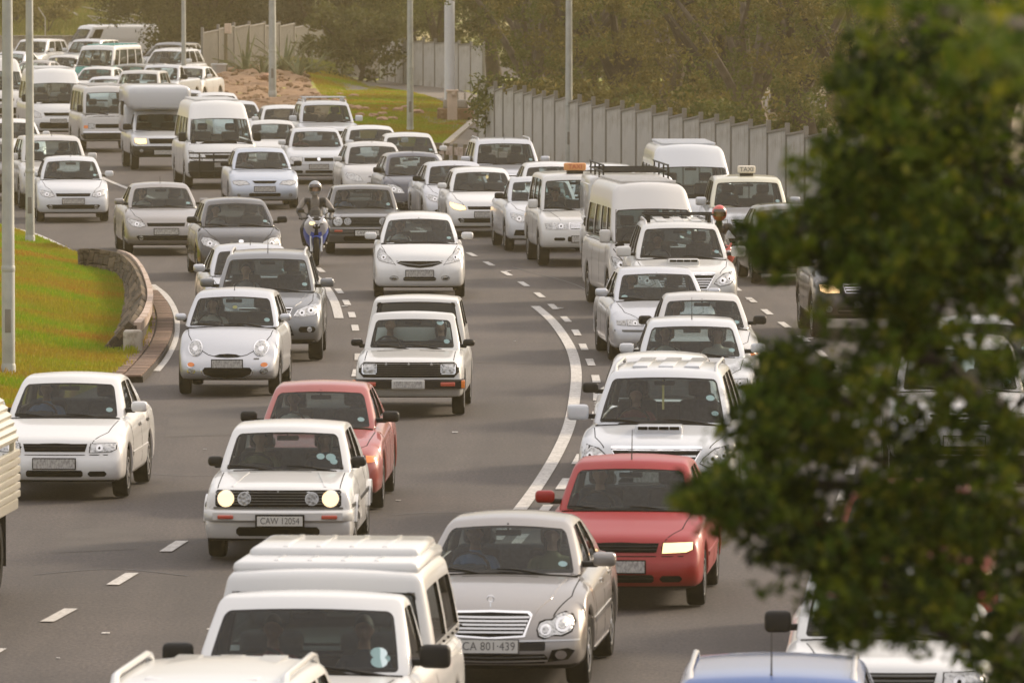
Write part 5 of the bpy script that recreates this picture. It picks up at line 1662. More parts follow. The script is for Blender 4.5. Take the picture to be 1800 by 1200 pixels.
# brown brick-paved gutter between kerb and wall, brick by brick
gl_ = bez([Gp(*p) for p in [(250, 520), (268, 545), (275, 575), (268, 605), (250, 635), (215, 672)]], 10)
gut = strip('pavement', gl_, .62, .0, M['mortar'], h=.085, kind='structure')
brick = MB().rbox(-.5, .5, -.135, .135, 0, .03, .008).mesh('brick')
acc = 0
L_ = [(gl_[i + 1] - gl_[i]).length for i in range(len(gl_) - 1)]
tot = sum(L_); nb = 0
t = .15
def along(pts, s_):
    for i in range(len(pts) - 1):
        l = (pts[i + 1] - pts[i]).length
        if s_ <= l: return pts[i].lerp(pts[i + 1], s_ / l), (pts[i + 1] - pts[i]).normalized()
        s_ -= l
    return pts[-1], (pts[-1] - pts[-2]).normalized()
while t < tot and nb < 290:
    c, d = along(gl_, t)
    nrm = Vector((-d.y, d.x))
    for k in (-.15, .15):
        q = c + nrm * k
        b = obj('brick', brick, M['brickpave'], gut, (q.x, q.y, .082 + random.uniform(0, .006)))
        b.rotation_euler = (0, 0, math.atan2(d.y, d.x) + random.uniform(-.02, .02)); b.scale = (tot / 142 * .9, 1, 1); nb += 1
    t += tot / 142

# --- curved battered stone wall round the tip of the bank, pale coping on the road side
def strip3(pts, w_, z0, z1, org):
    mb = MB(); n = len(pts)
    for i, p in enumerate(pts):
        d = (pts[min(i + 1, n - 1)] - pts[max(i - 1, 0)]).normalized(); nx = Vector((-d.y, d.x)) * (w_ / 2)
        for q, z in ((p + nx, z0), (p + nx, z1), (p - nx, z1), (p - nx, z0)): mb.v.append((q.x - org.x, q.y - org.y, z))
    for i in range(n - 1):
        for j in range(4): mb.f.append((i * 4 + j, i * 4 + (j + 1) % 4, (i + 1) * 4 + (j + 1) % 4, (i + 1) * 4 + j)); mb.m.append(0)
    mb.f += [(0, 1, 2, 3), (4 * n - 1, 4 * n - 2, 4 * n - 3, 4 * n - 4)]; mb.m += [0, 0]
    return mb
WZ = .52
def gz(px, py, z): v = G(px, py, z); return Vector((v.x, v.y))
wt_ = bez([gz(*p, WZ) for p in [(138, 438), (166, 438), (196, 441), (222, 449), (240, 468), (252, 494), (257, 522), (249, 550), (234, 570)]], 10)
wb_ = []
for i, p_ in enumerate(wt_):
    d = (wt_[min(i + 1, len(wt_) - 1)] - wt_[max(i - 1, 0)]).normalized(); nx = Vector((-d.y, d.x))
    if nx.x > 0 and i > len(wt_) // 2: nx = -nx
    if nx.y > 0 and i <= len(wt_) // 2: nx = -nx
    wb_.append(p_ + nx * lerp(.10, .46, sstep(.35, .8, i / len(wt_))))
wall = empty('stone_wall', (wt_[30].x, wt_[30].y, 0))
tag(wall, 'curved brown stone wall with pale coping round the tip of the grass bank', 'wall')
W0 = wall.location.copy()
NB = len(wb_)
def wpt(u, v):
    """u along the wall 0..1, v up the battered face 0..1"""
    k = u * (NB - 1); i = min(int(k), NB - 2); f = k - i
    b = wb_[i].lerp(wb_[i + 1], f); t = wt_[i].lerp(wt_[i + 1], f)
    p = b.lerp(t, v); return Vector((p.x - W0.x, p.y - W0.y, lerp(.02, WZ, v)))
rs = random.Random(12)
stone = MB().rbox(-.5, .5, -.5, .5, -.5, .5, .10).mesh('stone')
u = 0.0; cnt = 0
while u < 1 and cnt < 296:
    du = rs.choice([.022, .03, .038]); v = 0.0
    while v < .985 and cnt < 296:
        dv = rs.choice([.10, .14, .2, .3, .42]); dv = min(dv, 1 - v)
        if 1 - v - dv < .06: dv = 1 - v
        uu = min(1, u + du)
        c = wpt((u + uu) / 2, v + dv / 2); ax = wpt(uu, v + dv / 2) - wpt(u, v + dv / 2); ay = wpt((u + uu) / 2, v + dv) - wpt((u + uu) / 2, v)
        n_ = ax.cross(ay).normalized(); ax_n = ax.normalized(); ay_n = n_.cross(ax_n)
        o = obj('stone', stone, M['stonewall'], wall)
        th = .16 + rs.uniform(0, .05)
        Rm = Matrix((ax_n, ay_n, n_)).transposed().to_4x4()
        o.matrix_basis = Matrix.Translation(c) @ Rm @ Matrix.Diagonal((ax.length * .90, ay.length * .90, th, 1))
        v += dv; cnt += 1
    u += du
core = MB()
for i in range(NB):
    b, t = wb_[i] - Vector((W0.x, W0.y)), wt_[i] - Vector((W0.x, W0.y))
    d = (wt_[min(i + 1, NB - 1)] - wt_[max(i - 1, 0)]).normalized(); nx = Vector((-d.y, d.x))
    if nx.dot(t - b) < 0: nx = -nx
    e = t + nx * .06
    core.v += [(b.x, b.y, -.05), (b.x, b.y, .03), (t.x, t.y, WZ - .02), (e.x, e.y, WZ - .02), (e.x, e.y, -.05)]
for i in range(NB - 1):
    for j in range(5): core.f.append((i * 5 + j, i * 5 + (j + 1) % 5, (i + 1) * 5 + (j + 1) % 5, (i + 1) * 5 + j)); core.m.append(0)
core.f += [(0, 1, 2, 3, 4), tuple((NB - 1) * 5 + k for k in (4, 3, 2, 1, 0))]; core.m += [0, 0]
obj('wall_core', core.mesh('core'), M['mortar'], wall)
cop = []
for i in range(NB):
    d = (wt_[min(i + 1, NB - 1)] - wt_[max(i - 1, 0)]).normalized(); nx = Vector((-d.y, d.x))
    if nx.dot(wt_[i] - wb_[i]) < 0: nx = -nx
    cop.append(wt_[i] + nx * .07)
for i in range(22, NB - 1, 6):
    pp = cop[i:min(i + 7, NB)]
    if len(pp) < 3: continue
    k = (i - 22) / (NB - 22)
    obj('coping_block', strip3(pp, lerp(.05, .13, k), WZ - .12, WZ + .03, W0).mesh('coping'), M['coping'], wall)
e = cop[-1] - Vector((W0.x, W0.y)); obj('end_block', MB().rbox(e.x - .22, e.x + .08, e.y - .22, e.y + .05, 0, WZ - .08, .05).mesh('e'), M['kerb'], wall)

# --- painted lines on the road
def dashes(name, pts, on, off, wdt, start=0., z=.012):
    L = sum((pts[i + 1] - pts[i]).length for i in range(len(pts) - 1)); t = start
    while t + on < L:
        a, _ = along(pts, t); m_, _ = along(pts, t + on / 2); b, _ = along(pts, t + on)
        strip('lane_dash', [a, m_, b], wdt, z, M['marking'], kind='structure')
        t += on + off
solid_l = bez([Gp(*p) for p in [(516, 462), (548, 482), (572, 505), (588, 532), (596, 560)]], 8)
strip('lane_line', solid_l, .16, .012, M['marking'], kind='structure')
solid_r = bez([Gp(*p) for p in [(941, 539), (968, 562), (990, 590), (1006, 620), (1013, 655), (1010, 700), (1000, 750), (978, 800), (948, 850), (915, 895), (870, 950)]], 8)
strip('lane_line', solid_r, .165, .012, M['marking'], kind='structure')
# exact dash placements along the measured lines
d1 = bez([Gp(*p) for p in [(400, 395), (540, 460), (590, 505), (613, 540), (624, 575), (630, 620), (625, 660), (600, 720)]], 8)
dashes('lane_dash', d1, 1.9, 2.6, .12, .5)
d2 = bez([Gp(*p) for p in [(700, 385), (780, 423), (848, 458), (905, 490), (952, 522), (985, 552), (1010, 580), (1030, 620), (1046, 660), (1050, 700), (1040, 760), (985, 860), (870, 1000)]], 8)
dashes('lane_dash', d2, 1.9, 2.6, .12, 1.)
d3 = bez([Gp(*p) for p in [(1150, 420), (1240, 470), (1310, 520), (1360, 558), (1420, 602), (1470, 650), (1500, 720), (1500, 800), (1470, 900), (1380, 1040)]], 8)
dashes('lane_dash', d3, 1.9, 2.6, .12, .2)
d4 = bez([Gp(*p) for p in [(480, 880), (343, 939), (257, 993), (153, 1055), (26, 1125), (-150, 1230)]], 8)
dashes('lane_dash', d4, 1.5, 2.9, .14, 1.9)
d5 = bez([Gp(*p) for p in [(165, 305), (190, 318), (240, 338), (300, 362)]], 8)
strip('lane_line', d5, .14, .012, M['marking'], kind='structure')
# cat's-eye studs beside the dashes
stud = MB().rbox(-.06, .06, -.05, .05, 0, .022, .01).mesh('road_stud')
for k, (px, py) in enumerate([(548, 475), (606, 540), (893, 478), (985, 543), (1038, 635), (1317, 528), (1424, 596)]):
    p = Gp(px, py)
    o = obj('road_stud', stud, M['marking'], None, (p[0], p[1], .004))
    tag(o, ['pale road stud just right of the motorcycle front wheel', 'pale road stud by the dashes right of the dark silver crossover', 'pale road stud left of the white minibus wheels',
            'pale road stud above the start of the long solid line', 'pale road stud left of the large white four wheel drive', 'pale road stud in the dashes right of the four wheel drive with roof bars',
            'pale road stud by the dashes left of the dark brown car'][k], 'road stud', 'road studs between the lane dashes')
# small litter flecks
fl = MB(); rl = random.Random(8)
for (px, py) in [(360, 790), (186, 1113), (102, 1157), (370, 1106), (905, 600), (430, 1000), (800, 760), (890, 1010), (700, 880)]:
    p = Gp(px, py); a_ = rl.uniform(.015, .04); fl.box(p[0] - a_, p[0] + a_, p[1] - a_ * 2, p[1] + a_, .004, .012)
o = obj('litter', fl.mesh('litter'), M['marking']); tag(o, kind='stuff')

# tar-sealed joints and a darker reinstatement patch
M['tar'] = mat('tar_seal', (.018, .016, .015), .5)
M['patch'] = ramp_mat('patched_asphalt', [(.036, .030, .027), (.050, .042, .037), (.07, .06, .053)], (1.2, 22.), .85, .3, 50)
for pl_ in ([(250, 832), (330, 836), (420, 834)], [(280, 700), (520, 694), (640, 702)], [(690, 905), (780, 900), (900, 903)], [(60, 1010), (200, 1000), (330, 1012)], [(900, 470), (1010, 500), (1060, 530)]):
    strip('road_seam', bez([Gp(*p) for p in pl_], 6), .035, .006, M['tar'], kind='structure')
sheet('road_patch', [Gp(*p) for p in [(300, 712), (620, 706), (600, 760), (290, 768)]], .003, M['patch'])
sheet('road_patch', [Gp(*p) for p in [(830, 610), (930, 612), (938, 640), (834, 638)]], .003, M['patch'])
sheet('road_patch', [Gp(*p) for p in [(120, 930), (260, 925), (240, 965), (90, 972)]], .003, M['patch'])
# --- median island: lawn, path, rubble mound
med_edge = bez([Gp(*p) for p in [(338, 168), (350, 200), (400, 228), (470, 252), (560, 268), (640, 282), (700, 292), (764, 280)]], 6)
isl = [(p.x, p.y) for p in med_edge] + [Gp(800, 250), Gp(838, 216), Gp(900, 180), (14, 345), (-13.4, 345)]
mound_c = Vector(Gp(455, 158))
def lawn(x, y):
    e = math.hypot((x - mound_c.x) / 4.6, (y - mound_c.y) / 30)
    return .75 * max(0, 1 - e * e) ** 1.2 + .25 * max(0, 1 - math.hypot((x + 6) / 5, (y - 290) / 30) ** 2)
sheet('lawn', isl, .10, M['grassbase'], hf=lawn, cell=2.2, zskirt=-.05)
me_pts = [Vector(p) for p in [Gp(338, 168), Gp(350, 200), Gp(400, 228), Gp(470, 252), Gp(560, 268), Gp(640, 282), Gp(700, 292), Gp(764, 280)]]
strip('kerb', med_edge, .2, .0, M['kerb'], h=.13, kind='structure')
def above(px, py, z):
    return G(px, py, z)
# path that forks round the foot of the mast
pth = [Gp(*p) for p in [(766, 280), (840, 212), (852, 205), (900, 215), (900, 300), (850, 330)]]
sheet('path', pth, .13, M['path'], hf=lambda x, y: lawn(x, y) + .0, cell=2.5)
pl2 = bez([Gp(*p) for p in [(600, 148), (680, 160), (730, 174), (780, 190), (840, 206), (920, 235)]], 8)
def strip_on(name, pts, w_, hf, dz, m, h=0.):
    v, f = [], []; n = len(pts)
    for i, p in enumerate(pts):
        d = (pts[min(i + 1, n - 1)] - pts[max(i - 1, 0)]).normalized(); nx = Vector((-d.y, d.x)) * (w_ / 2)
        for sg in (1, .33, -.33, -1):
            q = p + nx * sg; v.append((q.x, q.y, .10 + hf(q.x, q.y) + dz))
    for i in range(n - 1):
        for j in range(3): f.append((i * 4 + j, i * 4 + j + 1, i * 4 + j + 5, i * 4 + j + 4))
    o = obj(name, MB().add(v, f).mesh(name, smooth=True), m); tag(o, kind='structure'); return o
strip_on('path', pl2, 5.0, lawn, .034, M['path'])
kp = bez([Gp(*p) for p in [(764, 281), (800, 248), (838, 216)]], 6)
strip('kerb', kp, .22, .10, M['kerb'], h=.09, kind='structure')
# brown rubble spread over the mound
def rub(x, y):
    return lawn(x, y) + .10
rp = bez([Gp(*p) for p in [(344, 170), (352, 150), (385, 138), (440, 130), (500, 137), (528, 150), (548, 172), (580, 200), (560, 232), (520, 246), (470, 240), (410, 220), (352, 190), (344, 170)]], 5)[:-1]
sheet('rubble_mound', [(p.x, p.y) for p in rp], .10, M['rubble'], kind='stuff', hf=lambda x, y: lawn(x, y) + .06 + .12 * math.sin(x * 3.1 + math.sin(y * .8)) * math.sin(y * .9 + 1.3 * x), cell=.9, zskirt=0)
def rock_mesh(seed, n=2):
    rr = random.Random(seed); bm = bmesh.new(); bmesh.ops.create_icosphere(bm, subdivisions=n, radius=.5)
    for v in bm.verts: v.co *= rr.uniform(.78, 1.18); v.co.z *= .7
    me = bpy.data.meshes.new('rock'); bm.to_mesh(me); bm.free(); return me
RK = [rock_mesh(i) for i in range(5)]
# clods and stones on the mound
mbs = MB()
rr = random.Random(3)
def inside(p, poly):
    c = False; n = len(poly)
    for i in range(n):
        a, b = poly[i], poly[(i + 1) % n]
        if (a[1] > p[1]) != (b[1] > p[1]) and p[0] < (b[0] - a[0]) * (p[1] - a[1]) / (b[1] - a[1]) + a[0]: c = not c
    return c
rpt = [(p.x, p.y) for p in rp]; x0, x1 = min(p[0] for p in rpt), max(p[0] for p in rpt); y0, y1 = min(p[1] for p in rpt), max(p[1] for p in rpt)
k = 0
while k < 900:
    x, y = rr.uniform(x0, x1), rr.uniform(y0, y1)
    if not inside((x, y), rpt): continue
    s_ = rr.choice([.1, .14, .2, .3]); me = RK[rr.randrange(5)]
    A = Matrix.Translation((x, y, .16 + lawn(x, y))) @ Matrix.Rotation(rr.uniform(0, 6), 4, 'Z') @ Matrix.Scale(s_, 4)
    mbs.add([A @ v.co for v in me.vertices], [tuple(p.vertices) for p in me.polygons]); k += 1
o = obj('rubble', mbs.mesh('rubble', fix=False, angle=30), M['rubble']); tag(o, kind='stuff')
# single stones lying on the lawn
rocks = [(468, 137, .42, 'large reddish stone at the top of the rubble mound'), (521, 149, .38, 'reddish stone left of the two pale ones on the lawn'), (537, 150, .45, 'pale stone, right one of the pair above the lawn'),
         (555, 167, .28, 'small red stone alone below the pale pair'), (598, 168, .25, 'red stone at the top middle of the lawn'), (621, 171, .3, 'flat red stone right of the top middle one'),
         (588, 180, .34, 'red stone left of a close pair in the lawn middle'), (602, 179, .3, 'red stone, right one of the close pair in the lawn middle'), (626, 193, .36, 'dull red stone right of the roof bars'),
         (614, 190, .3, 'dull red stone just above the roof bars'), (640, 194, .3, 'brown stone in the centre of the lawn cluster'), (656, 207, .36, 'dark red stone in the lower lawn cluster'),
         (672, 203, .3, 'dark red stone topmost in the lower lawn cluster'), (670, 213, .36, 'dark red stone at the bottom of the lower lawn cluster'), (690, 211, .28, 'dark red stone right of the lower lawn cluster'),
         (632, 204, .28, 'light brown stone above the four wheel drive roof'), (676, 194, .26, 'thin red stone above the lower cluster'), (700, 196, .34, 'red brown stone left of the lamp post on the lawn'),
         (712, 191, .28, 'small red stone touching the lamp post on the lawn'), (731, 201, .42, 'large tan stone right of the lamp post on the lawn')]
for i, (px, py, s_, lb) in enumerate(rocks):
    zz = .15
    p = G(px, py, zz)
    for _ in range(4): p = G(px, py, .12 + lawn(p.x, p.y))
    o = obj('rock', RK[i % 5], M['rock'], None, (p.x, p.y, p.z + s_ * .12)); o.scale = (s_ * 1.3, s_ * 1.2, s_ * .9); o.rotation_euler = (0, 0, i * 1.3)
    tag(o, lb, 'rock', 'reddish stones on the lawn')

# --- right side verge behind the fence
# right-hand fence, panel by panel
RF = [842, 855, 871, 886, 905, 922, 938, 956, 977, 998, 1019, 1043, 1067, 1094, 1120, 1149, 1178, 1203, 1232, 1260, 1287, 1319, 1351, 1384, 1417, 1449, 1481, 1514, 1547, 1581, 1616, 1651, 1688, 1726, 1765, 1806]
pts = []
Y = 243.0
for i, px in enumerate(RF):
    if i == 0: pts.append(Vector((XatY(px, Y), Y)))
    else:
        lo, hi = Y - 2.4, Y
        x_prev = pts[-1].x
        Yn = Y - 2.25
        for _ in range(6):
            dx = XatY(px, Yn) - x_prev
            Yn = Y - math.sqrt(max(.5, 2.36 ** 2 - dx * dx))
        Y = Yn; pts.append(Vector((XatY(px, Y), Y)))
fence_r = pts
def build_fence(name, pts, H, label, ribs=9, tilt=.10, cap=True, slat=False, zf=lambda x, y: 0, group=None):
    root = empty(name, (pts[0].x, pts[0].y, 0)); tag(root, label, 'fence', group)
    O = root.location
    Lp = 2.36
    mb = MB(); n = ribs * 4; vv = []
    # corrugated sheet one unit long, one unit high
    if slat:
        for i in range(17): mb.box(i / 17 + .004, i / 17 + .040, -.012, .012, .01, .99, 0)
        for z in (.12, .88): mb.box(0, 1, .012, .035, z - .02, z + .02, 1)
    else:
        for i in range(n + 1):
            x = i / n; ph = i % 4
            vv.append((x, -.018 if ph in (0, 1) else .018))
        for (x, y) in vv: mb.v += [(x, y, 0), (x, y, 1)]
        for i in range(n): mb.f.append((i * 2, i * 2 + 2, i * 2 + 3, i * 2 + 1)); mb.m.append(0)
    if cap: mb.box(0, 1, -.045, .045, .985, 1.01, 1)
    mb.v = [(x, y, z + x * tilt / H) for (x, y, z) in mb.v]     # each bay's sheet climbs towards its far post
    pm = mb.mesh('panel', smooth=False)
    post = MB().rbox(-.045, .045, -.055, .055, 0, 1, .01).mesh('post')
    for i in range(len(pts)):
        p = pts[i]; z0 = zf(p.x, p.y)
        q = pts[min(i + 1, len(pts) - 1)]; d = (q - p) if i < len(pts) - 1 else (p - pts[i - 1])
        o = obj('post', post, M['fencepost'], root, (p.x - O.x, p.y - O.y, z0 - .05)); o.scale = (1, 1, H + tilt + .14 + random.uniform(-.03, .03)); o.rotation_euler = (0, 0, math.atan2(d.y, d.x))
        if i < len(pts) - 1:
            o = obj('panel', pm, [M['fence'], M['fencepost']], root, (p.x - O.x, p.y - O.y, z0 - .02))
            if slat: o.material_slots[0].material = M['slatmetal']
            L = d.length
            o.rotation_euler = (0, 0, math.atan2(d.y, d.x)); o.scale = (L - .03, 1, H + random.uniform(-.03, .02))
    return root
build_fence('panel_fence', fence_r, 1.88, 'long grey corrugated panel fence curving along the right side of the road', ribs=9, tilt=.15)
verge = [(p.x + .0, p.y) for p in fence_r] + [(30, fence_r[-1].y), (30, 330), (-1, 262)]
sheet('verge', verge, .08, M['earth'], zskirt=-.05, hf=lambda x, y: .0, cell=20)
strip('kerb', [Vector((p.x - .9, p.y - 1.5)) for p in fence_r], .15, 0, M['kerb'], h=.12, kind='structure')
strip('pavement', [Vector((p.x - .42, p.y - .7)) for p in fence_r], .80, 0, M['path'], h=.10, kind='structure')
# back fence: slatted part then sheet part
def line_pts(a, b, step=2.36):
    a, b = Vector(a), Vector(b); n = max(1, round((b - a).length / step)); return [a.lerp(b, i / n) for i in range(n + 1)]
def lz(x, y): return .10 + lawn(x, y)
bf1 = line_pts((XatY(356, 325), 325), (XatY(665, 352), 352))
build_fence('slat_fence', bf1, 1.75, 'grey slatted fence behind the spiky plants and rubble mound', ribs=8, tilt=.10, slat=True, zf=lz)
bf2 = line_pts((XatY(668, 340), 340), (XatY(725, 330), 330)) + line_pts((XatY(725, 330), 330), (XatY(850, 316), 316))[1:]
build_fence('panel_fence', bf2, 1.85, 'grey sheet fence between the dark bush and the white mast', ribs=8, tilt=.08, zf=lz)
# low crash barrier across the end of the path
bp_ = [Vector(Gp(*p)) for p in [(764, 296), (800, 298), (860, 304), (910, 312)]]
o = empty('crash_barrier', (bp_[0].x, bp_[0].y, 0)); tag(o, 'low pale crash barrier across the foot of the asphalt path', 'barrier')
obj('barrier_rail', strip3(bez(bp_, 4), .10, .40, .62, o.location).mesh('rail'), M['coping'], o)
for p in bez(bp_, 3): obj('barrier_post', MB().rbox(-.07, .07, -.07, .07, 0, .72, .02).mesh('p'), M['postold'], o, (p.x - o.location.x, p.y - o.location.y, 0))

# --- low grey wall and hillside at the far left
fw = empty('boundary_wall', (XatY(190, 404), 404, 0)); tag(fw, 'low grey concrete wall behind the far queue', 'wall')
xa, xb = XatY(-400, 404), XatY(352, 404)
n = 17
for i in range(n):
    a, b = lerp(xa, xb, i / n), lerp(xa, xb, (i + 1) / n)
    obj('wall_panel', MB().rbox(a - fw.location.x + .015, b - fw.location.x - .015, -.1, .1, -.05, 1.05 + .0 * i, .02).mesh('panel'), M['concrete'], fw)
obj('wall_coping', MB().rbox(xa - fw.location.x, xb - fw.location.x, -.14, .14, 1.05, 1.12, .02).mesh('coping'), M['concrete'], fw)
def hill(x, y):
    t = max(0, y - 405)
    return min(9, .055 * t + .25 * math.sin(x * .25 + 1) * sstep(0, 20, t)) 
hs = [(-160, 405.2), (60, 405.2), (60, 640), (-160, 640)]
sheet('hillside', hs, .02, M['hill'], hf=hill, cell=9)

# --- lamp posts and mast
def lamp_post(px, py, H, rb, rt, label, z=0.02, arm=True, collar=1.6, az=-1.2):
    p = G(px, py, z); root = empty('lamp_post', p); tag(root, label, 'lamp post', 'lamp posts along the road')
    mb = MB().lathe([(rb, -.1), (rb, collar), (rb * .97, collar + .02), (rt, H)], 16)
    obj('pole', mb.mesh('pole'), M['galv'], root)
    obj('base_collar', MB().lathe([(rb * 1.12, -.05), (rb * 1.12, .10), (rb, .14)], 16).mesh('c'), M['galv'], root)
    obj('pole_joint', MB().lathe([(rb * 1.02, collar - .05), (rb * 1.05, collar - .04), (rb * 1.05, collar + .02), (rb * .98, collar + .04)], 16).mesh('j'), M['galv'], root)
    obj('access_door', MB().rbox(-.045, .045, -rb - .004, -rb + .02, .6, .95, .008).mesh('d'), M['fencepost'], root)
    d = Vector((math.cos(az), math.sin(az), 0))
    obj('lamp_arm', MB().tube([(0, 0, H - .02), d * .5 + Vector((0, 0, H + .35)), d * 1.6 + Vector((0, 0, H + .55))], [rt, rt * .8, rt * .6], 8).mesh('a'), M['galv'], root)
    h = obj('lamp_head', MB().rbox(-.14, .14, -.35, .35, -.06, .07, .05).mesh('h'), M['galv'], root, d * 1.85 + Vector((0, 0, H + .56))); h.rotation_euler = (0, 0, az + math.pi / 2)
    obj('lamp_glass', MB().ellipsoid((0, 0, -.06), (.11, .26, .05)).mesh('g'), M['lens'], h)
    return root
zb_ = .3
for _ in range(6):
    q_ = G(15, 655, zb_); zb_ = .10 + bank(q_.x, q_.y)
lamp_post(15, 655, 9.2, .098, .06, 'nearest and thickest lamp post standing on the grass bank at the far left', z=zb_, collar=1.55)
lamp_post(53, 425, 9.4, .095, .06, 'second lamp post from the left, at the kerb above the grass bank', z=.14, collar=1.5)
lamp_post(323, 162, 9.0, .095, .06, 'slim lamp post beside the far queue at the end of the slatted fence', z=.1, collar=1.6)
lamp_post(479, 166, 9.0, .14, .09, 'lamp post rising from the rubble mound', z=.55, collar=1.6)
lamp_post(721, 230, 9.0, .105, .07, 'lamp post standing on the lawn', z=.14, collar=2.05)
lamp_post(1000, 292, 9.4, .105, .07, 'lamp post in front of the right-hand fence', z=.1, collar=1.7)
p = G(397, 122, .9); o = empty('timber_post', (p.x, p.y, .5)); tag(o, 'short weathered post with a small box on top behind the spiky plants', 'post')
obj('post', MB().lathe([(.09, -.6), (.07, 2.1), (.0, 2.12)], 10).mesh('p'), M['postold'], o)
obj('post_box', MB().rbox(-.05, .22, -.12, .08, 1.85, 2.25, .02).mesh('b'), M['boxpink'], o)
# big pale mast with cabinet and stepped plinth
p = G(795, 212, .15); mast = empty('mast', (p.x, p.y + 1.2, .12)); tag(mast, 'thick pale mast on a stepped concrete plinth at the edge of the lawn', 'mast')
obj('mast_shaft', MB().lathe([(.18, .3), (.175, 6), (.15, 12)], 20).mesh('s'), M['mastwhite'], mast, (-.10, 0, 0))
obj('plinth', MB().rbox(-.62, .62, -.6, .6, -.1, .42, .04).mesh('p'), M['rubble'], mast, (.10, 0, 0))
obj('plinth_step', MB().rbox(-.42, .42, -.42, .42, .42, .72, .05).mesh('p'), M['concrete'], mast, (.10, 0, 0))
for sx in (-.3, .05, .3): obj('anchor_bolt', MB().tube([(sx, -.36, .7), (sx, -.36, .95)], .035, 6).mesh('b'), M['concrete'], mast, (.12, 0, 0))
cb = empty('cabinet', (p.x, p.y, .12)); tag(cb, 'narrow pinkish utility cabinet in front of the pale mast', 'cabinet')
obj('cabinet_body', MB().rbox(-.17, .17, -.12, .12, 0, 1.0, .02).mesh('b'), M['boxpink'], cb)
obj('cabinet_cap', MB().rbox(-.21, .21, -.16, .16, 1.0, 1.07, .02).mesh('c'), M['boxpink'], cb)
obj('cabinet_box', MB().rbox(-.02, .12, -.2, -.12, .86, 1.0, .02).mesh('x'), M['boxpink'], cb)
# pale drum near the rubble
p = G(385, 146, .4); o = empty('plastic_drum', (p.x, p.y, .55)); tag(o, 'pale plastic drum standing by the slatted fence', 'drum')
obj('drum_body', MB().lathe([(.001, 0), (.26, 0), (.30, .55), (.31, .6)], 16).mesh('b'), M['palesilver'], o)
obj('drum_rim', MB().lathe([(.31, .56), (.335, .58), (.335, .62), (.29, .63)], 16).mesh('r'), M['mastwhite'], o)
# overhead bent stay behind the wall
p = G(80, 66, .0); o = empty('bent_stay', (XatY(80, 408), 408, .2)); tag(o, 'thin bent metal stay above the low wall at far left', 'post')
obj('stay_pole', MB().tube([(0, 0, 0), (0, 0, 1.75), (-.35, 0, 2.3)], .03, 6).mesh('s'), M['marking'], o)
# ------------------------------------------------------------------ the traffic
BUILT = {}
def get_proto(kind, opts=()):
    key = (kind, opts)
    if key not in BUILT:
        info = {}
        orig = Car.__init__
        def hook(s, *a, **k):
            orig(s, *a, **k); info.setdefault('car', s)
        Car.__init__ = hook
        root = PROTO[kind](**dict(opts))
        Car.__init__ = orig
        BUILT[key] = (root, info['car'])
    return BUILT[key]

CARS = []
TINY = ('seat', 'dashboard', 'steering_wheel', 'rear_seat', 'interior_mirror', 'licence_disc', 'mirror_glass', 'bonnet_seam', 'slat', 'reflector', 'bulb', 'door_handle', 'washer_jet', 'roof_ridge')
FARSKIP = ('steering_wheel', 'mirror_glass', 'slat', 'bulb', 'reflector', 'washer_jet', 'interior_mirror', 'bumper_crease', 'bonnet_seam', 'door_handle', 'bonnet_crease')
def car(kind, col, px, py, phi, label, name, cat='car', group='cars queued on the curving road', lit=None, opts=(), extra=None, theta=None, skip=()):
    root, c = get_proto(kind, opts)
    loc = G(px, py, .008)
    al = math.degrees(math.atan2(loc.x, loc.y))
    th = theta if theta is not None else phi - al
    if col == 'white': col = ('white', 'white_b', 'white_c', 'white', 'white_d', 'white_b')[len(CARS) * 5 % 6 if len(CARS) > 2 else 0]
    if kind == 'golf' and col.startswith('white'): col = 'white'
    remap = {'white_paint': M[col]} if col != 'white' else {}
    s = 14000 / loc.y
    r = copy_tree(root, None, skip=(FARSKIP if s < 74 else ()) + tuple(skip), remap=remap)
    r.name = name
    r.location = loc; r.rotation_euler = (0, 0, R(th))
    if lit:
        for ch in r.children:
            if ch.name.startswith('headlight'):
                for l in ch.children:
                    if l.name.startswith('headlight_lens'):
                        me = l.data; cx = sum(v.co.x for v in me.vertices) / len(me.vertices)
                        if lit == 'both' or (lit == 'left' and cx < 0) or (lit == 'right' and cx > 0):
                            l.material_slots[0].material = M['lit']
                            for q in ch.children:
                                if q.name.startswith(('reflector', 'bulb')): q.material_slots[0].material = M['lit']
    tag(r, label, cat, group)
    d = dict(root=r, c=c, seaty=getattr(c, 'seaty', 1.5) - c.fo, seatz=c.topf(c.ws0 + .3) - .40, s=s)
    CARS.append(d)
    return d

WHT = 'white'
# --- nearest rows
A1 = car('fortuner', WHT, 312, 1690, 0, 'nearest white vehicle at the lower left edge, only its roof with curved rails showing', 'suv', theta=-5, opts=(('H', 1.78),))
A2 = car('bakkie', WHT, 522, 1440, 0, 'white bakkie with ribbed white canopy and open side window in the foreground', 'pickup_truck', 'pickup truck', theta=-5, opts=(('canopy', 'fitted'),))
A2['root'].scale = (1.11, 1.02, 1.03)
A3 = car('merc', 'taupe', 873, 1200, 0, 'silver grey saloon with chrome barred grille and twin oval headlights', 'sedan', theta=-5)
A4 = car('redpolo', 'red', 1098, 1062, 0, 'bright red car with a lit headlight in front of the dark tree', 'sedan', theta=-4.5, lit='right')
A5 = car('golf', WHT, 497, 978, 0, 'white square hatchback with two lit round headlights', 'hatchback', theta=-2.2, lit='both')
A6 = car('camry', 'salmon', 556, 892, 0, 'faded salmon red car tucked behind the white square hatchback', 'sedan', theta=-1.8, opts=(('mir', 'plastic'), ('W', 1.62), ('hb', .69), ('ht', .54)))
A7 = car('polosedan', WHT, 108, 872, 0, 'white car with slim black grille beside the grass bank at lower left', 'sedan', theta=-3.2)
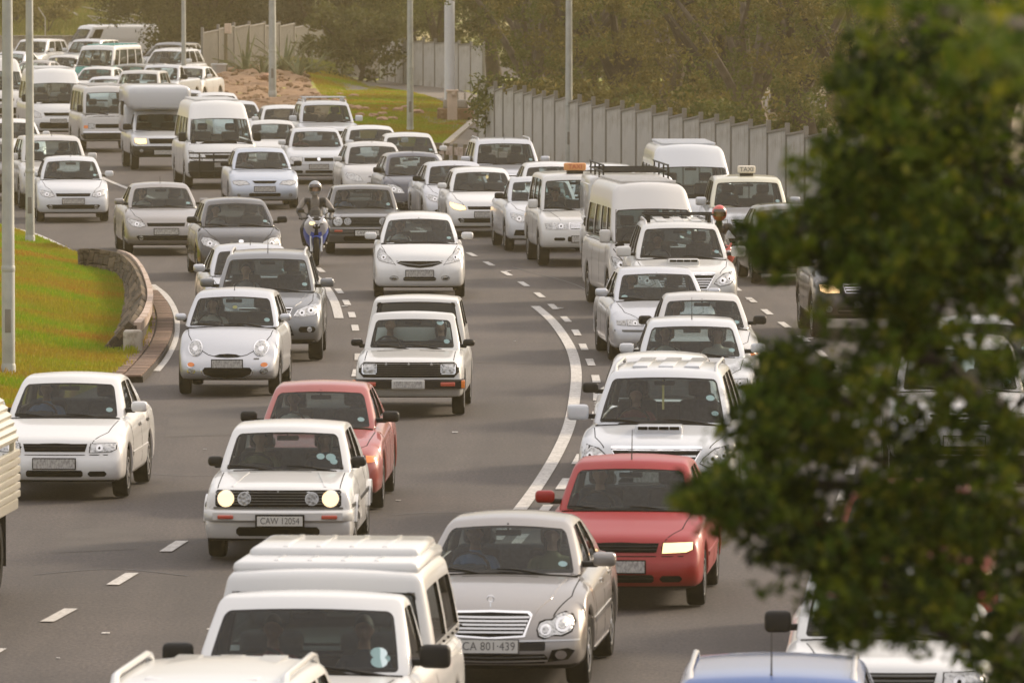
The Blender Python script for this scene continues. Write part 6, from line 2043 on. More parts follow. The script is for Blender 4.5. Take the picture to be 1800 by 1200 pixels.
A8 = car('qq', 'palesilver', 405, 692, 0, 'small silver hatchback with round bug-eye headlights and orange indicators', 'hatchback', theta=-2.0)
A9 = car('tiguan', 'grey', 468, 632, 0, 'dark silver crossover with roof rails behind the bug-eyed silver hatchback', 'suv', theta=.2)
A10 = car('sedan', 'palesilver', 446, 585, 3, 'pale silver car half hidden behind the dark silver crossover', 'sedan')
A57 = car('datsun', WHT, 722, 728, 0, 'old white bakkie with black grille, square headlights and raised canopy', 'pickup_truck', 'pickup truck', theta=-1.8)
A43 = car('fortuner', WHT, 1160, 925, 0, 'large white four wheel drive with bonnet scoop and roof rails right behind the red car', 'suv', theta=-4.2)
A42 = car('modern', WHT, 1160, 838, 0, 'white car with a black door mirror hidden behind the large white four wheel drive', 'hatchback', theta=-1.5, opts=(('mir', 'plastic'),))
A41 = car('golf4', WHT, 1218, 752, 0, 'white hatchback with roof aerial and two people, behind the white roof of a hidden car', 'hatchback', theta=-.5)
A40 = car('camry', WHT, 1238, 690, 0, 'older white car with black mirrors and orange indicators right of the aerial hatchback', 'sedan', theta=.6, opts=(('mir', 'plastic'), ('W', 1.62), ('hb', .69), ('ht', .54)))
A39 = car('camry', 'palesilver', 1163, 632, 0, 'silver saloon with wrap-round lamps in front of the white minibus on the right', 'sedan', theta=3.5)
A38 = car('fortuner', WHT, 1200, 575, 0, 'white four wheel drive with black roof bars beside the white minibus', 'suv', theta=1.5)
A44 = car('tiguan', 'blue', 1350, 1610, 0, 'blue car with silver roof rails at the bottom right, only its roof showing', 'suv', theta=-3, opts=(('H', 1.60),))
A45 = car('bakkie', WHT, 1560, 1358, 0, 'white bakkie with black mirror under the dark tree at bottom right', 'pickup_truck', 'pickup truck', theta=-3.2)
A46 = car('modern', 'red', 1600, 1135, 0, 'red hatchback glimpsed through the leaves behind the bakkie under the tree', 'hatchback', theta=-3, lit='both')
A47 = car('suv', WHT, 1690, 850, 0, 'white car seen through a gap in the leaves on the far right', 'suv', theta=-1)
A48 = car('sedan', WHT, 1735, 748, 0, 'white saloon mostly screened by leaves at the right edge', 'sedan', theta=0)

# --- middle distance, right-hand lanes
A49 = car('suv', 'brownblack', 1520, 592, 5, 'dark brown car with one lit headlight at the edge of the leaves', 'suv', lit='left')
A50 = car('modern', 'olive', 1395, 497, 6, 'olive grey hatchback half covered by the yellow green leaves', 'hatchback')
A51 = car('suv', 'paleyellow', 1318, 462, 3, 'pale yellow and grey taxi with a cream box sign on its roof', 'taxi', 'taxi')
A52 = car('quantum', WHT, 1215, 445, 4, 'white high-roof minibus standing against the grey fence behind the taxi', 'minibus', 'minibus', 'minibuses in the traffic')
A37 = car('quantum', WHT, 1149, 545, 0, 'white high-roof minibus with long side windows beside the four wheel drive with roof bars', 'minibus', 'minibus', 'minibuses in the traffic', theta=6.0, opts=(('W', 1.70), ('hb', .79), ('ht', .64), ('mir', 'white')))
A36 = car('bakkie', WHT, 1124, 500, 5, 'white bakkie with tall canopy and ladder rack behind the white minibus', 'pickup_truck', 'pickup truck', opts=(('canopy', 'tall'),))
A35 = car('condor', WHT, 1018, 466, 5, 'white taxi with an orange lettered box sign on its roof', 'taxi', 'taxi')
A34 = car('utility', WHT, 956, 440, 5.5, 'small white pickup with black mirrors left of the orange-signed taxi', 'pickup_truck', 'pickup truck')
A33 = car('modern', WHT, 850, 414, 4, 'white hatchback with one lit headlight beside the small white pickup', 'hatchback', lit='left')
A32 = car('sedan', 'palesilver', 806, 398, 6, 'silver saloon with black mirror just left of the hatchback with the lit headlight', 'sedan', opts=(('mir', 'plastic'),))
A31 = car('yaris', 'navy', 733, 383, 6, 'dark navy hatchback with clear headlight left of the silver saloon', 'hatchback', opts=(('mir', 'plastic'),))
A59 = car('jazz', WHT, 737, 522, .6, 'clean white tall hatchback with swept headlights alone in the middle lane', 'hatchback')
A60 = car('golf', 'graphite', 640, 445, 2, 'dark grey square hatchback with round lamps behind the motorcyclist', 'hatchback')
A53 = car('mpv', WHT, 1068, 425, 4, 'white car whose roof shows between the orange-signed taxi and the rear minibus', 'hatchback')
A54 = car('modern', WHT, 975, 402, 4, 'white car whose roof shows behind the small white pickup', 'hatchback')
A55 = car('suv', 'palesilver', 893, 373, 5, 'pale four wheel drive with roof rails and a lit lamp against the fence', 'suv', lit='left')
# --- middle distance, centre lanes
A28 = car('yaris', WHT, 660, 360, 5, 'white hatchback with wide clear headlights left of the dark navy hatchback', 'hatchback')
A29 = car('sedan', WHT, 657, 318, 5, 'white saloon behind the hatchback with wide headlights, lawn beyond', 'sedan')
A30 = car('modern', WHT, 722, 336, 3.5, 'white car nearest the low barrier, its silver mirror against the path', 'hatchback')
A27 = car('suv', WHT, 577, 284, 5, 'white four wheel drive with roof bars at the edge of the lawn', 'suv')
A26 = car('modern', WHT, 503, 274, 4, 'white car just left of the four wheel drive with roof bars', 'hatchback')
A22 = car('golf4', WHT, 558, 322, 3, 'white hatchback with black grille behind the motorcycle rider', 'hatchback')
A21 = car('astra', 'bluesilver', 462, 366, 3.5, 'blue silver car with small oval grille left of the motorcycle rider', 'sedan')
A20 = car('quantum', WHT, 386, 330, 5, 'white minibus with a black bull bar left of the centre', 'minibus', 'minibus', 'minibuses in the traffic', opts=(('bullbar', True),))
A23 = car('sedan', WHT, 482, 306, 4, 'white saloon between the bull-barred minibus and the black-grilled hatchback', 'sedan')
A24 = car('modern', WHT, 421, 264, 5, 'white car with dark mirror behind the roof of the bull-barred minibus', 'hatchback', opts=(('mir', 'plastic'),))
A25 = car('sedan', WHT, 386, 244, 4, 'white car at the foot of the brown rubble mound', 'sedan')
A19 = car('bakkie', WHT, 283, 298, 4.5, 'white pickup with a bulging camper body over its cab', 'pickup_truck', 'pickup truck', opts=(('canopy', 'camper'),), lit='left')
A18 = car('hiace', WHT, 188, 266, 6, 'older flat-nosed white minibus with orange side lamps', 'minibus', 'minibus', 'minibuses in the traffic')
A16 = car('quantum', WHT, 98, 246, 5, 'white high-roof minibus behind the second lamp post from the left', 'minibus', 'minibus', 'minibuses in the traffic')
A17 = car('quantum', WHT, -2, 218, 5, 'white minibus almost hidden behind the two nearest lamp posts', 'minibus', 'minibus', 'minibuses in the traffic')
A12 = car('sedan', 'taupe', 288, 446, 4, 'grey beige saloon on the outside of the bend above the stone wall', 'sedan')
A11 = car('yaris', 'black', 420, 488, 4, 'black hatchback with large rounded headlights behind the pale silver car', 'hatchback', opts=(('mir', 'plastic'),))
A13 = car('modern', WHT, 127, 389, 2, 'white hatchback directly right of the second lamp post', 'hatchback')
A14 = car('suv', WHT, 98, 366, 5, 'white four wheel drive right behind the white hatchback at far left', 'suv')
A15 = car('modern', WHT, 28, 305, 4, 'white car crossed by both nearest lamp posts', 'hatchback')
A14b = car('modern', 'brownblack', -26, 352, 4, 'dark car with a lit headlamp peeping past the nearest lamp post', 'hatchback', lit='right')
# --- the far queue, turned towards the left
FT = -17
A63 = car('suv', 'silver', 138, 138, 0, 'silver four wheel drive in the far queue just below the passing white van', 'suv', theta=-19, lit='both')
A66 = car('suv', WHT, 45, 138, 0, 'white estate car at the far left of the distant queue', 'suv', theta=-18)
A64 = car('hiace', 'teal', 175, 166, 0, 'minibus with a teal nose and white roof in the far queue', 'minibus', 'minibus', 'minibuses in the traffic', theta=-15)
A65 = car('sedan', WHT, 98, 160, 0, 'white saloon in the far queue left of the teal-nosed minibus', 'sedan', theta=-15)
A67 = car('sedan', 'taupe', 50, 172, 0, 'taupe saloon low behind the two lamp posts in the far queue', 'sedan', theta=-12)
A69 = car('sedan', WHT, 160, 186, 0, 'white saloon below the teal-nosed minibus', 'sedan', theta=-12)
A70 = car('sedan', WHT, 178, 208, 0, 'white saloon close behind the flat-nosed minibus', 'sedan', theta=-8)
A71 = car('modern', 'olive', 219, 181, 0, 'olive grey hatchback in the far queue right of the teal-nosed minibus', 'hatchback', theta=-12)
A72 = car('bakkie', WHT, 276, 192, 0, 'white pickup with dark open window just above the camper body', 'pickup_truck', 'pickup truck', theta=-10)
A73 = car('suv', WHT, 238, 212, 0, 'white vehicle with roof ridges directly behind the camper body', 'suv', theta=-6)
A74 = car('fortuner', WHT, 283, 163, 0, 'white four wheel drive with ridged roof in the right of the far queue', 'suv', theta=-15)
A75 = car('mpv', 'grey', 280, 141, 0, 'grey people carrier, rearmost on the right of the far queue', 'hatchback', theta=-20)
A76 = car('modern', WHT, 325, 150, 0, 'white hatchback touching the end of the slatted fence', 'hatchback', theta=-16)
A77 = car('sedan', WHT, 322, 184, 0, 'white saloon behind the third lamp post in the far queue', 'sedan', theta=-11)
A78 = car('sedan', 'palesilver', 322, 238, 0, 'pale silver car beside the rubble mound behind the camper body', 'sedan', theta=2)
A79 = car('sedan', 'palesilver', 8, 152, 0, 'pale silver saloon at the extreme left of the far queue', 'sedan', theta=-15)
A68 = car('hiace', WHT, 158, 117, 0, 'white van crossing behind the far queue in front of the low wall', 'van', 'van', 'vans crossing behind', theta=-58, opts=(('side', ((.06, .19),)),))

def recabin(d, mk):
    for ch in d['root'].children:
        if ch.name.startswith('cabin'): ch.material_slots[0].material = M[mk]
recabin(A64, 'white')
for ch in A51['root'].children:
    if ch.name.startswith('body') or ch.name.startswith('side_mirror'): ch.material_slots[0].material = M['palesilver']
for ch in A39['root'].children:
    if ch.name.startswith('indicator'): ch.material_slots[0].material = M['fog']
# bits carried on particular vehicles -----------------------------------------------------------
def on(d, name, mb, mats, parent=None):
    return obj(name, mb.mesh(name), mats, parent or d['root'])
def rails_on(d, **k):
    c = d['c']; old = c.root; c.root = d['root']; c.rails(**k); c.root = old
def bars_on(d, **k):
    c = d['c']; old = c.root; c.root = d['root']; c.crossbars(**k); c.root = old
def ant_on(d, **k):
    c = d['c']; old = c.root; c.root = d['root']; c.antenna(**k); c.root = old
for d, mk in ((A1, 'white'), (A43, 'brushed'), (A38, 'brushed'), (A55, 'brushed'), (A27, 'brushed')): rails_on(d, mk=mk, h=.06, r=.022 if d is A1 else .016)
bars_on(A38, mk='plastic', h=.13); bars_on(A27, mk='brushed', h=.12); bars_on(A74, mk='plastic', h=.10)
for d in (A4, A41, A44, A9): ant_on(d, h=.32, lean=.10)
for d in (A13, A14, A31, A28, A10, A55, A72, A50, A12): ant_on(d, h=.16, lean=.08)

def roof_sign(d, mk, text, wdt=.62, h=.17, x=0, dy=.35):
    c = d['c']; y = c.ws1 + dy - c.fo; z = c.H + .03
    b = on(d, 'roof_sign', MB().rbox(x - wdt / 2, x + wdt / 2, y - .09, y + .09, z + .02, z + h, .03), M[mk])
    on(d, 'sign_foot', MB().rbox(x - wdt * .38, x + wdt * .38, y - .06, y + .06, z - .05, z + .025, .01), M['plastic'], b)
    cu = bpy.data.curves.new('t', 'FONT'); cu.body = text; cu.size = h * .75; cu.align_x = 'CENTER'; cu.align_y = 'CENTER'; cu.extrude = .001
    to = bpy.data.objects.new('tmp', cu); C.objects.link(to); me = bpy.data.meshes.new_from_object(to); bpy.data.objects.remove(to); me.materials.clear()
    t = obj('sign_text', me, M['trim' if mk != 'taxi' else 'redlens'], b); t.rotation_euler = (R(90), 0, 0); t.location = (x, y - .0925, z + h * .56)
roof_sign(A35, 'taxi', 'TAXI', dy=.30, wdt=.44)
roof_sign(A51, 'taxicream', 'TAXI', dy=.45, wdt=.36, h=.17)

def seams_on(d):
    pass

def sticker(d, a, b, rad, mk, name='windscreen_sticker'):
    """round sticker inside the windscreen: a,b = fractions across and up the glass"""
    c = d['c']; X = c.hb - c.pil
    p = lambda a_, b_: c.cmap(a_ * X, .05, c.Hc * lerp(c.wv0, c.wv1, b_)) + c.off
    q = p(a, b); up = (p(a, b + .1) - q).normalized(); rt = Vector((1, 0, 0))
    mb = MB(); mb.add([q + (rt * math.cos(i * math.pi / 6) + up * math.sin(i * math.pi / 6)) * rad for i in range(12)], [tuple(range(12))])
    obj(name, mb.mesh('s'), M[mk], d['root'])
sticker(A5, .80, .32, .055, 'paper'); sticker(A5, .62, .34, .045, 'paper')
sticker(A2, .80, .30, .06, 'paper'); sticker(A2, .80, .16, .06, 'paper')
sticker(A8, .05, .62, .035, 'papery', 'hanging_tag'); sticker(A57, .72, .88, .05, 'paper')
sticker(A43, .82, .55, .05, 'paper'); sticker(A39, -.85, .1, .05, 'paper')

# open canopy window of the foreground bakkie is dark; hanging flag strip in the large four wheel drive
c = A43['c']; q = c.cmap(-.02, .14, c.Hc * .80) + c.off
on(A43, 'hanging_ribbon', MB().box(q.x - .012, q.x + .012, q.y, q.y + .01, q.z - .34, q.z), M['papery'])

# people -------------------------------------------------------------------------------------
DR, PA = -.36, .36
put_person(A3, DR, 'driver in pale blue shirt steering the silver grey saloon with barred grille', 'driver', 'blueshirt', 'skin_brown')
put_person(A3, PA, 'front passenger with long hair in the silver grey saloon with barred grille', 'passenger', 'olive', 'skin_light', long=True)
put_person(A4, DR, 'grey-haired driver in dark top in the bright red car', 'driver', 'darkshirt', 'skin_light', hair='hairgrey')
put_person(A5, DR, 'driver in olive top at the wheel of the white square hatchback', 'driver', 'olive', 'skin_light')
put_person(A5, PA, 'passenger in dark top beside the driver of the white square hatchback', 'passenger', 'darkshirt', 'skin_brown', long=True)
put_person(A6, DR, 'driver in pale shirt in the faded salmon red car', 'driver', 'pale', 'skin_brown')
put_person(A7, DR, 'driver in blue top in the white car beside the grass bank', 'driver', 'blueshirt', 'skin_brown')
put_person(A8, DR, 'driver in white blouse in the small bug-eyed silver hatchback', 'driver', 'pale', 'skin_light', long=True)
put_person(A9, DR, 'driver in grey top in the dark silver crossover', 'driver', 'greyshirt', 'skin_light')
put_person(A57, DR, 'driver in dark top in the old white bakkie with black grille', 'driver', 'darkshirt', 'skin_brown')
put_person(A57, PA, 'passenger with long hair in the old white bakkie with black grille', 'passenger', 'darkshirt', 'skin_light', long=True)
put_person(A43, DR, 'driver in maroon top in the large white four wheel drive with bonnet scoop', 'driver', 'maroon', 'skin_light', long=True)
put_person(A41, DR, 'driver in pale shirt in the white hatchback with roof aerial', 'driver', 'pale', 'skin_brown')
put_person(A41, PA, 'passenger in pale top in the white hatchback with roof aerial', 'passenger', 'pale', 'skin_light', long=True)
put_person(A40, DR, 'driver with dark hair in the older white car with black mirrors', 'driver', 'maroon', 'skin_brown')
put_person(A39, DR, 'driver in dark shirt in the silver saloon with wrap-round lamps', 'driver', 'darkshirt', 'skin_brown')
put_person(A38, DR, 'driver in pale top in the four wheel drive with black roof bars', 'driver', 'greyshirt', 'skin_brown')
put_person(A2, DR, 'driver in maroon top in the foreground bakkie with ribbed canopy', 'driver', 'maroon', 'skin_brown')
put_person(A2, PA, 'passenger in dark top in the foreground bakkie with ribbed canopy', 'passenger', 'darkshirt', 'skin_brown')
put_person(A59, DR, 'driver in pale top in the clean white tall hatchback', 'driver', 'pale', 'skin_brown')
put_person(A60, DR, 'driver in blue shirt in the dark grey square hatchback', 'driver', 'blueshirt', 'skin_light')
put_person(A60, PA, 'passenger in dark top in the dark grey square hatchback', 'passenger', 'darkshirt', 'skin_brown')
put_person(A11, DR, 'driver in grey top in the black hatchback', 'driver', 'greyshirt', 'skin_brown')
put_person(A12, DR, 'driver in pale top in the grey beige saloon', 'driver', 'pale', 'skin_light')
put_person(A35, DR, 'driver in dark top in the taxi with the orange sign', 'driver', 'darkshirt', 'skin_brown')
put_person(A22, DR, 'driver in maroon top in the white hatchback behind the rider', 'driver', 'maroon', 'skin_light')
put_person(A21, DR, 'driver in grey top in the blue silver car', 'driver', 'greyshirt', 'skin_brown')
put_person(A13, DR, 'driver in dark top in the white hatchback right of the second lamp post', 'driver', 'darkshirt', 'skin_brown')
# ------------------------------------------------------------------ motorcycles and riders
M['fairwhite'] = mat('fairing_white', (.48, .48, .50), .3, coat=.6)
M['fairblue'] = mat('fairing_blue', (.02, .09, .50), .3, coat=.6)
M['fairred'] = mat('fairing_red', (.50, .05, .03), .3, coat=.6)
M['leatherblack'] = mat('leather_black', (.018, .017, .017), .55, bump=.2, bscale=30)
M['leatherwhite'] = mat('leather_pale', (.19, .17, .15), .6, bump=.2, bscale=30)
M['leatherred'] = mat('leather_red', (.32, .04, .03), .6)
M['helmetsilver'] = mat('helmet_silver', (.28, .29, .30), .3, .3, coat=.6)
M['helmetred'] = mat('helmet_red', (.50, .03, .02), .3, coat=.6)
M['visor'] = mat('visor_dark', (.05, .03, .025), .15, coat=.8)

def motorcycle(px, py, th, fair, accent, label, lit=True):
    p = G(px, py, .008)
    r = empty('motorcycle', p, R(th)); tag(r, label, 'motorcycle', 'motorcycles filtering between the lanes')
    # wheels: origin under the front axle, forward = -Y
    for y, w_, rr_ in ((0, .055, .30), (1.38, .085, .31)):
        prof = [(rr_ * .72, -w_), (rr_ * .92, -w_ * .95), (rr_, -w_ * .35), (rr_ * 1.01, 0), (rr_, w_ * .35), (rr_ * .92, w_ * .95), (rr_ * .72, w_)]
        wh = obj('wheel', MB().lathe(prof, 28, 0, 'x', closed=True).mesh('t'), M['tyre'], r, (0, y, rr_))
        rm = MB().lathe([(rr_ * .74, -w_ * .8), (rr_ * .66, -w_ * .4), (rr_ * .66, w_ * .4), (rr_ * .74, w_ * .8)], 24, 0, 'x')
        for i in range(5): rm.box(-.015, .015, -.02, .02, .03, rr_ * .68, 0, Matrix.Rotation(2 * math.pi * i / 5, 4, 'X'))
        rm.lathe([(.001, -.06), (.04, -.06), (.04, .06), (.001, .06)], 10, 0, 'x')
        obj('rim', rm.mesh('rim'), M['plastic'], wh)
        for sx in (-1, 1):
            if y == 0 or sx > 0: obj('brake_disc', MB().lathe([(.09, sx * .075), (.155, sx * .075), (.155, sx * .08), (.09, sx * .08)], 20, 0, 'x', closed=True).mesh('d'), M['brushed'], wh)
    for sx in (-1, 1): obj('fork', MB().tube([(sx * .10, 0, .30), (sx * .105, .10, .60), (sx * .11, .20, .92)], [.028, .026, .026], 8).mesh('f'), M['brushed'], r)
    mg = MB(); n = 8                                      # front mudguard
    for i in range(n + 1):
        a = lerp(-1.4, .35, i / n)
        for k in range(5):
            u = lerp(-1, 1, k / 4); rr_ = .335 - .045 * u * u
            mg.v.append((u * .085, -math.sin(a) * rr_ * -1 * -1, .30 + math.cos(a) * rr_))
    for i in range(n):
        for k in range(4): mg.f.append((i * 5 + k, i * 5 + k + 1, i * 5 + k + 6, i * 5 + k + 5)); mg.m.append(0)
    obj('mudguard', mg.mesh('m'), M[accent], r)
    # fairing lofted from rings (half-width, z-bottom, z-top per station y)
    fb = MB(); st = [(-.14, .05, .86, .94), (-.10, .15, .76, 1.00), (-.02, .215, .68, 1.02), (.10, .25, .56, 1.02), (.28, .26, .38, .98), (.50, .24, .30, .92), (.72, .20, .28, .84), (.82, .14, .34, .76)]
    m_ = 14
    for (y, hw, z0, z1) in st:
        for k in range(m_):
            a = 2 * math.pi * k / m_; ca, sa = math.cos(a), math.sin(a)
            x = math.copysign(abs(ca) ** .8, ca) * hw * (1 - .35 * max(0, -sa)); z = (z0 + z1) / 2 + math.copysign(abs(sa) ** .9, sa) * (z1 - z0) / 2
            fb.v.append((x, y, z))
    for i in range(len(st) - 1):
        for k in range(m_):
            q = [i * m_ + k, i * m_ + (k + 1) % m_, (i + 1) * m_ + (k + 1) % m_, (i + 1) * m_ + k]
            zc = sum(fb.v[t][2] for t in q) / 4; xc = abs(sum(fb.v[t][0] for t in q) / 4)
            fb.f.append(tuple(q)); fb.m.append(1 if zc < .68 and xc > .07 else (2 if (zc < .70 and xc < .12) or (xc < .05 and st[i][0] < .3) else 0))
    fb.f.append(tuple(range(m_))); fb.m.append(0)
    obj('fairing', fb.mesh('f', angle=50), [M[fair], M[accent], M['plastic']], r)
    for sx in (-1, 1):
        h = obj('headlight', MB().ellipsoid((sx * .085, -.115, .885), (.065, .05, .038)).mesh('h'), M['lit' if (lit and sx < 0) else 'lens'], r); h.rotation_euler = (0, 0, 0)
        obj('air_duct', MB().rbox(sx * .05 - .025, sx * .05 + .025, -.13, -.08, .78, .83, .01).mesh('a'), M['grilleblack'], r)
    ws = MB(); n = 6
    for i in range(n + 1):
        t = i / n
        for k in range(7):
            u = lerp(-1, 1, k / 6)
            ws.v.append((u * lerp(.17, .11, t), lerp(-.08, .16, t) + .07 * u * u, lerp(1.0, 1.22, t) - .05 * u * u * t - .02 * u * u))
    for i in range(n):
        for k in range(6): ws.f.append((i * 7 + k, i * 7 + k + 1, i * 7 + k + 8, i * 7 + k + 7)); ws.m.append(0)
    obj('windshield', ws.mesh('w'), M['screen'], r)
    for sx in (-1, 1):
        obj('mirror', MB().tube([(sx * .14, -.02, 1.02), (sx * .27, 0, 1.12)], .010).rbox(sx * .31 - .07, sx * .31 + .07, -.02, .03, 1.09, 1.17, .025).mesh('m'), M['plastic'], r)
        obj('handlebar', MB().tube([(sx * .10, .22, .98), (sx * .34, .30, .96)], .017).mesh('h'), M['plastic'], r)
        obj('footpeg', MB().tube([(sx * .12, .98, .40), (sx * .24, .98, .40)], .015).mesh('p'), M['plastic'], r)
    obj('tank', MB().rbox(-.15, .15, .35, .82, .74, 1.0, .09).mesh('t'), M[fair], r)
    obj('saddle', MB().rbox(-.14, .14, .80, 1.15, .74, .84, .04).rbox(-.10, .10, 1.15, 1.50, .80, .92, .04).mesh('s'), M['plastic'], r)
    obj('tail', MB().rbox(-.09, .09, 1.15, 1.65, .72, .82, .03).mesh('t'), M[fair], r)
    obj('engine', MB().rbox(-.17, .17, .45, .90, .30, .62, .04).mesh('e'), M['plastic'], r)
    obj('exhaust', MB().tube([(.14, .80, .30), (.17, 1.2, .36), (.19, 1.6, .50)], [.03, .05, .055], 10).mesh('e'), M['brushed'], r)
    obj('swingarm', MB().rbox(-.13, -.09, .85, 1.42, .28, .36, .01).rbox(.09, .13, .85, 1.42, .28, .36, .01).mesh('s'), M['brushed'], r)
    for sx in (-1, 1):      # pale stripes sweeping down from the screen
        obj('fairing_stripe', MB().tube([(sx * .16, -.02, 1.03), (sx * .09, -.13, .93), (sx * .03, -.165, .82)], [.022, .020, .012], 6).mesh('s'), M[fair], r)
    r.scale = (.98, .98, .98)
    return r

def rider_mesh():
    j = dict(hip=(0, 1.0, .92, (.15, .13)), belly=(0, .93, 1.07, (.14, .12)), chest=(0, .80, 1.24, (.17, .13)), neck0=(0, .70, 1.37, .075), neck=(0, .67, 1.43, .06), head=(0, .65, 1.50, .07))
    e = [('hip', 'belly'), ('belly', 'chest'), ('chest', 'neck0'), ('neck0', 'neck'), ('neck', 'head')]
    for sx, n in ((-1, 'l'), (1, 'r')):
        j['sh' + n] = (sx * .20, .74, 1.34, .075); j['el' + n] = (sx * .36, .58, 1.12, .055); j['wr' + n] = (sx * .30, .37, .99, .036)
        j['th' + n] = (sx * .12, .92, .90, .095); j['kn' + n] = (sx * .26, .55, .74, .068); j['an' + n] = (sx * .22, .92, .46, .05); j['ft' + n] = (sx * .21, .78, .40, .042)
        e += [('chest', 'sh' + n), ('sh' + n, 'el' + n), ('el' + n, 'wr' + n), ('hip', 'th' + n), ('th' + n, 'kn' + n), ('kn' + n, 'an' + n), ('an' + n, 'ft' + n)]
        hand(j, e, 'wr' + n, j['wr' + n][:3], (-sx * .1, -1, -.1), side=sx, r=.013)
    me = skin_mesh(j, e, 'hip', head=(0, .635, 1.56), voxel=.012)
    for p in me.polygons:
        c = p.center
        if c.z > 1.44 and abs(c.x) < .12: k = 1
        elif abs(c.x) > .20 and c.z > .93 and c.y < .50: k = 2      # gauntlets
        elif abs(c.x) > .22 and c.z > 1.17: k = 0                   # sleeves
        elif c.z > 1.12 and abs(c.x) < .09: k = 0                   # pale chest panel
        else: k = 2
        p.material_index = k
    return me
RIDER = rider_mesh()
def rider(bike, label, mats, helmet):
    p = obj('person', RIDER, [M[m] for m in mats]); p.location = bike.location + Vector((0, 0, .0)); p.rotation_euler = bike.rotation_euler; p.scale = (.98, .98, .98)
    tag(p, label, 'person', 'motorcycle riders')
    c = (0, .63, 1.575)
    hm = MB(); nu, nv = 24, 14
    for i in range(nv + 1):
        t = math.pi * .88 * i / nv
        for k in range(nu):
            a = 2 * math.pi * k / nu
            fr = max(0, -math.sin(a))
            hm.v.append((c[0] + .140 * math.sin(t) * math.cos(a), c[1] + (.160 + .02 * fr * (t > 1.7)) * math.sin(t) * math.sin(a), c[2] + .155 * math.cos(t)))
    for i in range(nv):
        for k in range(nu):
            q = (i * nu + k, (i + 1) * nu + k, (i + 1) * nu + (k + 1) % nu, i * nu + (k + 1) % nu)
            a = 2 * math.pi * (k + .5) / nu
            if math.sin(a) < -.55 and 1.38 < math.pi * .88 * (i + .5) / nv < 1.95: continue       # face opening
            hm.f.append(q); hm.m.append(0)
    h = obj('helmet', hm.mesh('h'), M[helmet], p)
    v = MB()
    for i in range(5):
        t = lerp(1.02, 1.42, i / 4)
        for k in range(9):
            a = math.pi * (1.5 + lerp(-.33, .33, k / 8)); v.v.append((c[0] + .145 * math.sin(t) * math.cos(a), c[1] + .167 * math.sin(t) * math.sin(a), c[2] + .159 * math.cos(t)))
    for i in range(4):
        for k in range(8): v.f.append((i * 9 + k, i * 9 + k + 1, i * 9 + k + 10, i * 9 + k + 9)); v.m.append(0)
    obj('visor', v.mesh('v'), M['visor'], h)
    return p
b1 = motorcycle(556, 468, 3.5, 'fairwhite', 'fairblue', 'white sports motorcycle with blue trim and one lit headlight between the lanes')
rider(b1, 'motorcycle rider in pale and black leathers with a silver helmet', ('leatherwhite', 'skin_light', 'leatherblack'), 'helmetsilver')
b2 = motorcycle(1270, 525, 4, 'fairred', 'plastic', 'red motorcycle half hidden beside the four wheel drive with black roof bars', lit=False)
rider(b2, 'motorcycle rider in black with a bright red helmet', ('leatherblack', 'skin_light', 'leatherblack'), 'helmetred')

# --- light truck with a slatted canvas-white body at the left edge
tp = G(-70, 985, .008)
tr = empty('truck', (-6.33, 80.5, .008), R(-4)); tag(tr, 'truck with ribbed cream load body cut off by the left edge', 'truck')
hw = 1.02
obj('chassis', MB().rbox(-.45, .45, -4.2, 2.3, .55, .75, .03).mesh('c'), M['plastic'], tr)
for z in [.95 + .085 * i for i in range(6)]:
    for sx in (-1, 1): obj('slat', MB().rbox(sx * hw - .03, sx * hw + .03, -3.0, 2.35, z - .036, z + .036, .012).mesh('s'), M['cream'], tr)
for y in (-2.9, -1.6, -.3, 1.0, 2.3):
    for sx in (-1, 1): obj('body_post', MB().rbox(sx * (hw - .05) - .03, sx * (hw - .05) + .03, y - .04, y + .04, .8, 1.5, .01).mesh('p'), M['cream'], tr)
obj('load_floor', MB().rbox(-hw, hw, -3.05, 2.4, .78, .90, .02).mesh('f'), M['cream'], tr)
for i in range(12):
    z0 = 1.50 + i * .075; x0 = hw - .015 * i - .006 * i * i * .5; x1 = hw - .015 * (i + 1) - .006 * (i + 1) ** 2 * .5
    for sx in (-1, 1):
        mb = MB(); mb.add([(sx * x0, -3.0, z0), (sx * x0, 2.35, z0), (sx * (x0 + .012), 2.35, z0 + .04), (sx * (x0 + .012), -3.0, z0 + .04), (sx * x1, 2.35, z0 + .075), (sx * x1, -3.0, z0 + .075)], [(0, 1, 2, 3), (3, 2, 4, 5)])
        obj('side_sheet', mb.mesh('s', smooth=False), M['cream'], tr)
xt = hw - .015 * 12 - .006 * 144 * .5
obj('roof_sheet', MB().rbox(-xt, xt, -3.0, 2.35, 2.37, 2.41, .01).mesh('r'), M['cream'], tr)
obj('rear_panel', MB().rbox(-xt, xt, 2.30, 2.36, .92, 2.38, .01).mesh('r'), M['cream'], tr)
obj('front_panel', MB().rbox(-xt, xt, -3.02, -2.98, .92, 2.38, .01).mesh('r'), M['cream'], tr)
obj('cab', MB().rbox(-.95, .95, -4.9, -3.15, .55, 1.45, .12).rbox(-.88, .88, -4.5, -3.2, 1.35, 2.15, .14).mesh('c'), M['white'], tr)
obj('windscreen', MB().rbox(-.78, .78, -4.53, -4.46, 1.5, 2.0, .03).mesh('w'), M['frit'], tr)
for y in (-4.0, 1.1):
    for sx in (-1, 1):
        wh = obj('wheel', MB().lathe([(.24, -.12), (.36, -.125), (.39, -.08), (.39, .08), (.36, .125), (.24, .12)], 26, 0, 'x', closed=True).mesh('t'), M['tyre'], tr, (sx * .86, y, .39))
        obj('rim', MB().lathe([(.25, sx * .10), (.22, sx * .03), (.12, sx * .05), (.10, sx * .12), (.001, sx * .12)], 20, 0, 'x').mesh('r'), M['steelrim'], wh)
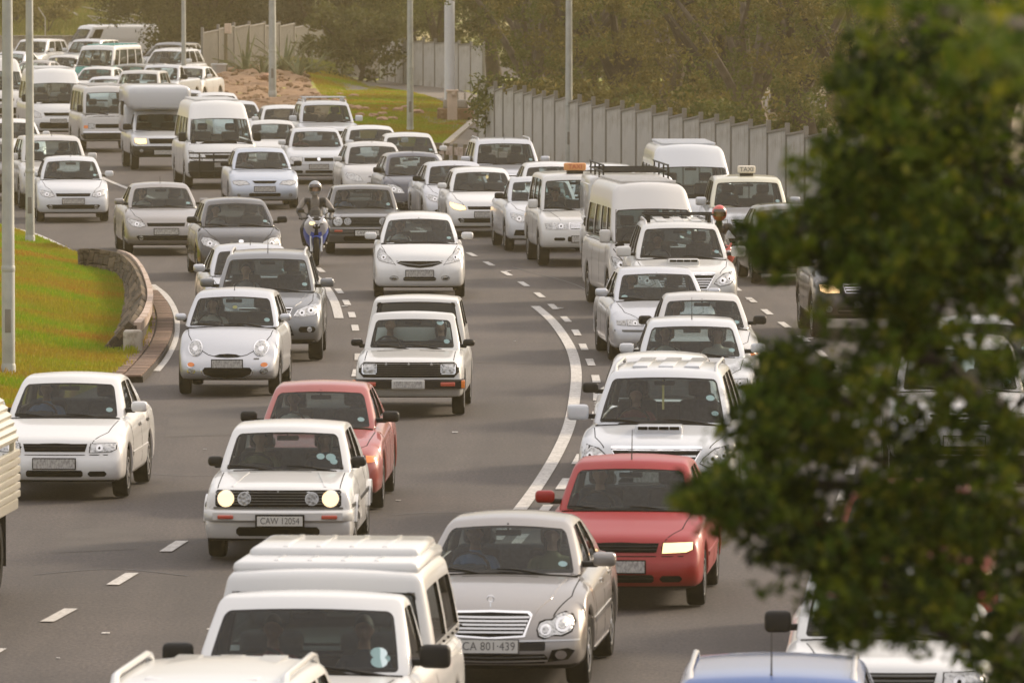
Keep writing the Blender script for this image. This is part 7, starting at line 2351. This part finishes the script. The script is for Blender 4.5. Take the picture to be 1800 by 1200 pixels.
for sx in (-1, 1): obj('mudflap', MB().rbox(sx * .86 - .14, sx * .86 + .14, 1.56, 1.58, .25, .80, .005).mesh('m'), M['plastic'], tr)
# ------------------------------------------------------------------ vegetation
def leaf_mat(name, cols, trans=.35, rough=.6, scale=1.2, fine=7):
    m = bpy.data.materials.new(name); m.use_nodes = True
    n = m.node_tree; b = n.nodes['Principled BSDF']; o = n.nodes['Material Output']
    geo = n.nodes.new('ShaderNodeNewGeometry')
    tc = n.nodes.new('ShaderNodeTexCoord')
    t = n.nodes.new('ShaderNodeTexNoise'); t.inputs['Scale'].default_value = scale; t.inputs['Detail'].default_value = 3
    n.links.new(tc.outputs['Object'], t.inputs['Vector'])
    r = n.nodes.new('ShaderNodeValToRGB'); r.color_ramp.elements[0].position = .36; r.color_ramp.elements[1].position = .66
    r.color_ramp.elements[0].color = (*cols[0], 1); r.color_ramp.elements[1].color = (*cols[1], 1)
    n.links.new(t.outputs['Fac'], r.inputs[0])
    mx = n.nodes.new('ShaderNodeMix'); mx.data_type = 'RGBA'
    mr = n.nodes.new('ShaderNodeMapRange'); mr.inputs[1].default_value = .72; mr.inputs[2].default_value = 1
    n.links.new(geo.outputs['Random Per Island'], mr.inputs[0])
    n.links.new(mr.outputs[0], mx.inputs[0]); n.links.new(r.outputs[0], mx.inputs[6]); mx.inputs[7].default_value = (*cols[2], 1)
    n.links.new(mx.outputs[2], b.inputs['Base Color']); b.inputs['Roughness'].default_value = rough
    b.inputs['Specular IOR Level'].default_value = .15
    tr = n.nodes.new('ShaderNodeBsdfTranslucent'); n.links.new(mx.outputs[2], tr.inputs[0])
    ms = n.nodes.new('ShaderNodeMixShader'); ms.inputs[0].default_value = trans
    n.links.new(b.outputs[0], ms.inputs[1]); n.links.new(tr.outputs[0], ms.inputs[2]); n.links.new(ms.outputs[0], o.inputs[0])
    return m
M['leafdark'] = leaf_mat('leaves_dark', [(.040, .052, .012), (.085, .09, .022), (.13, .12, .04)])
M['leafbrown'] = leaf_mat('leaves_dry', [(.080, .074, .018), (.165, .145, .035), (.26, .20, .06)])
M['leafmid'] = leaf_mat('leaves_olive', [(.055, .078, .014), (.12, .135, .028), (.20, .18, .05)])
M['leafblue'] = leaf_mat('leaves_greyish', [(.05, .065, .035), (.10, .11, .06), (.14, .14, .08)])
M['leafnear'] = leaf_mat('leaves_near', [(.006, .014, .002), (.036, .062, .004), (.15, .18, .010)], .45, .7, 2.6)  # dark base stands for the backlit inside, bright leaves for lit tips
M['leafyellow'] = leaf_mat('leaves_yellow_green', [(.045, .085, .006), (.11, .14, .010), (.24, .22, .018)], .4, .7, 3.)  # yellow-green leaves, brightened to stand for lit tips
M['bark'] = mat('bark', (.045, .034, .025), .95, var=.35, vscale=5, bump=.6, bscale=14)
M['barkpale'] = mat('pale_bark', (.11, .09, .07), .95, var=.3, vscale=5, bump=.6, bscale=14)
M['agave'] = leaf_mat('agave_leaf', [(.10, .12, .06), (.20, .20, .10), (.36, .28, .12)], .2, .6, 2.)
M['blade'] = leaf_mat('grass_blades', [(.18, .28, .006), (.33, .17, .022), (.34, .31, .02)], .4, .6, .33)
M['weed'] = leaf_mat('coarse_grass', [(.12, .15, .025), (.20, .20, .045), (.28, .22, .08)], .4, .7, .5)

def leaves(rng, centres, per, spread, size, flat=.0, arr=None):
    """numpy leaf quads scattered round the centres -> (verts, faces)"""
    N = len(centres) * per
    c = np.repeat(np.array(centres, float), per, axis=0)
    sp = np.repeat(np.array(spread, float).reshape(-1, 1) if np.ndim(spread) else np.full((len(centres), 1), spread), per, axis=0)
    d = rng.normal(size=(N, 3)); d /= np.linalg.norm(d, axis=1, keepdims=True)
    c = c + d * sp * rng.random((N, 1)) ** .45 * np.array([1, 1, .75])
    a = rng.normal(size=(N, 3)); a /= np.linalg.norm(a, axis=1, keepdims=True)
    b = rng.normal(size=(N, 3)); b -= a * (a * b).sum(1, keepdims=True); b /= np.linalg.norm(b, axis=1, keepdims=True)
    s_ = size * (.6 + .8 * rng.random((N, 1)))
    v = np.stack([c - a * s_, c - b * s_ * .42, c + a * s_, c + b * s_ * .42], 1).reshape(-1, 3)
    return v
def quad_mesh(name, v):
    n = len(v) // 4
    me = bpy.data.meshes.new(name)
    me.vertices.add(len(v)); me.vertices.foreach_set('co', v.astype(np.float32).ravel())
    me.loops.add(4 * n); me.loops.foreach_set('vertex_index', np.arange(4 * n, dtype=np.int32))
    me.polygons.add(n); me.polygons.foreach_set('loop_start', np.arange(0, 4 * n, 4, dtype=np.int32)); me.polygons.foreach_set('loop_total', np.full(n, 4, dtype=np.int32))
    me.update(calc_edges=True); me.validate()
    return me

def limbs(rng, H, R_, n=7, fork=.3, lean=0., r0=.22):
    """trunk and limbs; returns MB and the tips"""
    mb = MB(); tips = []
    top = Vector((lean * H * .4, 0, H * fork))
    mb.tube([(0, 0, -.3), (lean * H * .15, 0, H * fork * .5), tuple(top)], [r0 * 1.25, r0, r0 * .85], 9)
    for i in range(n):
        a = 2 * math.pi * i / n + rng.uniform(-.4, .4)
        h = H * rng.uniform(.55, .95); rad = R_ * rng.uniform(.45, .9)
        e = Vector((math.cos(a) * rad, math.sin(a) * rad, h)); m_ = top.lerp(e, .5) + Vector((rng.uniform(-.5, .5), rng.uniform(-.5, .5), rng.uniform(-.2, .5)))
        st = top - Vector((0, 0, rng.uniform(0, H * fork * .5)))
        mb.tube([tuple(st), tuple(st.lerp(m_, .5) + Vector((0, 0, .1))), tuple(m_), tuple(e)], [r0 * .6, r0 * .45, r0 * .32, r0 * .12], 7)
        for k in range(3):
            t = rng.uniform(.4, 1.); q = m_.lerp(e, t)
            f = q + Vector((rng.uniform(-1, 1), rng.uniform(-1, 1), rng.uniform(-.2, .9))) * R_ * .35
            mb.tube([tuple(q), tuple(q.lerp(f, .6) + Vector((0, 0, .1))), tuple(f)], [r0 * .22, r0 * .14, r0 * .06], 5)
            tips.append(f)
        tips.append(e); tips.append(m_)
    return mb, tips

TREES = {}
def tree_proto(kind, seed, H, R_, zlow, nclump, per, size, fork, n=7, r0=.22, cl=.75):
    rng = np.random.default_rng(seed)
    mb, tips = limbs(rng, H, R_, n, fork, rng.uniform(-.2, .2), r0)
    cs = []
    for i in range(nclump):
        if i < len(tips): c = np.array(tips[i])
        else:
            while True:
                q = rng.uniform(-1, 1, 3)
                if .30 < np.linalg.norm(q) < 1: break
            c = np.array([q[0] * R_, q[1] * R_, zlow + (q[2] * .5 + .5) * (H - zlow)])
        cs.append(c)
    sp = rng.uniform(.45, 1.15, len(cs)) * cl
    v = leaves(rng, cs, per, sp, size)
    TREES[kind] = (quad_mesh('crown', v), mb.mesh('trunk', fix=False))
tree_proto('dense', 1, 8.5, 3.4, .3, 120, 190, .095, .22, cl=.9)
tree_proto('dense2', 2, 7.5, 3.6, .4, 120, 190, .09, .25, cl=.9)
tree_proto('airy', 3, 8.2, 3.6, 1.3, 88, 170, .066, .28, 8, .26, .62)
tree_proto('airy2', 4, 8.6, 3.9, 1.4, 84, 170, .066, .32, 7, .3, .62)
tree_proto('shrub', 5, 2.6, 1.9, .1, 70, 90, .085, .2, 6, .08, .5)
tree_proto('scrub', 6, 1.8, 1.6, .0, 45, 80, .08, .1, 6, .05, .45)
def tree(kind, px, Y, s_, leaf, bark, label, name='tree', cat='tree', group='trees behind the fences', z=.1, rot=0, sz=None):
    cr, tk = TREES[kind]
    r = empty(name, (XatY(px, Y), Y, z), rot); tag(r, label, cat, group)
    sc_ = (s_, s_, sz or s_)
    a = obj('crown', cr, M[leaf], r); a.scale = sc_
    b = obj('trunk', tk, M[bark], r); b.scale = sc_
    return r
# dark mass behind the back fence
T = [
 (300, 372, 'dense', 1.0, 'leafdark', 'dark evergreen tree at the left end of the tree belt'),
 (365, 364, 'dense2', 1.0, 'leafdark', 'dark evergreen tree above the left end of the slatted fence'),
 (430, 372, 'dense', 1.05, 'leafdark', 'dark evergreen tree behind the timber post with the box'),
 (500, 366, 'dense2', 1.1, 'leafdark', 'dark evergreen tree behind the lamp post on the mound'),
 (560, 362, 'dense', .95, 'leafblue', 'greyish green tree above the gap in the slatted fence'),
 (610, 372, 'dense2', 1.1, 'leafmid', 'olive green tree behind the round dark bush'),
 (672, 368, 'dense', 1.1, 'leafdark', 'dark tree over the slatted panels left of the lawn lamp post'),
 (730, 362, 'dense2', 1.1, 'leafdark', 'dark tree right behind the lamp post on the lawn'),
 (770, 352, 'dense', 1.0, 'leafmid', 'olive tree just left of the pale mast'),
 (335, 396, 'dense2', 1.2, 'leafmid', 'paler tree far behind the slim lamp post'),
 (395, 392, 'dense', 1.2, 'leafdark', 'tall dark tree in the second row above the rubble mound'),
 (470, 398, 'dense2', 1.2, 'leafdark', 'tall dark tree in the second row left of the mound lamp post'),
 (545, 392, 'dense', 1.2, 'leafmid', 'tall olive tree in the second row over the spiky plants'),
 (640, 398, 'dense2', 1.25, 'leafdark', 'tall dark tree in the second row over the round bush'),
 (705, 392, 'dense', 1.2, 'leafdark', 'tall dark tree in the second row by the lawn lamp post'),
]
for i, (px, Y, k, s_, lf, lb) in enumerate(T): tree(k, px, Y, s_, lf, 'bark', lb, rot=i * 1.7)
tree('shrub', 632, 331, 1.25, 'leafdark', 'bark', 'big round dark bush growing against the slatted fence', 'bush', 'bush', None, z=.1)
tree('shrub', 590, 345, .9, 'leafmid', 'bark', 'smaller bush left of the big round dark bush', 'bush', 'bush', None, z=.1, rot=2)
# dry, open-crowned trees behind the right-hand fence
T = [
 (985, 264, 'airy', 1.0, 'leafbrown', 'dry brownish tree whose branches hang towards the pale mast'),
 (872, 330, 'airy2', 1.0, 'leafmid', 'airy olive tree standing well behind the pale mast'),
 (1010, 254, 'airy2', .9, 'leafbrown', 'dry tree right behind the lamp post by the right-hand fence'),
 (965, 250, 'airy', 1.0, 'leafmid', 'brownish tree left of the lamp post by the right-hand fence'),
 (1030, 244, 'airy2', 1.0, 'leafbrown', 'dry tree right of the lamp post by the right-hand fence'),
 (1090, 238, 'airy', 1.0, 'leafmid', 'tree with a greener tuft above the middle of the right-hand fence'),
 (1155, 230, 'airy2', .95, 'leafbrown', 'dry tree with a thick leaning trunk above the fence middle'),
 (1215, 226, 'airy', 1.0, 'leafbrown', 'forked dark-trunked tree above the rear minibus'),
 (1285, 220, 'airy2', .95, 'leafbrown', 'dry tree above the yellow taxi'),
 (1350, 214, 'airy', 1.0, 'leafmid', 'olive tree at the left edge of the near foliage'),
 (1430, 208, 'airy2', 1.0, 'leafbrown', 'dry tree mostly behind the near foliage'),
 (1510, 202, 'airy', 1.0, 'leafmid', 'tree behind the upper part of the near foliage'),
 (1600, 196, 'airy2', 1.0, 'leafbrown', 'tree behind the near foliage towards the right edge'),
 (1700, 190, 'airy', 1.0, 'leafmid', 'tree at the right edge behind the near foliage'),
 (930, 325, 'dense', 1.1, 'leafdark', 'dense olive tree in the second row right of the mast'),  # second row in dark leaves, painting in shade behind the front trees
 (1010, 300, 'dense2', 1.1, 'leafdark', 'dense olive tree in the second row left of the fence lamp post'),
 (1040, 288, 'dense', 1.1, 'leafdark', 'dense shaded tree in the second row right of the fence lamp post'),
 (1130, 280, 'dense2', 1.1, 'leafdark', 'dense dark tree in the second row over the fence middle'),
 (1220, 275, 'dense', 1.1, 'leafdark', 'dense shaded tree in the second row over the rear minibus'),
 (1310, 268, 'dense2', 1.1, 'leafdark', 'dense dark tree in the second row over the yellow taxi'),
 (1368, 288, 'dense2', 1.15, 'leafdark', 'dense shaded tree in the second row above the olive grey hatchback'),
 (1465, 270, 'dense', 1.1, 'leafdark', 'dense shaded tree in the second row left of the near foliage'),
 (1410, 262, 'dense', 1.1, 'leafdark', 'dense shaded tree in the second row beside the near foliage'),
 (1520, 255, 'dense2', 1.1, 'leafdark', 'dense dark tree in the second row behind the near foliage'),
 (1640, 248, 'dense', 1.1, 'leafdark', 'dense shaded tree in the second row far right'),
 (1760, 242, 'dense2', 1.1, 'leafdark', 'dense dark tree in the second row at the right edge'),
]
for i, (px, Y, k, s_, lf, lb) in enumerate(T): tree(k, px, Y, s_, lf, 'barkpale' if i % 3 == 0 else 'bark', lb, rot=i * 2.1 + .5)
for i, (px, Y, lb) in enumerate([(930, 240, 'low scrub bush behind the fence right of the mast'), (1060, 232, 'low scrub bush behind the fence panels near the lamp post'), (1190, 222, 'low dry bush above the minibus roof'), (1240, 216, 'low dry bush left of the taxi sign'),
                                 (1330, 209, 'low dark bush right of the taxi sign'), (1000, 236, 'low scrub bush touching the lamp post by the fence')]):
    tree('scrub', px, Y, 1.15, 'leafbrown' if i % 2 else 'leafmid', 'bark', lb, 'bush', 'bush', 'low bushes behind the right fence', rot=i)
# hillside bushes and one bare trunk
for i, (px, Y, lb) in enumerate([(30, 424, 'round bush above the wall between the two nearest lamp posts'), (85, 418, 'bush by the bent stay above the low wall'), (150, 440, 'dry bush over the passing white van'), (215, 446, 'dry bush above the rear of the passing van'), (-30, 430, 'bush at the left edge of the hillside'), (262, 436, 'bush left of the slim lamp post on the hillside'), (320, 426, 'bush beside the slim lamp post')]):
    tree('scrub', px, Y, 1.4 if i != 1 else 1.1, 'leafmid' if i % 2 == 0 else 'leafbrown', 'bark', lb, 'bush', 'bush', 'bushes on the far hillside', z=hill(XatY(px, Y), Y), rot=i * 1.1)
tree('airy', 272, 425, .9, 'leafmid', 'bark', 'tree with a dark bare trunk on the hillside above the passing van', z=.8)
rng = np.random.default_rng(5)
dead = MB()
for i in range(16):
    x, y = XatY(rng.uniform(130, 270), 425), 425 + rng.uniform(-4, 4); z = hill(x, y) + .3
    dead.tube([(x, y, z), (x + rng.uniform(-.9, .9), y, z + rng.uniform(0, .5)), (x + rng.uniform(-1.8, 1.8), y, z + rng.uniform(.1, 1.0))], [.05, .035, .015], 5)
tag(obj('dead_branches', dead.mesh('d', fix=False), M['marking']), kind='stuff')

# spiky plants
def agave(px, Y, z, n, L, label, seed):
    rg = random.Random(seed); r = empty('agave', (XatY(px, Y), Y, z)); tag(r, label, 'agave', 'spiky plants on the mound')
    for i in range(n):
        az = rg.uniform(0, 2 * math.pi); el = rg.uniform(.5, 1.45); l = L * rg.uniform(.6, 1.1); w_ = rg.uniform(.05, .08)
        mb = MB(); k = 7; ds = Vector((math.cos(az), math.sin(az), 0)); lat = Vector((-math.sin(az), math.cos(az), 0))
        p = ds * .08; a = el
        for j in range(k + 1):
            t = j / k; ww = w_ * (1 - t) ** .6 * (.7 + .6 * math.sin(min(1, t * 2) * 1.57))
            mb.v += [tuple(p + lat * ww + Vector((0, 0, .02))), tuple(p - Vector((0, 0, .015))), tuple(p - lat * ww + Vector((0, 0, .02)))]
            a -= rg.uniform(.0, .16) * (1.6 - el) * 2
            p = p + (ds * math.cos(a) + Vector((0, 0, math.sin(a)))) * l / k
        for j in range(k): mb.f += [(j * 3, j * 3 + 1, j * 3 + 4, j * 3 + 3), (j * 3 + 1, j * 3 + 2, j * 3 + 5, j * 3 + 4)]; mb.m += [0, 0]
        obj('leaf', mb.mesh('leaf', fix=False), M['agave'], r)
for i, (px, Y, n_, L, lb) in enumerate([(432, 322, 24, 1.7, 'leftmost spiky plant with tall pale leaves on the mound'), (462, 318, 16, 1.2, 'low spiky plant left of the mound lamp post'), (500, 324, 26, 1.9, 'tallest spiky plant just right of the mound lamp post'),
                                    (524, 320, 16, 1.2, 'short spiky plant in the middle of the right group'), (548, 326, 20, 1.3, 'rightmost spiky plant with drooping leaves')]):
    agave(px, Y, .1 + lawn(XatY(px, Y), Y), n_, L, lb, 10 + i)

# grass: tufts as geometry
def blades(name, poly, n, h, m_, hf, z0, seed, w_=.012):
    rg = np.random.default_rng(seed); xs = [p[0] for p in poly]; ys = [p[1] for p in poly]
    out = []
    while len(out) < n:
        x, y = rg.uniform(min(xs), max(xs)), rg.uniform(min(ys), max(ys))
        if inside((x, y), poly): out.append((x, y, z0 + hf(x, y)))
    c = np.repeat(np.array(out), 4, axis=0) + rg.normal(size=(n * 4, 3)) * np.array([.05, .05, 0])
    N = len(c); az = rg.uniform(0, 2 * math.pi, N); hh = h * (.5 + rg.random(N)); ln = rg.uniform(-.4, .4, (N, 2)) * h
    lat = np.stack([np.cos(az), np.sin(az), np.zeros(N)], 1) * w_
    tip = c + np.stack([ln[:, 0], ln[:, 1], hh], 1)
    v = np.stack([c - lat, c + lat, tip + lat * .2, tip - lat * .2], 1).reshape(-1, 3)
    tag(obj(name, quad_mesh(name, v), M[m_]), kind='stuff')
vis = [Gp(*p) for p in [(-30, 405), (0, 405), (60, 424), (138, 458), (200, 480), (225, 520), (222, 570), (205, 610), (222, 650), (190, 672), (100, 705), (0, 748), (-40, 765)]]
blades('grass', vis, 30000, .055, 'blade', bank, .10, 4)
gut_poly = [Gp(*p) for p in [(243, 545), (255, 545), (258, 585), (240, 625), (226, 640), (222, 610), (238, 580)]]
blades('grass', gut_poly, 1500, .09, 'blade', lambda x, y: 0, .09, 5)
lp = [Gp(*p) for p in [(560, 250), (590, 200), (530, 150), (560, 143), (700, 165), (760, 185), (830, 212), (766, 275), (700, 288), (640, 276)]]
blades('grass', lp, 22000, .07, 'blade', lawn, .10, 6, .02)
hp = [(XatY(-60, 410), 406), (XatY(330, 410), 406), (XatY(360, 470), 470), (XatY(-60, 470), 470)]
blades('grass', hp, 14000, .35, 'weed', hill, .02, 7, .05)
blades('grass', [Gp(*p) for p in [(400, 138), (580, 142), (590, 150), (400, 150)]], 3500, .35, 'weed', lawn, .10, 8, .03)

# ---------------------------------------------------------------- near tree on the right, out of focus
rng = np.random.default_rng(11)
NY = 25.0
root = empty('tree', (3.3, NY + .6, -.05)); tag(root, 'large dark leafy tree in the right foreground, out of focus', 'tree')
O = np.array([3.3, NY + .6, -.05])
def W(px, py, Y=NY): 
    v = G(px, py, 0); t = Y / v.y
    return Vector((v.x * t, Y, CAM_H + (0 - CAM_H) * t))
blobs = [  # px, py, radius px, density
 (1760, 30, 120, .8), (1690, 170, 120, .9), (1750, 300, 170, 1.1), (1560, 290, 90, .9), (1620, 420, 120, 1.1), (1470, 400, 70, .85), (1480, 250, 55, .5), (1415, 440, 48, .7), (1372, 402, 28, .45), (1268, 405, 22, .3), (1305, 430, 26, .35), (1400, 300, 30, .35), (1420, 170, 35, .35), (1450, 110, 35, .3), (1760, 470, 120, 1.1),
 (1490, 490, 55, .85), (1640, 520, 85, .8), (1640, 60, 60, .35), (1440, 330, 42, .55), (1530, 140, 50, .35), (1500, 190, 48, .4), (1550, 360, 90, 1.), (1540, 450, 70, 1.), (1410, 380, 30, .6), (1450, 460, 40, .7), (1680, 360, 110, 1.1),
 (1440, 730, 75, .45), (1530, 800, 95, .55), (1400, 800, 90, 1.0), (1300, 850, 50, .9), (1450, 890, 100, 1.15), (1350, 905, 52, .9), (1230, 868, 22, .5), (1260, 880, 26, .7), (1375, 660, 32, .55), (1560, 940, 120, 1.2), (1385, 975, 38, .6),
 (1650, 890, 100, .6), (1760, 820, 100, .5), (1700, 1000, 110, 1.2), (1780, 940, 95, 1.2), (1560, 1040, 75, 1.1), (1480, 1030, 50, .8), (1640, 1080, 62, .9), (1790, 1100, 70, 1.), (1770, 700, 80, .35), (1650, 740, 60, .2), (1570, 700, 45, .2),
 (1800, 610, 60, .45), (1500, 640, 40, .35), (1420, 650, 30, .4), (1700, 600, 50, .16), (1335, 760, 34, .7), (1760, 1170, 42, .5), (1500, 1085, 30, .4), (1590, 600, 40, .18), (1380, 730, 45, .6), (1480, 700, 50, .4), (1700, 680, 50, .2), (1620, 820, 50, .3), (1730, 760, 50, .25),
]
blobs = [((px + 70) if (px < 1620 and py < 600) else px, py, r_, dn) for (px, py, r_, dn) in blobs]
# ragged outliers round the rim of every clump
for (px, py, r_, dn) in list(blobs):
    for _ in range(4):
        a = rng.uniform(0, 6.28); blobs.append((px + math.cos(a) * r_ * 1.08, py + math.sin(a) * r_ * 1.08, r_ * rng.uniform(.12, .26), dn * .8))
centres, spreads = [], []
ylw = []
for (px, py, r_, dn) in blobs:
    n_ = int(r_ * r_ * dn / 520)
    for _ in range(max(3, n_)):
        a = rng.uniform(0, 2 * math.pi); q = math.sqrt(rng.random()) * r_ * .92
        Y = NY + rng.normal() * .45
        qx, qy = px + math.cos(a) * q, py + math.sin(a) * q
        if (1470 < qx < 1800 and 545 < qy < 700 and rng.random() < .50) or (1480 < qx < 1800 and 700 < qy < 900 and rng.random() < .32): continue
        c = W(qx, qy, Y)
        centres.append(np.array(c) - O); spreads.append(rng.uniform(.05, .12))
v = leaves(rng, centres, 20, spreads, .023)
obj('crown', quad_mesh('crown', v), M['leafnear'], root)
yc = []
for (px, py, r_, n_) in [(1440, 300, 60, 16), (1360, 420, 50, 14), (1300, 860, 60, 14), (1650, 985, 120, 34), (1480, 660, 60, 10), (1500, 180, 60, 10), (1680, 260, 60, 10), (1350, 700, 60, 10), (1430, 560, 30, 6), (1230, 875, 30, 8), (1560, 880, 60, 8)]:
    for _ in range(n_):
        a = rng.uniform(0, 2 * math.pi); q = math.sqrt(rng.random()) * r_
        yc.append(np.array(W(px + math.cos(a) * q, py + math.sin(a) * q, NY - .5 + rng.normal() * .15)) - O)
for (px, py, r_, dn) in blobs[:58]:  # paler clumps stand in for leaves lit from above
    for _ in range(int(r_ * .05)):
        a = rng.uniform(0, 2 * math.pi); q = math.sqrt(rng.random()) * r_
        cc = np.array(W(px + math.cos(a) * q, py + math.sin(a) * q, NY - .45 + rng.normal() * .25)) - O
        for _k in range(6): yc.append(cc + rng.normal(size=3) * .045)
obj('yellow_lit_leaves', quad_mesh('yellow_lit', leaves(rng, yc, 8, .05, .024)), M['leafyellow'], root)
# a bough added towards the bridge: sparse, its blur stands in for bright haze
fc = []
for _ in range(46):
    px, py = rng.uniform(1500, 1820), rng.uniform(-120, 150)
    if px - 1480 < py * .9: continue
    fc.append(np.array(W(px, py, 16.5 + rng.normal() * .5)) - O)
obj('yellow_lit_leaves', quad_mesh('yellow_lit', leaves(rng, fc, 12, .07, .024)), M['leafyellow'], root)
# trunk and boughs
tb = MB()
tb.tube([(0, 0, 0), (.05, 0, 2.2), (-.1, 0, 4.4), (.0, 0, 6.2), (.1, 0, 7.6)], [.22, .18, .13, .09, .04], 12)
def bough(zs, pts_, r_):
    P = [Vector((-.05, 0, zs))] + [W(px, py, Y) - Vector(O) for (px, py, Y) in pts_]
    tb.tube(P, [r_ * (1 - .8 * i / (len(P) - 1)) for i in range(len(P))], 7)
bough(3.9, [(1800, 900, NY), (1600, 860, NY), (1420, 850, NY - .1), (1260, 862, NY)], .045)
bough(3.6, [(1800, 1180, NY), (1660, 1110, NY), (1540, 1020, NY - .2), (1400, 930, NY - .1)], .04)
bough(4.6, [(1790, 760, NY), (1650, 640, NY), (1560, 610, NY - .1), (1440, 700, NY)], .062)
bough(5.2, [(1790, 560, NY), (1640, 450, NY), (1500, 400, NY), (1370, 410, NY)], .045)
bough(5.8, [(1790, 330, NY), (1640, 260, NY), (1500, 270, NY), (1430, 240, NY)], .04)
bough(7.0, [(2100, 120, 22), (1900, 60, 18.5), (1650, 20, 16.5)], .035)  # added bough that carries the blurred leaves of the hazy veil
bough(6.3, [(1790, 140, NY), (1680, 60, NY), (1580, 20, NY)], .04)
for k in range(60):
    b = blobs[k % len(blobs)]; a = rng.uniform(0, 6.28)
    p0 = W(b[0] + 20, b[1] + 10, NY); p1 = W(b[0] + math.cos(a) * b[2] * .8, b[1] + math.sin(a) * b[2] * .8, NY + rng.normal() * .2)
    tb.tube([p0 - Vector(O), (p0.lerp(p1, .5) - Vector(O)) + Vector((0, 0, .02)), p1 - Vector(O)], [.016, .011, .005], 5)
obj('trunk', tb.mesh('trunk', fix=False), M['bark'], root)
# rest of the crown outside the picture, so the tree is whole
cs = [np.array([rng.uniform(-.2, 2.4), rng.uniform(-1.6, 1.8), rng.uniform(3.2, 8.2)]) for _ in range(260)]
obj('crown', quad_mesh('crown', leaves(rng, cs, 26, .34, .045)), M['leafnear'], root)

# ---------------------------------------------------------------- warm haze in the air
HZ = MB().box(-170, 170, -30, 660, -1.2, 24).mesh('haze', smooth=False)
hm = bpy.data.materials.new('haze_air'); hm.use_nodes = True
n = hm.node_tree; n.nodes.clear(); o_ = n.nodes.new('ShaderNodeOutputMaterial'); pv = n.nodes.new('ShaderNodeVolumePrincipled')
pv.inputs['Color'].default_value = (1., .83, .48, 1); pv.inputs['Density'].default_value = .00029; pv.inputs['Anisotropy'].default_value = .5
n.links.new(pv.outputs[0], o_.inputs['Volume'])
hz = obj('haze', HZ, hm); tag(hz, kind='stuff')
for root, c in BUILT.values(): delete_tree(root)
